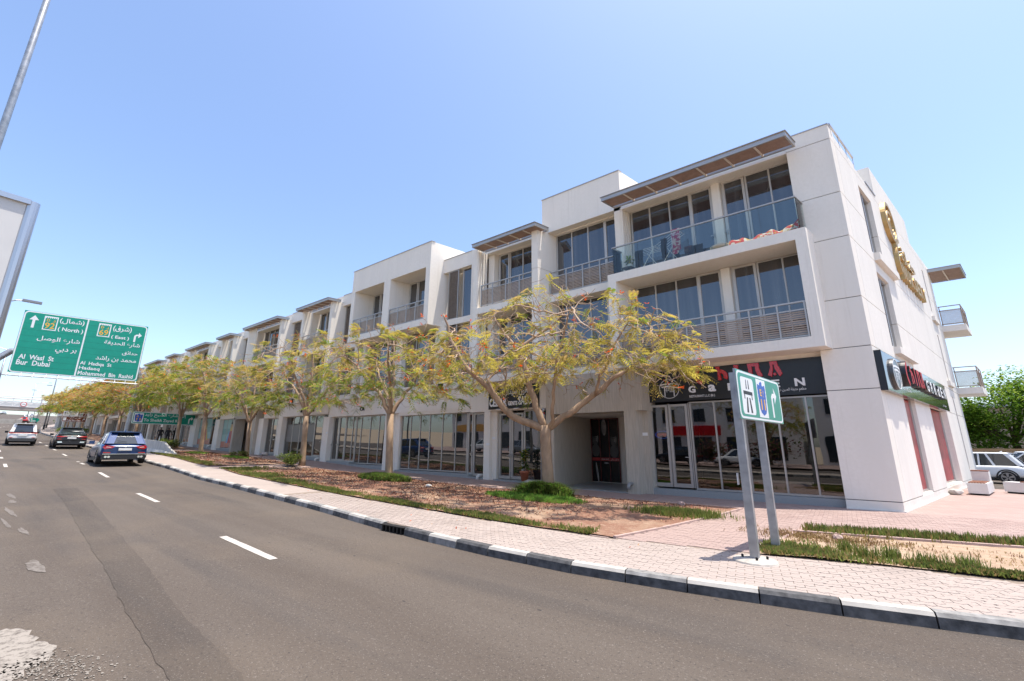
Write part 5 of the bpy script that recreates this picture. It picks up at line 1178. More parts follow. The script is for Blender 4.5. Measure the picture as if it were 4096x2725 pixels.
blades('weed_tufts', [(a + r.normal(0, .07), b + r.normal(0, .05), .02) for a, b in tuft for _ in range(60)], .08, .22, .006, GM, (.5, .35, .15), 10, 'few upright weed tufts on the bare sand', 'weeds', 3, .6)
def mound(cx, cy, n, sx, sy, h, mats, mw, seed, label, bend=.4, lean=.8, wid=.012):
    r = np.random.default_rng(seed); P = []
    while len(P) < n:
        q = r.normal(0, 1, 2) * .55
        if q @ q < 1.3: P.append((cx + q[0] * sx, cy + q[1] * sy, .02 + max(0, h * .35 * (1 - q @ q))))
    return blades('grass_mound', P, h * .55, h, wid, mats, mw, seed, label, 'grass', 3, lean, .03, 'stuff', bend)
mound(-8.6, 13.2, 1500, 1.0, .75, .52, [GB1, GB4, GB2], (.5, .3, .2), 1, 'long arching grass mound around the nearest trunk', .55, .7, .012)
mound(-8.5, 12.4, 3000, 1.7, .75, .14, [GB4, GB1], (.7, .3), 2, 'bright green ground cover at the foot of the nearest tree', .1, 1.0, .010)
mound(-17.1, 12.9, 1800, 1.5, .6, .28, [GB1, GB2, GB4], (.5, .3, .2), 3, 'low green clump round the second trunk', .2, .9, .02)
mound(-42.4, 13.3, 600, 1.3, .6, .14, [GB1, GB4], (.6, .4), 4, 'thin green ground cover at the fifth trunk', .1, 1.0, .02)
mound(-34.5, 13.2, 700, 1.7, .5, .12, [GB4, GB1], (.6, .4), 14, 'pale green ground cover at the fourth trunk', .1, 1.0, .02)
def bush(x, y, rx, ry, h, n, seed, label, size=.13, mats=None, name='shrub'):
    rr = random.Random(seed); b = thing(name, label, 'shrub', (x, y, zg(x))); P = []
    blobs = [(rr.uniform(-.6, .6) * rx, rr.uniform(-.6, .6) * ry, h * rr.uniform(.3, .75), rr.uniform(.35, .6)) for _ in range(9)]
    for _ in range(n):
        bx, by, bz, s = rr.choice(blobs); v = Vector((rr.gauss(0, 1), rr.gauss(0, 1), rr.gauss(0, 1))).normalized() * rr.uniform(.5, 1)
        P.append((x + bx + v.x * s * rx, y + by + v.y * s * ry, max(zg(x) + .03, zg(x) + bz + v.z * s * h * .8)))
    mb = MB(); leaf_cloud(mb, P, size, len(mats or [1, 2]), rr=rr); mb.build('foliage', mats or [GB1, GB2], b, fix=False)
    st = MB()
    for i in range(6): st.tube([(x, y, zg(x)), (x + rr.uniform(-.5, .5) * rx, y + rr.uniform(-.5, .5) * ry, zg(x) + h * .6)], .012, 4)
    st.build('stem', TWIG, b); return b
bush(-26.4, 13.3, 1.1, .7, .75, 1500, 1, 'loose green shrub round the third trunk', .12)
bush(-34.4, 13.4, .9, .5, .5, 800, 2, 'low brownish shrub round the fourth trunk', .11, [leaf_mat('shrub_brown', (.14, .12, .045)), GB2])
bush(-51.6, 13.8, 1.4, .9, .85, 1300, 3, 'round green shrub at the tree before the Zayed sign', .15)
bush(-92, 13.5, 1.6, .9, 1.0, 900, 4, 'green shrub beyond the black coupe', .2); bush(-104, 13.0, 1.8, .9, .8, 800, 5, 'low green shrub right of the black coupe', .2)
# litter of red pods and leaves
r = np.random.default_rng(12); lp = []
while len(lp) < 12000:
    x, y = r.uniform(-26, -3.4), r.uniform(8.9, 14.2); w = math.sin(x * .55 + 1) * .4 + math.sin(x * 1.3 + y) * .3 + math.exp(-((x + 17.5) / 5) ** 2) * .8 + (y - 11) * .16
    if r.random() < .35 + w * .6 and in_poly(x, y, BED1): lp.append((x, y, .03))
blades('leaf_litter', lp, .02, .06, .012, [M('litter_red', (.22, .06, .03), .9), M('litter_brown', (.13, .065, .04), .9), M('litter_tan', (.40, .24, .13), .9)], (.4, .35, .25), 13, 'reddish brown fallen leaf litter over the first bed', 'leaf litter', 2, 4.0)
lp = [(x, y, .03) for x, y in zip(r.uniform(-47, -28.5, 3000), r.uniform(10.6, 14.6, 3000)) if in_poly(x, y, BED2)]
blades('leaf_litter', lp, .03, .08, .02, [MATS['litter_red'], MATS['litter_brown'], MATS['litter_tan']], (.4, .35, .25), 14, 'reddish brown fallen leaf litter over the second bed', 'leaf litter', 2, 4.0)
blades('fallen_petals', [(x, kerb_y(x) + w, .0) for x, w in zip(r.uniform(-16, -3, 26), r.uniform(.3, 1.9, 26))], .03, .06, .014, [FLW, MATS['litter_tan']], (.5, .5), 15, 'few orange petals fallen on the sidewalk', 'petals', 1, 6.0, .3)

# ------------------------------------------------------------------ road signs and street furniture
GALV = M('galvanised_steel', (.36, .37, .38), .42, .6, .22, 5); SGREEN = M('sign_green', (.004, .28, .19), .4, 0, .06, 2); SGREEN2 = M('sign_green_faded', (.035, .27, .19), .4, 0, .06, 3)
SWHITE = M('sign_white', (.78, .78, .77), .4); SBLUE = M('shield_blue', (.015, .09, .42), .4); SYEL = M('sign_amber', (.80, .42, .04), .4); SBRN = M('sign_brown', (.16, .045, .022), .45); SBLK = M('sign_black', (.015, .015, .016), .5)
def rrect(w, h, r, n=5):
    P = []
    for cx, cy, a in ((w / 2 - r, h / 2 - r, 0), (-w / 2 + r, h / 2 - r, 90), (-w / 2 + r, -h / 2 + r, 180), (w / 2 - r, -h / 2 + r, 270)):
        for i in range(n): t = math.radians(a + 90 * i / (n - 1)); P.append((cx + r * math.cos(t), cy + r * math.sin(t)))
    return P
def plane_T(c, ex, ez=(0, 0, 1), s=1.0):
    c = Vector(c); ex = Vector(ex).normalized(); ez = Vector(ez).normalized(); nrm = ex.cross(ez).normalized()
    return lambda x, y, d: tuple(c + ex * x * s + ez * y * s + nrm * d)
EAGLE = [(0, 1.0), (.13, .93), (.12, .80), (.18, .74), (.45, .82), (.50, .60), (.47, .42), (.50, .38), (.46, .2), (.49, .15), (.45, .0), (.47, -.1), (.42, -.25), (.42, -.52), (.3, -.74), (0, -.88), (-.3, -.74), (-.42, -.52), (-.42, -.25), (-.47, -.1), (-.45, 0), (-.49, .15), (-.46, .2), (-.5, .38), (-.47, .42), (-.5, .6), (-.45, .82), (-.18, .74), (-.2, .86)]
def shield(par, T0, cx, cy, w, h, d=.004):
    T1 = lambda x, y, q: T0(cx + x, cy + y, d + q)
    MB().poly([(-w / 2, -h / 2), (w / 2, -h / 2), (w / 2, h / 2), (-w / 2, h / 2)], T1, 0, .002).build('shield_ground', SWHITE, par)
    MB().poly([(x * w * .86, (y - .05) * h * .48) for x, y in EAGLE], T1, .002, .004).build('eagle_shield', SBLUE, par)
    mb = text_mb('E', .2, T1, .001, .03, fit=(-.22 * w, -.04 * w, .08 * h, .25 * h)); mb.v = [T for T in mb.v]
    text_mb('E', .2, lambda x, y, q: T1(x, y, .006), .001, .03, fit=(-.22 * w, -.02 * w, .06 * h, .24 * h)).build('lettering', SYEL, par); text_mb('!', .2, lambda x, y, q: T1(x, y, .006), .001, .0, fit=(.12 * w, .17 * w, .04 * h, .22 * h)).build('lettering', SYEL, par)
    text_mb('11', .2, lambda x, y, q: T1(x, y, .006), .001, .03, fit=(-.22 * w, .24 * w, -.3 * h, -.02 * h)).build('lettering', SYEL, par)
def turn_arrow(par, T0, cx, cy, s, mat, d=.005):
    P = [(-.5, -1), (-.22, -1), (-.22, .15), (-.1, .28), (.12, .28), (.12, -.12), (.62, .42), (.12, .95), (.12, .56), (-.2, .56), (-.5, .28)]
    MB().poly([(cx + x * s, cy + y * s) for x, y in P], T0, d, d + .002).build('arrow', mat, par)
def up_arrow(par, T0, cx, cy, s, mat, d=.005):
    MB().poly([(cx + x * s, cy + y * s) for x, y in ((-.14, -1), (.14, -1), (.14, .2), (.5, .2), (0, .9), (-.5, .2), (-.14, .2))], T0, d, d + .002).build('arrow', mat, par)
def diag_arrow(par, T0, cx, cy, s, mat, d=.005):
    MB().poly([(cx + x * s, cy + y * s) for x, y in ((-.7, -.5), (-.5, -.7), (.25, .05), (.5, -.3), (.75, .75), (-.3, .5), (.05, .25))], T0, d, d + .002).build('arrow', mat, par)
# near motorway sign on two posts
ms = thing('road_sign', 'green motorway direction sign on two steel posts by the sand bed', 'road sign', (-1.35, 8.08, 0))
for x, y, zt in ((-1.35, 8.08, 2.95), (-1.18, 9.11, 2.95)):
    MB().box(x - .06, x + .06, y - .075, y + .075, -.02, zt).build('post', GALV, ms)
ex = Vector((.165, 1.0, 0)).normalized(); nrm = ex.cross(Vector((0, 0, 1)))
# the board faces the near carriageway
c0 = Vector((-1.19, 9.13, 2.59)) + nrm * .085
Tm = plane_T(c0, ex); BW, BH = 2.36, .84
MB().poly([(-BW / 2, -BH / 2), (BW / 2, -BH / 2), (BW / 2, BH / 2), (-BW / 2, BH / 2)], Tm, -.035, 0).build('board', GALV, ms)
MB().poly([(-BW / 2 + .004, -BH / 2 + .004), (BW / 2 - .004, -BH / 2 + .004), (BW / 2 - .004, BH / 2 - .004), (-BW / 2 + .004, BH / 2 - .004)], Tm, .001, .003).build('face', SGREEN2, ms)
MB().poly(rrect(BW - .03, BH - .03, .11), Tm, .003, .004).build('border', SWHITE, ms); MB().poly(rrect(BW - .13, BH - .10, .09), Tm, .004, .0052).build('face', SGREEN2, ms)
MB().poly(rrect(.62, .64, .07), lambda x, y, d: Tm(x - .70, y - .01, d), .0052, .0065).build('pictogram_ground', SWHITE, ms)
mb = MB()
for P in ([(-.055, .28), (-.035, .28), (-.03, .12), (-.07, .12)], [(.035, .28), (.055, .28), (.07, .12), (.03, .12)], [(-.19, .08), (.19, .08), (.19, .02), (.17, .02), (.17, -.06), (.14, -.06), (.14, .02), (-.14, .02), (-.14, -.06), (-.17, -.06), (-.17, .02), (-.19, .02)], [(-.075, -.03), (-.03, -.03), (-.055, -.29), (-.125, -.29)], [(.03, -.03), (.075, -.03), (.125, -.29), (.055, -.29)]):
    mb.poly(P, lambda x, y, d: Tm(x * 1.15 - .70, y - .01, d), .0065, .008)
mb.build('motorway_pictogram', SBLK, ms)
shield(ms, Tm, .03, 0, .5, .70, .0055); turn_arrow(ms, Tm, .72, -.02, .30, SWHITE, .0055)
MB().box(-1.47, -1.46, 8.02, 8.13, 1.12, 1.30).build('sticker', SWHITE, ms); mb = MB()
foot = MB(); foot.lathe([(.33, -.02), (.31, .025), (.18, .045), (.06, .05)], 16, (-1.35, 8.05, 0)); foot.build('footing', M('rough_concrete', (.44, .40, .35), .9, 0, .2, 9, .6), ms)
for a in (.2, 1.8, 3.3, 5.0): MB().lathe([(.018, .03), (.018, .085), (.008, .09)], 6, (-1.35 + .17 * math.cos(a), 8.05 + .15 * math.sin(a), 0)).build('anchor_bolt', DARK, ms)
ft2 = MB(); ft2.box(-1.36, -1.0, 8.95, 9.27, -.02, .035); ft2.build('footing', MATS['rough_concrete'], ms)
# the sign faces -nrm side too: flip so that lettering reads from the camera
# big gantry
gx = -61.2; GS = 1.378; gz = zg(gx)
gn = thing('sign_gantry', 'tubular grey gantry carrying the big green direction board over the road', 'gantry', (gx, 12.5, gz))
pts = [(gx, 9.05, gz - .1), (gx, 9.1, 4.5), (gx, 9.2, 6.2), (gx, 9.05, 7.1), (gx, 8.6, 7.75), (gx, 7.9, 8.05), (gx, 5.4, 8.1), (gx, 2.9, 8.0), (gx, 2.1, 7.8), (gx, 1.6, 7.2), (gx, 1.4, 6.4), (gx, 1.3, gz - .1)]
pts = [(x, y * GS, z if z < 3 else 1.7 + (z - 1.7) * GS) for x, y, z in pts]
fine = []
for a, b in zip(pts[:-1], pts[1:]):
    for i in range(3): fine.append(tuple(a[q] + (b[q] - a[q]) * i / 3 for q in range(3)))
MB().tube(fine + [pts[-1]], .27, 12).build('portal_frame', GALV, gn, smooth=True)
p0 = Vector((-59.8, 2.95, 8.08)); p1 = Vector((-57.74, 11.67, 7.93))
sgn = thing('direction_sign', 'big green overhead board with arrows for Al Wasl St and Al Hadiqa St', 'road sign', tuple((p0 + p1) / 2))
exg = (p1 - p0); exg.z = 0; WB = exg.length / GS; exg.normalize(); HB = 4.28
Tg = plane_T((p0 + p1) / 2 + Vector((0, 0, HB / 2 * GS)), exg, s=GS)
MB().poly([(-WB / 2, -HB / 2), (WB / 2, -HB / 2), (WB / 2, HB / 2), (-WB / 2, HB / 2)], Tg, -.08, 0).build('board', GALV, sgn)
MB().poly([(-WB / 2, -HB / 2), (WB / 2, -HB / 2), (WB / 2, HB / 2), (-WB / 2, HB / 2)], Tg, .002, .006).build('face', SGREEN, sgn)
MB().poly(rrect(WB - .04, HB - .04, .22), Tg, .006, .010).build('border', SWHITE, sgn); MB().poly(rrect(WB - .18, HB - .18, .17), Tg, .010, .014).build('face', SGREEN, sgn)
mb = MB()
for i in range(9): q = -HB / 2 + .45 + i * .42; mb.poly([(-WB / 2 + .1, q), (WB / 2 - .1, q), (WB / 2 - .1, q + .012), (-WB / 2 + .1, q + .012)], Tg, .014, .0145)
mb.build('panel_seam', M('sign_green_seam', (.0, .13, .09), .5), sgn)
MB().poly([(-.13, -HB / 2 + .06), (-.05, -HB / 2 + .06), (-.05, HB / 2 - .06), (-.13, HB / 2 - .06)], Tg, .014, .018).build('divider', SWHITE, sgn)
def gt(body, x0, x1, y0, y1, ar=False, mat=SWHITE, bold=.02): text_mb(arabic(body) if ar else body, .3, lambda x, y, d: Tg(x, y, .02), .001, bold if not ar else .012, fit=(x0, x1, y0, y1)).build('lettering', mat, sgn)
def route(cx, cy, num):
    w, h = .68, .98; MB().poly([(cx - w / 2, cy - h / 2), (cx + w / 2, cy - h / 2), (cx + w / 2, cy + h / 2), (cx - w / 2, cy + h / 2)], Tg, .015, .019).build('route_border', SWHITE, sgn)
    P = [(cx - w * .42, cy - h * .44), (cx + w * .42, cy - h * .44), (cx + w * .42, cy + h * .34)]
    for i in range(6): P += [(cx + w * (.42 - .14 * i), cy + h * .42), (cx + w * (.42 - .14 * i - .07), cy + h * .42), (cx + w * (.42 - .14 * i - .07), cy + h * .36), (cx + w * (.42 - .14 * (i + 1)), cy + h * .36)]
    MB().poly(P, Tg, .019, .021).build('route_plate', SGREEN, sgn)
    text_mb('D', .3, lambda x, y, d: Tg(x, y, .023), .001, .01, fit=(cx - .2, cx - .05, cy + .12, cy + .3)).build('lettering', SYEL, sgn); text_mb(arabic('د'), .3, lambda x, y, d: Tg(x, y, .023), .001, .01, fit=(cx + .1, cx + .22, cy + .1, cy + .26)).build('lettering', SYEL, sgn)
    text_mb(num, .3, lambda x, y, d: Tg(x, y, .023), .001, .012, fit=(cx - .24, cx + .24, cy - .38, cy + .04)).build('lettering', SYEL, sgn)
up_arrow(sgn, Tg, -2.72, 1.45, .46, SWHITE, .015); route(-1.92, 1.43, '92'); gt('(شمال)', -1.5, -.25, 1.5, 1.92, True); gt('( North )', -1.5, -.22, .92, 1.27)
route(.85, 1.43, '69'); gt('(شرق)', 1.3, 2.35, 1.42, 1.9, True); gt('( East )', 1.3, 2.3, .85, 1.15); turn_arrow(sgn, Tg, 2.75, 1.2, .38, SWHITE, .015)
gt('شارع الوصل', -2.35, -.25, .05, .5, True); gt('بر دبي', -1.35, -.3, -.62, -.22, True); gt('Al  Wasl  St', -2.95, -1.3, -1.2, -.87); gt('Bur  Dubai', -2.98, -1.42, -1.6, -1.25)
gt('شارع الحديقة', 1.0, 3.0, .3, .72, True); gt('حدائق', 2.1, 2.98, -.28, .06, True); gt('محمد بن راشد', .75, 2.98, -.86, -.45, True)
gt('Al  Hadiqa  St', .02, 1.68, -1.3, -.98); gt('Hadaeq', .02, 1.1, -1.64, -1.34); gt('Mohammed  Bin  Rashid', .02, 2.98, -1.97, -1.68)
mb = MB(); mb.tube([Tg(-WB / 2 - .15, -HB / 2 - .22, .35), Tg(WB / 2 + .1, -HB / 2 - .22, .35)], .06, 6); mb.build('maintenance_rail', GALV, sgn)
for i in range(12):
    q = -WB / 2 + .05 + i * (WB - .1) / 11; MB().tube([Tg(q, -HB / 2, .0), Tg(q, -HB / 2 - .22, .35), Tg(q, -HB / 2 - .3, .5)], .03, 5).build('bracket', GALV, sgn)
# Sheikh Zayed Road sign
zx_ = -56.0; zz_ = thing('road_sign', 'long green road sign To Sheikh Zayed Rd with blue shield', 'road sign', (zx_, 14.2, zg(zx_)))
Tz = plane_T((zx_, 14.25, 4.27), (0.04, 1, 0)); ZW, ZH = 5.3, 1.2
for y in (12.6, 15.9): MB().box(zx_ - .25, zx_ - .1, y - .08, y + .08, zg(zx_), 4.6).build('post', GALV, zz_)
MB().poly(rrect(ZW, ZH, .12), Tz, -.06, 0).build('board', SGREEN, zz_); MB().poly(rrect(ZW - .02, ZH - .02, .16), Tz, .002, .006).build('border', SWHITE, zz_); MB().poly(rrect(ZW - .16, ZH - .14, .12), Tz, .006, .010).build('face', SGREEN, zz_)
shield(zz_, Tz, -2.15, 0, .72, .9, .011); turn_arrow(zz_, Tz, 2.2, -.05, .36, SWHITE, .011)
for bdy, a, b, c, d, ar in (('إلى شارع الشيخ زايد', -1.7, 1.75, .08, .5, True), ('To Sheikh Zayed Rd', -1.72, 1.25, -.42, -.05, False)): text_mb(arabic(bdy) if ar else bdy, .3, lambda x, y, q: Tz(x, y, .014), .001, .02 if not ar else .012, fit=(a, b, c, d)).build('lettering', SWHITE, zz_)
# canal sign: white panel and brown panels
cs = thing('road_sign', 'white and brown tourist sign for the water canal on roadside posts', 'road sign', (-90, 12, zg(-90)))
for y in (11.5, 12.9): MB().box(-90.2, -90.05, y - .06, y + .06, zg(-90), 6.1).build('post', GALV, cs)
def panel(par, T0, x0, x1, y0, y1, mat, bord): 
    cx_, cy_ = (x0 + x1) / 2, (y0 + y1) / 2; MB().poly(rrect(x1 - x0, y1 - y0, .06), lambda x, y, d: T0(x + cx_, y + cy_, d), -.04, 0).build('board', bord, par); MB().poly(rrect(x1 - x0 - .07, y1 - y0 - .07, .05), lambda x, y, d: T0(x + cx_, y + cy_, d), .004, .008).build('face', mat, par)
Tc = plane_T((-90, 10.82, 4.82), (0, 1, 0))
panel(cs, Tc, .02, 1.58, .78, 1.54, SWHITE, SWHITE); panel(cs, Tc, 0, 2.58, .0, .74, SBRN, SWHITE); panel(cs, Tc, 1.78, 2.56, .78, 1.24, SBRN, SWHITE)
up_arrow(cs, Tc, .2, 1.2, .2, SBLK, .01); diag_arrow(cs, Tc, 2.28, .37, .22, SWHITE, .01); diag_arrow(cs, Tc, 2.34, 1.01, .15, SWHITE, .01)
for bdy, a, b, c, d, ar, mt in (('للدوران للخلف', .42, 1.5, 1.25, 1.45, True, SBLK), ('For U-Turn', .42, 1.1, 1.04, 1.2, False, SBLK), ('1.2 km', .42, .75, .84, .98, False, SBLK), ('قناة دبي المائية', .75, 2.0, .4, .66, True, SWHITE), ('Dubai Water Canal', .55, 1.98, .12, .32, False, SWHITE)): text_mb(arabic(bdy) if ar else bdy, .3, lambda x, y, q: Tc(x, y, .012), .001, .01, fit=(a, b, c, d)).build('lettering', mt, cs)
MB().poly([(.12, .15), (.45, .15), (.45, .6), (.12, .6)], Tc, .009, .012).build('pictogram', SWHITE, cs); MB().poly([(1.86, .85), (2.12, .85), (2.12, 1.17), (1.86, 1.17)], Tc, .009, .012).build('pictogram', SWHITE, cs); MB().poly(arcp(1.99, 1.05, 0, .09, 0, 359, 12)[:12], Tc, .012, .014).build('pictogram', SGREEN, cs)
ag = thing('road_sign', 'small green arrow shaped exit sign beyond the white van', 'road sign', (-125, 11.4, zg(-125))); Ta = plane_T((-125, 10.78, 5.75), (0, 1, 0))
MB().poly([(0, 0), (1.0, 0), (1.28, .37), (1.0, .75), (0, .75)], Ta, -.05, 0).build('board', SGREEN, ag); MB().poly([(.1, .42), (.28, .42), (.28, .64), (.1, .64)], Ta, .003, .008).build('route_plate', SWHITE, ag)
for k in range(3): MB().poly([(.12, .08 + k * .1), (.8, .08 + k * .1), (.8, .13 + k * .1), (.12, .13 + k * .1)], Ta, .003, .006).build('lettering', SWHITE, ag)
MB().box(-125.2, -125.1, 11.3, 11.4, zg(-125), 5.8).build('post', GALV, ag)
# concrete barrier before the gantry post
br = MB(); prof = [(-.30, 0), (-.27, .08), (-.12, .33), (-.085, .95), (.085, .95), (.12, .33), (.27, .08), (.30, 0)]
sec = [(-40.3, 11.35, .1), (-41.6, 11.28, .45), (-43.0, 11.2, .95), (-46, 11.05, 1.0), (-50, 10.95, 1.0), (-57, 11.1, 1.0)]
for x, y, s in sec:
    for a, b in prof: br.v.append((x, y + a * (.6 + .4 * s), zg(x) + b * s))
for i in range(len(sec) - 1):
    for k in range(7): o = i * 8 + k; br.f.append((o, o + 1, o + 9, o + 8)); br.m.append(0)
br.f += [tuple(range(8)), tuple(range(40, 48))]; br.m += [0, 0]
tag(br.build('concrete_barrier', M('stained_concrete', (.50, .47, .42), .85, 0, .18, 3, .3, 30, stretch=(1, 1, .3))), 'sloped end concrete crash barrier beside the walking men', 'barrier')
# lamps
def lamp(label, x, y, h, arm, r=.11, group=None, curved=False, z=None, double=False, base=True):
    g = zg(x) if z is None else z; L = thing('street_lamp', label, 'street lamp', (x, y, g), group); mb = MB()
    mb.tube([(x, y, g - .1), (x, y, g + h * .5), (x, y, g + h)], [r, r * .8, r * .55], 8); mb.build('pole', GALV, L, smooth=True)
    if base: MB().tube([(x, y, g - .05), (x, y, g + .9)], r * 1.25, 8).build('base_sleeve', M('black_sleeve', (.03, .03, .03), .6), L)
    for sg in ((1, -1) if double else (1,)):
        ay = arm * sg; MB().tube([(x, y, g + h - .1), (x, y + ay * .4, g + h + (.5 if curved else .05)), (x, y + ay, g + h + (.7 if curved else .12))], r * .4, 6).build('arm', GALV, L)
        MB().box(x - .12, x + .12, y + ay - (.1 if ay > 0 else .75), y + ay + (.75 if ay > 0 else .1), g + h + (.62 if curved else .06), g + h + (.78 if curved else .2)).build('lamp_head', M('lamp_head', (.25, .25, .26), .4, .3), L)
    return L
lamp('huge near steel lamp pole running out of the top left corner', -24, -.68, 30, -2.5, .13, z=zg(-24) - .15)
lamp('tall thin lamp pole nearer of the pair beyond the white van', -122.9, 12.65, 15.5, -1.6, .12); lamp('tall thin lamp pole farther of the pair beyond the white van', -137, 14.45, 9.0, -.8, .11)
lamp('double arm lamp left of the big green board', -62, 2.7, 8.6, 1.3, .1, double=True, z=zg(-62)); lamp('single head lamp post standing behind the billboard edge', -40, 1.24, 9.4, .6, .09)
LG_ = 'distant lamp posts beyond the bridge'
lamp('grey single arm lamp post rising through the footbridge', -175, 16.3, 9.0, -1.6, .11, LG_); lamp('tall curved arm lamp beyond the footbridge', -240, 19.8, 13.5, 3.2, .12, LG_, True); lamp('small double arm lamp beyond the footbridge', -270, 24, 8.2, 1.6, .12, LG_, double=True); lamp('square arm lamp beside the last terrace roofs', -150, 17.4, 9.0, 2.0, .1, LG_); lamp('thin pole far behind the gantry board', -160, 20.2, 12.0, -.3, .09, LG_)
# billboard
bb = thing('billboard', 'blank pale grey billboard edge in a silver frame at the left border', 'billboard', (-20, -1.5, zg(-20)))
SILVF = M('satin_frame', (.50, .50, .51), .28, .8); zb0, zb1 = 4.6, 9.35
MB().box(-20.3, -20.02, -3.6, .42, zb0 + .1, zb1 - .1).build('face', M('billboard_skin', (.60, .59, .57), .6, 0, .04, 1), bb)
mb = MB(); mb.tube([(-20.12, .5, zb0), (-20.12, .5, zb1)], .17, 14); mb.tube([(-20.12, -3.7, zb0), (-20.12, -3.7, zb1)], .17, 14); mb.box(-20.25, -19.93, -3.6, .45, zb1 - .14, zb1 + .03); mb.box(-20.25, -19.93, -3.6, .45, zb0 - .03, zb0 + .14); mb.build('frame', SILVF, bb, smooth=False)
MB().box(-20.7, -20.38, -3.7, .62, zb0 - .1, zb1 - .15).build('back_box', M('dark_frame', (.10, .10, .105), .4, .5), bb); MB().tube([(-20.5, -1.6, .1), (-20.5, -1.6, 4.6)], .25, 14).build('post', SILVF, bb)
# benches, fence
BWH = M('bench_white', (.70, .69, .66), .5, 0, .05, 4); TEAK = M('bench_wood', (.23, .09, .045), .5, 0, .2, 12)
def bench(label, x, y, rz, L=2.1, back=True):
    b = thing('bench', label, 'bench', (x, y, 0), None, rz); W = .55
    MB().box(0, L, 0, W, .05, .43).build('body', BWH, b); MB().box(.05, L - .05, .06, W - .04, 0, .05).build('foot', DARK, b)
    for i in range(6): MB().box(.06 if back else L * .22, L * (.68 if back else .97), .05 + i * .08, .05 + i * .08 + .062, .43, .462).build('seat_slat', TEAK, b)
    if back: MB().box(L * .72, L - .03, .02, W - .03, .43, .82).build('backrest', BWH, b); MB().box(L * .72, L - .03, .02, W - .03, .82, .86).build('top_board', TEAK, b)
    return b
bench('white block bench with raised back beside the end wall', 4.13, 24.6, math.radians(76), 2.4, True)
bench('low white planter bench at the right edge before the white car', 4.95, 26.74, math.radians(-33), 2.2, False)
WOODF = M('fence_timber', (.36, .22, .11), .7, 0, .2, 6, stretch=(.3, .3, 3))
fn = thing('timber_fence', 'brown horizontal board fence behind the parked white cars', 'fence', (7.5, 47.5, -.19)); 
for i in range(9): MB().box(5.6, 13, 47.4, 47.45, -.1 + i * .21, .09 + i * .21).build('board', WOODF, fn)
for x in (5.7, 8.2, 10.6, 12.9): MB().box(x, x + .12, 47.46, 47.58, -.19, 1.78).build('post', WOODF, fn)

# ------------------------------------------------------------------ vehicles (local x forward, z up)
def carpaint(name, col, metal=.3): 
    m, nt, b = _nodes(name); b.inputs['Base Color'].default_value = (*col, 1); b.inputs['Metallic'].default_value = metal; b.inputs['Roughness'].default_value = .32; b.inputs['Coat Weight'].default_value = .6; b.inputs['Coat Roughness'].default_value = .03; MATS[name] = m; return m
TYRE = M('tyre_rubber', (.018, .018, .019), .8); RIMM = M('alloy_rim', (.32, .32, .33), .3, .8); CGLASS = glass_dark('car_glass', (.015, .02, .022), 1.9, .02); TRIMB = M('black_trim', (.02, .02, .022), .5); TAIL = M('tail_lamp_red', (.42, .012, .015), .15, coat=1); CHROME = M('chrome', (.7, .7, .72), .12, 1.0); PLATE = M('blank_plate', (.72, .72, .70), .5); HEADL = M('head_lamp', (.6, .62, .65), .1, .2)
def loft(secs, closed=True):
    mb = MB(); n = len(secs[0])
    for s in secs: mb.v += s
    for i in range(len(secs) - 1):
        for k in range(n - (0 if closed else 1)): o = i * n; mb.f.append((o + k, o + (k + 1) % n, o + n + (k + 1) % n, o + n + k)); mb.m.append(0)
    mb.f += [tuple(range(n))[::-1], tuple((len(secs) - 1) * n + k for k in range(n))]; mb.m += [0, 0]; return mb
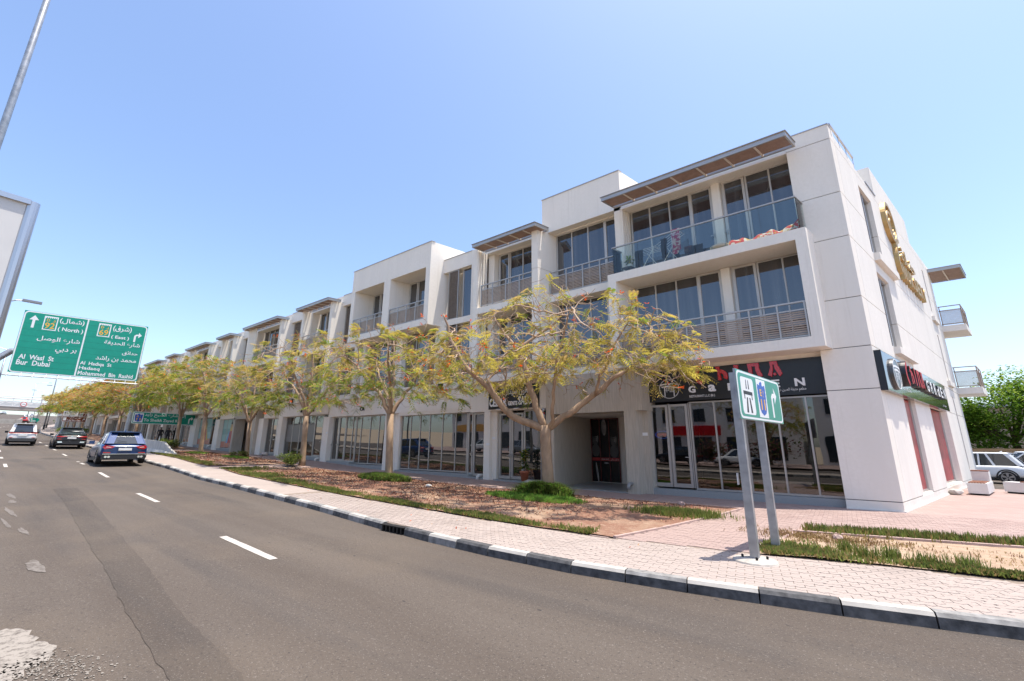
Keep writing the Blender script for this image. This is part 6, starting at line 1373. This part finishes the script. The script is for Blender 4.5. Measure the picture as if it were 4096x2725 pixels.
def car(name, label, cat, loc, ang, paint, L=4.8, W=1.95, H=1.68, style='suv', tail='pair', group=None, simple=False, belt=None, tilt=0.0):
    c = thing(name, label, cat, loc, group, ang); c.rotation_euler = (0, tilt, ang); LOC[c.name] = Vector((0, 0, 0)); hw = W / 2; zb = .30; wr = .37 if style != 'sedan' else .33; bl = belt or H * (.63 if style in ('suv', 'coupe') else .60)
    xr, xf = -L / 2, L / 2
    def sec(x, w, z0, zs, zt, tw): return [(x, -w * .86, z0), (x, -w, z0 + .16), (x, -w, (z0 + zs) / 2), (x, -w * .97, zs), (x, -w * tw, zt), (x, w * tw, zt), (x, w * .97, zs), (x, w, (z0 + zs) / 2), (x, w, z0 + .16), (x, w * .86, z0)]
    hood = bl * .98
    S = [sec(xr, hw * .84, zb + .12, bl * .72, bl * .80, .80), sec(xr + .10, hw * .93, zb + .04, bl * .82, bl * .93, .84), sec(xr + .35, hw * .985, zb, bl * .93, bl, .86), sec(xr + .9, hw, zb - .03, bl * .95, bl + .01, .86), sec(0, hw * .985, zb - .05, bl * .92, bl, .87), sec(xf - 1.3, hw, zb - .03, bl * .90, hood, .86), sec(xf - .6, hw * .96, zb, bl * .84, hood * .93, .82), sec(xf - .15, hw * .86, zb + .05, bl * .72, hood * .82, .78), sec(xf, hw * .72, zb + .12, bl * .62, hood * .68, .75)]
    body = loft(S).build('body', paint, c, smooth=True)
    try:
        for p in body.data.polygons:
            if len(p.vertices) > 4: p.use_smooth = False
    except Exception: pass
    bev = body.modifiers.new('soft', 'SUBSURF'); bev.levels = bev.render_levels = 2
    # greenhouse
    slope = {'suv': (.14, .80), 'coupe': (.10, 1.35), 'van': (.06, .30), 'sedan': (.75, 1.5), 'wagon': (.15, .62)}[style]
    xg0, xg1 = xr + slope[0], xf - (1.15 if style != 'van' else .75); rt0, rt1 = xr + slope[1], xf - (2.0 if style != 'van' else 1.75)
    gw, rw = (hw * .84, hw * .64) if style in ('suv', 'coupe') else (hw * .87, hw * .72)
    def gsec(t):
        xa = xg0 + (rt0 - xg0) * t; xb = xg1 + (rt1 - xg1) * t; w = gw + (rw - gw) * t; z = bl - .03 + (H - .05 - bl + .03) * t
        return [(xa, -w * .90, z), (xa + .14, -w, z), (xb - .5, -w, z), (xb, -w * .72, z), (xb, w * .72, z), (xb - .5, w, z), (xa + .14, w, z), (xa, w * .90, z)]
    loft([gsec(t) for t in (0, .5, 1)]).build('window', CGLASS, c)
    # roof, pillars in body colour
    g1 = gsec(1.0); rf = MB(); n = 8
    top = [(x * .0 + x, y * .96, H) for x, y, z in g1]; xm = sum(p[0] for p in g1) / n
    r0 = [(x + (.03 if x > xm else -.06), y * 1.03, z - .015) for x, y, z in g1]; r1 = [(x + (-.05 if x > xm else .02), y * .95, H - .012) for x, y, z in g1]; r2 = [(xm + (x - xm) * .8, y * .7, H + .015) for x, y, z in g1]
    rf = loft([r0, r1, r2]); roof = rf.build('roof', paint, c, smooth=True)
    pl = MB()
    def pillar(t0, t1, xa, xb, sg, wdt):
        q = []
        for t, xx in ((t0, xa), (t1, xb)):
            w = gw + (rw - gw) * t + .008; z = bl - .03 + (H - .05 - bl + .03) * t; q += [(xx - wdt, sg * w, z), (xx + wdt, sg * w, z), (xx + wdt, sg * (w - .05), z), (xx - wdt, sg * (w - .05), z)]
        pl = MB(); pl.hexa(q); pl.build('pillar', paint, c)
    for sg in (-1, 1):
        pillar(0, 1, xg1 - .5, rt1 - .48, sg, .05); pillar(0, 1, xg0 + .17, rt0 + .18, sg, .09 if style != 'coupe' else .12); pillar(0, 1, (xg0 + xg1) / 2 - .1, (rt0 + rt1) / 2 + .05, sg, .04)
        if style in ('suv', 'van', 'wagon'): pillar(0, 1, xg0 + 1.15, rt0 + .95, sg, .05)
    for sg in (-1, 1):   # rear pillars at the tailgate corners
        q = []
        for t in (0, 1):
            w = (gw + (rw - gw) * t) * .93; z = bl - .03 + (H - .05 - bl + .03) * t; xx = xg0 + (rt0 - xg0) * t; pw_ = .30 if style in ('suv', 'coupe') else .16; q += [(xx - .012, sg * w, z), (xx + .15, sg * (w + .06), z), (xx + .15, sg * (w - .06), z), (xx - .012, sg * (w - pw_), z)]
        pl = MB(); pl.hexa(q); pl.build('pillar', paint, c)
    ws = thing
    for sx in (xr + .88, xf - .92):
        for sg in (-1, 1):
            y = sg * (hw - .12)
            w = MB().lathe([(wr * .72, -.115), (wr * .96, -.11), (wr, -.06), (wr, .06), (wr * .96, .11), (wr * .72, .115)], 22, (sx, y, wr), 'y').build('wheel', TYRE, c, smooth=False)
            MB().lathe([(.02, -.02), (wr * .68, -.03), (wr * .72, .0)], 18, (sx, y + sg * .085, wr), 'y').build('rim', TRIMB, w)
            sp = MB()
            for k in range(5):
                a = k * 1.2566; T0 = lambda px, pz, d: (sx + px * math.cos(a) - pz * math.sin(a), y + sg * (.105 + d), wr + px * math.sin(a) + pz * math.cos(a))
                sp.poly([(-.025, .03), (.025, .03), (.065, wr * .70), (-.065, wr * .70)], T0, 0, .012)
            sp.poly(arcp(0, 0, wr * .64, wr * .72, 0, 359.9, 24), lambda px, pz, d: (sx + px, y + sg * (.105 + d), wr + pz), 0, .012); sp.build('spoke', RIMM, w)
            ar = MB(); ar.poly(arcp(0, 0, wr * 1.02, wr * 1.2, -8, 188, 18), lambda px, pz, d: (sx + px, sg * (hw * .992 + d), wr + pz), -.05, .012); ar.poly(arcp(0, 0, .0, wr * 1.04, -10, 190, 18), lambda px, pz, d: (sx + px, sg * (hw * .96 + d), wr + pz), -.25, .03 if False else .012); ar.build('wheel_arch', TRIMB if style in ('suv', 'coupe') and tail != 'bar' else TRIMB, c)
    # bumper skirts
    MB().box(xr - .015, xr + .45, -hw * .86, hw * .86, zb - .06, zb + .20).build('rear_bumper', TRIMB if tail != 'bar' else M('dark_bumper', (.05, .05, .05), .5), c); MB().box(xr + 1.4, xf - 1.4, -hw * .985, hw * .985, zb - .08, zb + .06).build('side_sill', TRIMB, c); MB().box(xf - .3, xf + .005, -hw * .7, hw * .7, zb + .1, zb + .34).build('front_grille', TRIMB, c)
    for sg in (-1, 1): MB().poly(rrect(.34, .16, .05), lambda x, y, d: (xf - .25 + x * .3 - d, sg * (hw * .74 + x * -.2), bl * .70 + y), -.04, .05).build('headlight', HEADL, c)
    if simple: 
        for sg in (-1, 1): MB().box(xr - .01, xr + .2, sg * hw * .55, sg * hw * .9, bl * .72, bl * .84).build('tail_light', TAIL, c)
        return c
    # rear glass, tail lamps, plate
    def back(y, z, d=0.0):  # point on tailgate at height z
        x = xr + .0 if z < bl * .8 else (xr + .02 + (z - bl * .8) / max(.01, bl * .2) * .10 if z < bl else xg0 + (rt0 - xg0) * (z - bl) / (H - bl)); return (x - d, y, z)
    RW = lambda x, y, d: back(x, y, .02 + d)
    if tail == 'pair':
        for sg in (-1, 1):
            t = MB().poly([(sg * hw * .40, bl * .84), (sg * hw * .82, bl * .90), (sg * hw * .90, bl * .80), (sg * hw * .80, bl * .70), (sg * hw * .55, bl * .74)], lambda x, y, d: (xr - .02 + abs(x) ** 3 * .13 - d, x, y), 0, .05).build('tail_light', TAIL, c); MB().poly([(sg * hw * .55, bl * .80), (sg * hw * .75, bl * .83), (sg * hw * .78, bl * .79), (sg * hw * .6, bl * .77)], lambda x, y, d: (xr - .075 + abs(x) ** 3 * .13 - d, x, y), 0, .004).build('lens', M('lamp_lens', (.75, .45, .42), .2), t)
            MB().box(xr - .03, xr + .05, sg * hw * .56, sg * hw * .84, zb + .26, zb + .31).build('reflector', TAIL, c)
            for k in (.60, .72): MB().lathe([(.055, -.06), (.055, .06), (.04, .06)], 12, (xr + .0, sg * hw * k, zb + .07), 'x').build('exhaust_pipe', CHROME, c)
        MB().box(xr - .045, xr + .03, -hw * .38, hw * .38, bl * .815, bl * .84).build('chrome_strip', CHROME, c); MB().box(xr - .03, xr + .1, -hw * .86, hw * .86, zb + .20, zb + .225).build('chrome_strip', CHROME, c)
    elif tail == 'blade':
        for sg in (-1, 1):
            MB().poly([(sg * hw * .28, bl * .83), (sg * hw * .9, bl * .86), (sg * hw * .92, bl * .77), (sg * hw * .62, bl * .76), (sg * hw * .3, bl * .79)], lambda x, y, d: (xr - .01 + abs(x) ** 3 * .10 - d, x, y), 0, .05).build('tail_light', TAIL, c); MB().box(xr - .03, xr + .05, sg * hw * .6, sg * hw * .86, zb + .34, zb + .38).build('reflector', TAIL, c); MB().poly([(sg * hw * .52, zb + .06), (sg * hw * .78, zb + .05), (sg * hw * .82, zb + .16), (sg * hw * .55, zb + .16)], lambda x, y, d: (xr - .02 - d, x, y), 0, .03).build('exhaust_pipe', CHROME, c)
        MB().lathe([(.05, -.02), (.05, .0)], 14, (xr - .01, 0, bl * .84), 'x').build('badge', CHROME, c)
    else:
        MB().poly([(-hw * .92, bl * .93), (-hw * .5, bl * .90), (hw * .5, bl * .90), (hw * .92, bl * .93), (hw * .93, bl * .82), (hw * .5, bl * .845), (-hw * .5, bl * .845), (-hw * .93, bl * .82)], lambda x, y, d: (xr + .0 + abs(x) ** 3 * .10 - d, x, y), 0, .05).build('tail_light', TAIL, c); MB().poly([(-hw * .42, bl * .74), (0, bl * .80), (hw * .42, bl * .74), (0, bl * .70)], lambda x, y, d: (xr - .0 - d, x, y), 0, .03).build('garnish', CHROME, c)
        for sg in (-1, 1): MB().box(xr - .02, xr + .04, sg * hw * .62, sg * hw * .84, bl * .50, bl * .53).build('reflector', TAIL, c)
    pw = .27; MB().box(xr - .07, xr + .05, -pw, pw, bl * .64, bl * .64 + .125).build('number_plate', PLATE, c)
    # raked back window frame, spoiler, wiper, mirrors, aerial
    MB().box(rt0 - .22, rt0 + .12, -rw * .92, rw * .92, H - .055, H - .015).build('spoiler', paint, c)
    MB().tube([back(-.02, bl + .06, .04), back(.35, bl + .12, .05)], .012, 5).build('wiper', TRIMB, c)
    for sg in (-1, 1): MB().box(xg1 - .72, xg1 - .60, sg * (hw * .95), sg * (hw + .17), bl + .02, bl + .19).build('mirror', TRIMB if style != 'suv' else paint, c)
    MB().poly([(0, 0), (.16, 0), (.02, .10)], lambda x, y, d: (rt0 + .3 + x, d, H + .01 + y), -.015, .015).build('aerial', paint, c)
    return c
def on_road(x, y): return (x, y, zg(x) - .15)
slope_ = math.atan(.036)
BLUE = carpaint('blue_paint', (.0, .03, .13), .1); BLACK = carpaint('black_paint', (.006, .006, .007), .2); PEARL = carpaint('pearl_paint', (.78, .77, .74), .05); WCAR = carpaint('white_paint', (.74, .76, .78), .05)
car('blue_car', 'bright blue sport utility car nearest on the road', 'car', on_road(-33.3, 6.55), math.radians(176.0), BLUE, 4.95, 2.02, 1.72, 'suv', 'pair', tilt=slope_ * .6)
car('black_car', 'glossy black coupe sport utility car in the middle of the road', 'car', on_road(-55.6, 7.45), math.radians(176.5), BLACK, 4.95, 2.05, 1.72, 'coupe', 'blade', tilt=slope_ * .9)
car('white_van', 'pearl white people carrier with red tail bar on the left lane', 'car', on_road(-60.8, 5.0), math.radians(176.5), PEARL, 4.8, 1.85, 1.82, 'van', 'bar', tilt=slope_ * .9)
wc = car('white_car', 'pale white estate car parked beyond the benches at the right edge', 'car', (5.75, 38.1, -.19), math.radians(165), WCAR, 5.0, 1.97, 1.72, 'wagon', 'pair')
car('white_car', 'second white car parked behind the pale estate car', 'car', (9.0, 41.5, -.19), math.radians(165), WCAR, 4.9, 1.97, 1.78, 'wagon', 'pair', simple=True)
FARC = 'small distant cars on the rising road'; RED_ = carpaint('red_paint', (.45, .02, .02), .1); GREYC = carpaint('grey_paint', (.2, .22, .24), .4)
car('white_car', 'distant white saloon on the rising road under the footbridge', 'car', (-300, 24.6, zg(-300) - .15), math.radians(170), WCAR, 4.6, 1.85, 1.5, 'sedan', simple=True, group=FARC); car('white_car', 'farther white saloon just behind another under the footbridge', 'car', (-345, 30, zg(-345) - .15), math.radians(170), WCAR, 4.6, 1.85, 1.5, 'sedan', simple=True, group=FARC)
car('red_car', 'red car roof just showing above the white van', 'car', (-200, 16.2, zg(-200) - .15), math.radians(168), RED_, 4.5, 1.85, 1.6, 'suv', simple=True, group=FARC); car('white_car', 'distant white car coming down the far left carriageway', 'car', (-385, 22.2, zg(-385) - .15), math.radians(-12), WCAR, 4.6, 1.85, 1.5, 'suv', simple=True, group=FARC); car('grey_car', 'distant dark car at the left edge under the footbridge', 'car', (-370, 19.0, zg(-370) - .15), math.radians(-12), GREYC, 4.6, 1.85, 1.5, 'suv', simple=True, group=FARC)

# ------------------------------------------------------------------ people
def person(label, x, y, facing, pose):
    p = thing('person', label, 'person', (x, y, zg(x)), None, facing)
    pts = [(0, 0, .95), (0, 0, 1.15), (0, 0, 1.40), (0, .0, 1.52), (.02, 0, 1.60), (.02, 0, 1.72)]; rad = [.155, .14, .165, .055, .085, .075]; ed = [(0, 1), (1, 2), (2, 3), (3, 4), (4, 5)]
    for sg in (-1, 1):
        o = len(pts); f = pose * sg
        pts += [(.0, sg * .10, .90), (.10 + .12 * f, sg * .11, .50), (.0 + .24 * f, sg * .11, .09), (.14 + .24 * f, sg * .12, .04)]; rad += [.11, .075, .05, .045]; ed += [(0, o), (o, o + 1), (o + 1, o + 2), (o + 2, o + 3)]
        o = len(pts); pts += [(0, sg * .20, 1.40), (-.06 - .1 * f, sg * .30, 1.14), (.10 - .14 * f, sg * (.24 if pose > .5 else .30), .96), (.14 - .15 * f, sg * (.20 if pose > .5 else .30), .90)]; rad += [.065, .05, .038, .04]; ed += [(2, o), (o, o + 1), (o + 1, o + 2), (o + 2, o + 3)]
    me = bpy.data.meshes.new('body'); me.from_pydata(pts, ed, []); o = bpy.data.objects.new('body', me); COL.objects.link(o)
    sk = o.modifiers.new('skin', 'SKIN'); 
    for v, r_ in zip(me.skin_vertices[0].data, rad): v.radius = (r_, r_ * (.8 if r_ > .12 else 1))
    me.skin_vertices[0].data[0].use_root = True; ss_ = o.modifiers.new('s', 'SUBSURF'); ss_.levels = ss_.render_levels = 2
    m2 = bpy.data.meshes.new_from_object(o.evaluated_get(bpy.context.evaluated_depsgraph_get())); bpy.data.objects.remove(o); m2.name = 'body'
    for mt in (M('dark_uniform', (.035, .035, .04), .85), M('skin', (.20, .11, .07), .6), M('shoe_black', (.015, .015, .015), .5)): m2.materials.append(mt)
    for q in m2.polygons: z = q.center.z; q.use_smooth = True; q.material_index = 1 if z > 1.50 or (z < 1.0 and abs(q.center.y) > .17 and z > .8 and q.center.x > .08) else (2 if z < .10 else 0)
    b = bpy.data.objects.new('body', m2); COL.objects.link(b); b.parent = p
    hb = MB(); hb.lathe([(.02, 1.785), (.075, 1.76), (.098, 1.70), (.092, 1.655)], 12, (.0, 0, 0)); hb.build('hair', SBLK, p, smooth=True); MB().poly([(0, .03), (.03, 0), (0, -.02)], lambda x_, y_, d: (.10 + x_, d, 1.645 + y_), -.015, .015).build('nose', MATS['skin'], p)
    return p
person('man in dark clothes with hands at his hips walking nearer the road', -64.4, 16.2, math.radians(-8), .9); person('taller man in dark uniform walking right of his companion', -63.6, 16.75, math.radians(-8), -.4)

# ------------------------------------------------------------------ footbridge, median, distance
BRW = M('bridge_white', (.62, .62, .61), .5); BRG = M('bridge_soffit', (.30, .265, .235), .8)
fb = thing('footbridge', 'white truss footbridge crossing the road in the distance', 'footbridge', (-205, 15, zg(-205))); bx = -205; k_ = 205 / 213
def fz(z): return 1.7 + (z - 1.7) * k_
mb = MB(); mb.box(bx - 1.6, bx + 1.6, -30, 44, fz(12.0), fz(13.3)); mb.build('deck', BRG, fb)
MB().box(bx + 1.6, bx + 1.7, -30, 44, fz(13.1), fz(13.5)).build('edge_beam', BRW, fb); MB().box(bx - 1.2, bx - 1.1, -30, 44, fz(13.3), fz(15.0)).build('glazed_panel', M('bridge_panel', (.50, .52, .53), .4), fb)
for xx in (bx + 1.55, bx - 1.55):
    MB().tube([(xx, -30, fz(16.0)), (xx, 44, fz(15.8))], .14, 6).build('top_chord', BRW, fb); MB().tube([(xx, -30, fz(14.4)), (xx, 44, fz(14.4))], .06, 5).build('handrail', BRW, fb)
for i in range(25):
    y = -29 + i * 3.0; MB().tube([(bx + 1.6, y, fz(13.4)), (bx + 1.6, y, fz(15.9))], .09, 5).build('truss_post', BRW, fb); MB().tube([(bx + 1.6, y, fz(13.4)), (bx + 1.6, y + 3.0, fz(15.9))], .07, 5).build('truss_diagonal', BRW, fb)
arch = [(bx, -30 + i * 3.0, fz(16.0 + 2.6 * ((i - 7) / 17) ** 2)) for i in range(25)]; MB().tube(arch, .16, 6).build('curved_roof_tube', BRW, fb)
for y in (-25, 38): MB().box(bx - 1, bx + 1, y - .8, y + .8, zg(bx) - .3, fz(12.0)).build('pier', BRG, fb)
cl = thing('clearance_sign', 'round red ringed height limit sign on the footbridge', 'road sign', (bx + 1.8, 15.1, fz(14.0))); Tcl = plane_T((bx + 1.8, 15.28, fz(14.04)), (0, 1, 0))
MB().poly(arcp(0, 0, 0, .72, 0, 359, 24)[:24], Tcl, 0, .03).build('ring', REDL, cl); MB().poly(arcp(0, 0, 0, .56, 0, 359, 24)[:24], Tcl, .032, .04).build('face', SWHITE, cl); text_mb('6.0m', .3, lambda x, y, q: Tcl(x, y, .045), .001, .02, fit=(-.42, .42, -.16, .16)).build('lettering', SBLK, cl)
CONC = M('median_concrete', (.36, .33, .29), .9, 0, .2, 1); ORG = M('orange_stripe', (.58, .30, .06), .8)
md = MB(); path = [(-178, 7.0), (-178, 12.6), (-181, 13.4), (-205, 16.2), (-250, 21.5), (-331, 30.6), (-400, 38)]
for (x, y), (x2, y2) in zip(path[:-1], path[1:]):
    d = Vector((x2 - x, y2 - y)).normalized(); nx, ny = -d.y * .2, d.x * .2
    md.hexa([(x - nx, y - ny, zg(x) - .3), (x2 - nx, y2 - ny, zg(x2) - .3), (x2 + nx, y2 + ny, zg(x2) - .3), (x + nx, y + ny, zg(x) - .3), (x - nx, y - ny, zg(x) + 1.1), (x2 - nx, y2 - ny, zg(x2) + 1.1), (x2 + nx, y2 + ny, zg(x2) + 1.1), (x + nx, y + ny, zg(x) + 1.1)])
tag(md.build('median_wall', CONC), 'grey median barrier wall with rounded nose far down the road', 'barrier')
md = MB()
for (x, y), (x2, y2) in zip(path[2:-1], path[3:]): md.hexa([(x, y - 1.1, zg(x) - .15), (x2, y2 - 1.1, zg(x2) - .15), (x2, y2 - .8, zg(x2) - .15), (x, y - .8, zg(x) - .15), (x, y - 1.1, zg(x) + .05), (x2, y2 - 1.1, zg(x2) + .05), (x2, y2 - .8, zg(x2) + .05), (x, y - .8, zg(x) + .05)])
md.build('orange_line', ORG, road)
# distant greenery and sheds beyond the last terrace
HZG = [leaf_mat('far_green', (.10, .14, .045)), leaf_mat('far_olive', (.15, .15, .06))]
for i, (x, y, rx, ry, h) in enumerate(((-172, 22, 4, 3, 2.4), (-182, 26.5, 5, 3, 2.2), (-192, 31, 5, 3, 3.4))): bush(x, y, rx, ry, h, 700, 60 + i, ('low green hedge just past the last terrace', 'green hedge behind the arrow sign', 'bushes under the right end of the footbridge')[i], .5, HZG, 'hedge')
fbk = thing('distant_building', 'low pale building past the end of the terrace', 'building', (-230, 48, zg(-230))); MB().box(-240, -215, 40, 60, zg(-230), zg(-230) + 6).build('wall', M('far_render', (.55, .52, .48), .9), fbk); MB().box(-241, -214, 39, 61, zg(-230) + 6, zg(-230) + 6.4).build('roof', M('far_roof', (.35, .33, .31), .9), fbk)
# green trees behind the parking on the right
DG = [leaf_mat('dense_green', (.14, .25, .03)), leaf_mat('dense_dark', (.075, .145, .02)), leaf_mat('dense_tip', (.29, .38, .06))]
def dense_tree(label, x, y, h, r, seed, n=9000, cl=None):
    rr = random.Random(seed); t = thing('leafy_tree', label, 'tree', (x, y, -.19)); tr = MB(); F = (x, y, h * .26)
    tr.tube([(x, y, -.3), (x + .1, y, h * .14), F], [.32, .26, .22], 10); bl = []
    for i in range(15):
        a = rr.uniform(0, 6.28); q = rr.uniform(.25, 1.0); zz = h * rr.uniform(.34, .86); e = (x + math.cos(a) * r * q * .75, y + math.sin(a) * r * q * .75, zz); bl.append((e, r * rr.uniform(.28, .46))); tr.tube([F, tuple((F[k] + e[k]) / 2 + rr.uniform(-.2, .2) for k in range(3)), e], [.12, .07, .02], 6)
    tr.build('trunk', M('dark_bark', (.12, .075, .05), .9), t, smooth=True); P = []; mi = []; mb = MB(); g_ = [[], [], []]
    for _ in range(n):
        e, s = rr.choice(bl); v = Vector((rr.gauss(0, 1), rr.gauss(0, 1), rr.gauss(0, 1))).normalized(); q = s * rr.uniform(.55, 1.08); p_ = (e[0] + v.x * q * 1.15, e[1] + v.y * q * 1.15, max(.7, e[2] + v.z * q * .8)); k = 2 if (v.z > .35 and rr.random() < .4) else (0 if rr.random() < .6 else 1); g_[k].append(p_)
    for k in range(3):
        for p_ in g_[k]:
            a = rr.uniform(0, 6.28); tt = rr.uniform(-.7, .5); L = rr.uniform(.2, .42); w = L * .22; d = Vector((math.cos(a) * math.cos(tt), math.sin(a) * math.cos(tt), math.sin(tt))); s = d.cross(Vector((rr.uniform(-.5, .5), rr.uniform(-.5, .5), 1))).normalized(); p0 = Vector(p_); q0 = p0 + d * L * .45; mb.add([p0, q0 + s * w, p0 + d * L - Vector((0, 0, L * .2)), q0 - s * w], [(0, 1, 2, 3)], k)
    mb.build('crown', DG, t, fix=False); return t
dense_tree('big bushy green tree whose crown rises right of the corner building', 11.3, 54, 8.6, 4.6, 1, 12000); dense_tree('dense green tree partly hidden by the end wall', 7.0, 57, 6.9, 4.0, 2, 9000); dense_tree('dark green tree at the right edge behind the fence', 15.2, 52.5, 7.6, 4.2, 3, 10000)
vl = thing('distant_villa', 'tan villa wall glimpsed through the green trees', 'building', (8, 72, 0)); MB().box(0, 24, 70, 80, -.2, 6.2).build('wall', M('villa_render', (.48, .36, .25), .9, 0, .1, 1), vl); MB().box(-.3, 24.3, 69.7, 80.3, 6.2, 6.6).build('roof_edge', M('villa_white', (.6, .58, .55), .8), vl)

# ------------------------------------------------------------------ other side of the street: out of frame, seen in the shop windows
MEDG = M('median_gravel', (.36, .30, .24), .95, 0, .35, 14, .5, 40)
grid_sheet('median', [x for x in XS if -61 <= x <= 60], -3.6, -.75, 2, -.01, MEDG, kind='structure')
kr = MB()
for i, x in enumerate(np.arange(30, -61, -1.0)):
    for y in (-.85, -3.75): kr.box(x - .98, x, y, y + .16, zg(x) - .2, zg(x) + .01, i % 2)
kr.build('median_kerb', [KG, KD], kerb_root, kind='stuff')
grid_sheet('opposite_pavement', [x for x in XS if -61 <= x <= 60], -24, -11.4, 2, 0, PAVP, kind='structure')
OPW = M('opposite_render', (.66, .65, .63), .8, 0, .06, .6); OPG = M('opposite_glass', (.03, .04, .05), .15)
def opp(x0, x1, h, label, sign, st, dark=False):
    g = zg((x0 + x1) / 2); o = thing('opposite_building', label, 'building', ((x0 + x1) / 2, -23, g)); MB().box(x0, x1, -34, -22, g - .5, g + h).build('wall', OPW if not dark else M('opposite_dark', (.03, .03, .032), .6), o)
    n = int((x1 - x0) / 3.2)
    for i in range(n):
        a = x0 + .6 + i * (x1 - x0 - .6) / n
        MB().box(a, a + 2.2, -22, -21.95, g + .3, g + 2.9).build('window', OPG, o); MB().box(a + .3, a + 1.7, -22, -21.95, g + h * .58, g + h * .58 + 1.6).build('window', OPG, o)
    sgn_ = MB().box(x0 + 1.5, min(x1 - 1, x0 + 7.5), -22, -21.85, g + 3.1, g + 4.2).build('sign_board', st, o)
    return o
opp(-2, 14, 9, 'white block across the road with a blue and white board', '', M('opp_blue', (.05, .18, .4), .5)); opp(-19, -3.5, 8, 'white block across the road with a red board', '', REDL); opp(-36, -20.5, 9.5, 'black fronted shop block across the road', '', M('opp_yellow', (.6, .42, .05), .5), True); opp(-56, -37.5, 8.5, 'white block across the road with an orange board', '', ORG)
for i, (x, y, p, st, lb) in enumerate(((-14, -13.2, BLACK, 'wagon', 'black pickup parked across the road'), (-8.0, -13.0, PEARL, 'sedan', 'cream hatchback parked across the road'), (-27, -13.2, WCAR, 'sedan', 'white saloon parked across the road'), (-33.5, -13.2, GREYC, 'suv', 'grey car parked across the road'), (-41, -13.2, WCAR, 'suv', 'white utility car parked across the road'))): car('parked_car', lb, 'car', (x, y, zg(x)), 0 if i % 2 else math.pi, p, 4.5, 1.85, 1.55 if st == 'sedan' else 1.72, st, simple=True)
for i, (x, y, lb) in enumerate(((-5, -12.4, 'bougainvillea hedge across the road near the cream car'), (-11, -15.5, 'hedge before the red signed block across the road'), (-22, -14.8, 'hedge before the black shop across the road'))): bush(x, y, 2.6, .8, 2.4, 900, 80 + i, lb, .3, [leaf_mat('hedge_green', (.09, .12, .04)), leaf_mat('bougain', (.28, .10, .10))], 'hedge')
for x in (-6.0, -21.0): dup(v1, (x, -16.5, zg(x)), x, 'orange blossomed tree across the road near the %s' % ('corner' if x > -10 else 'black shop'), .85)
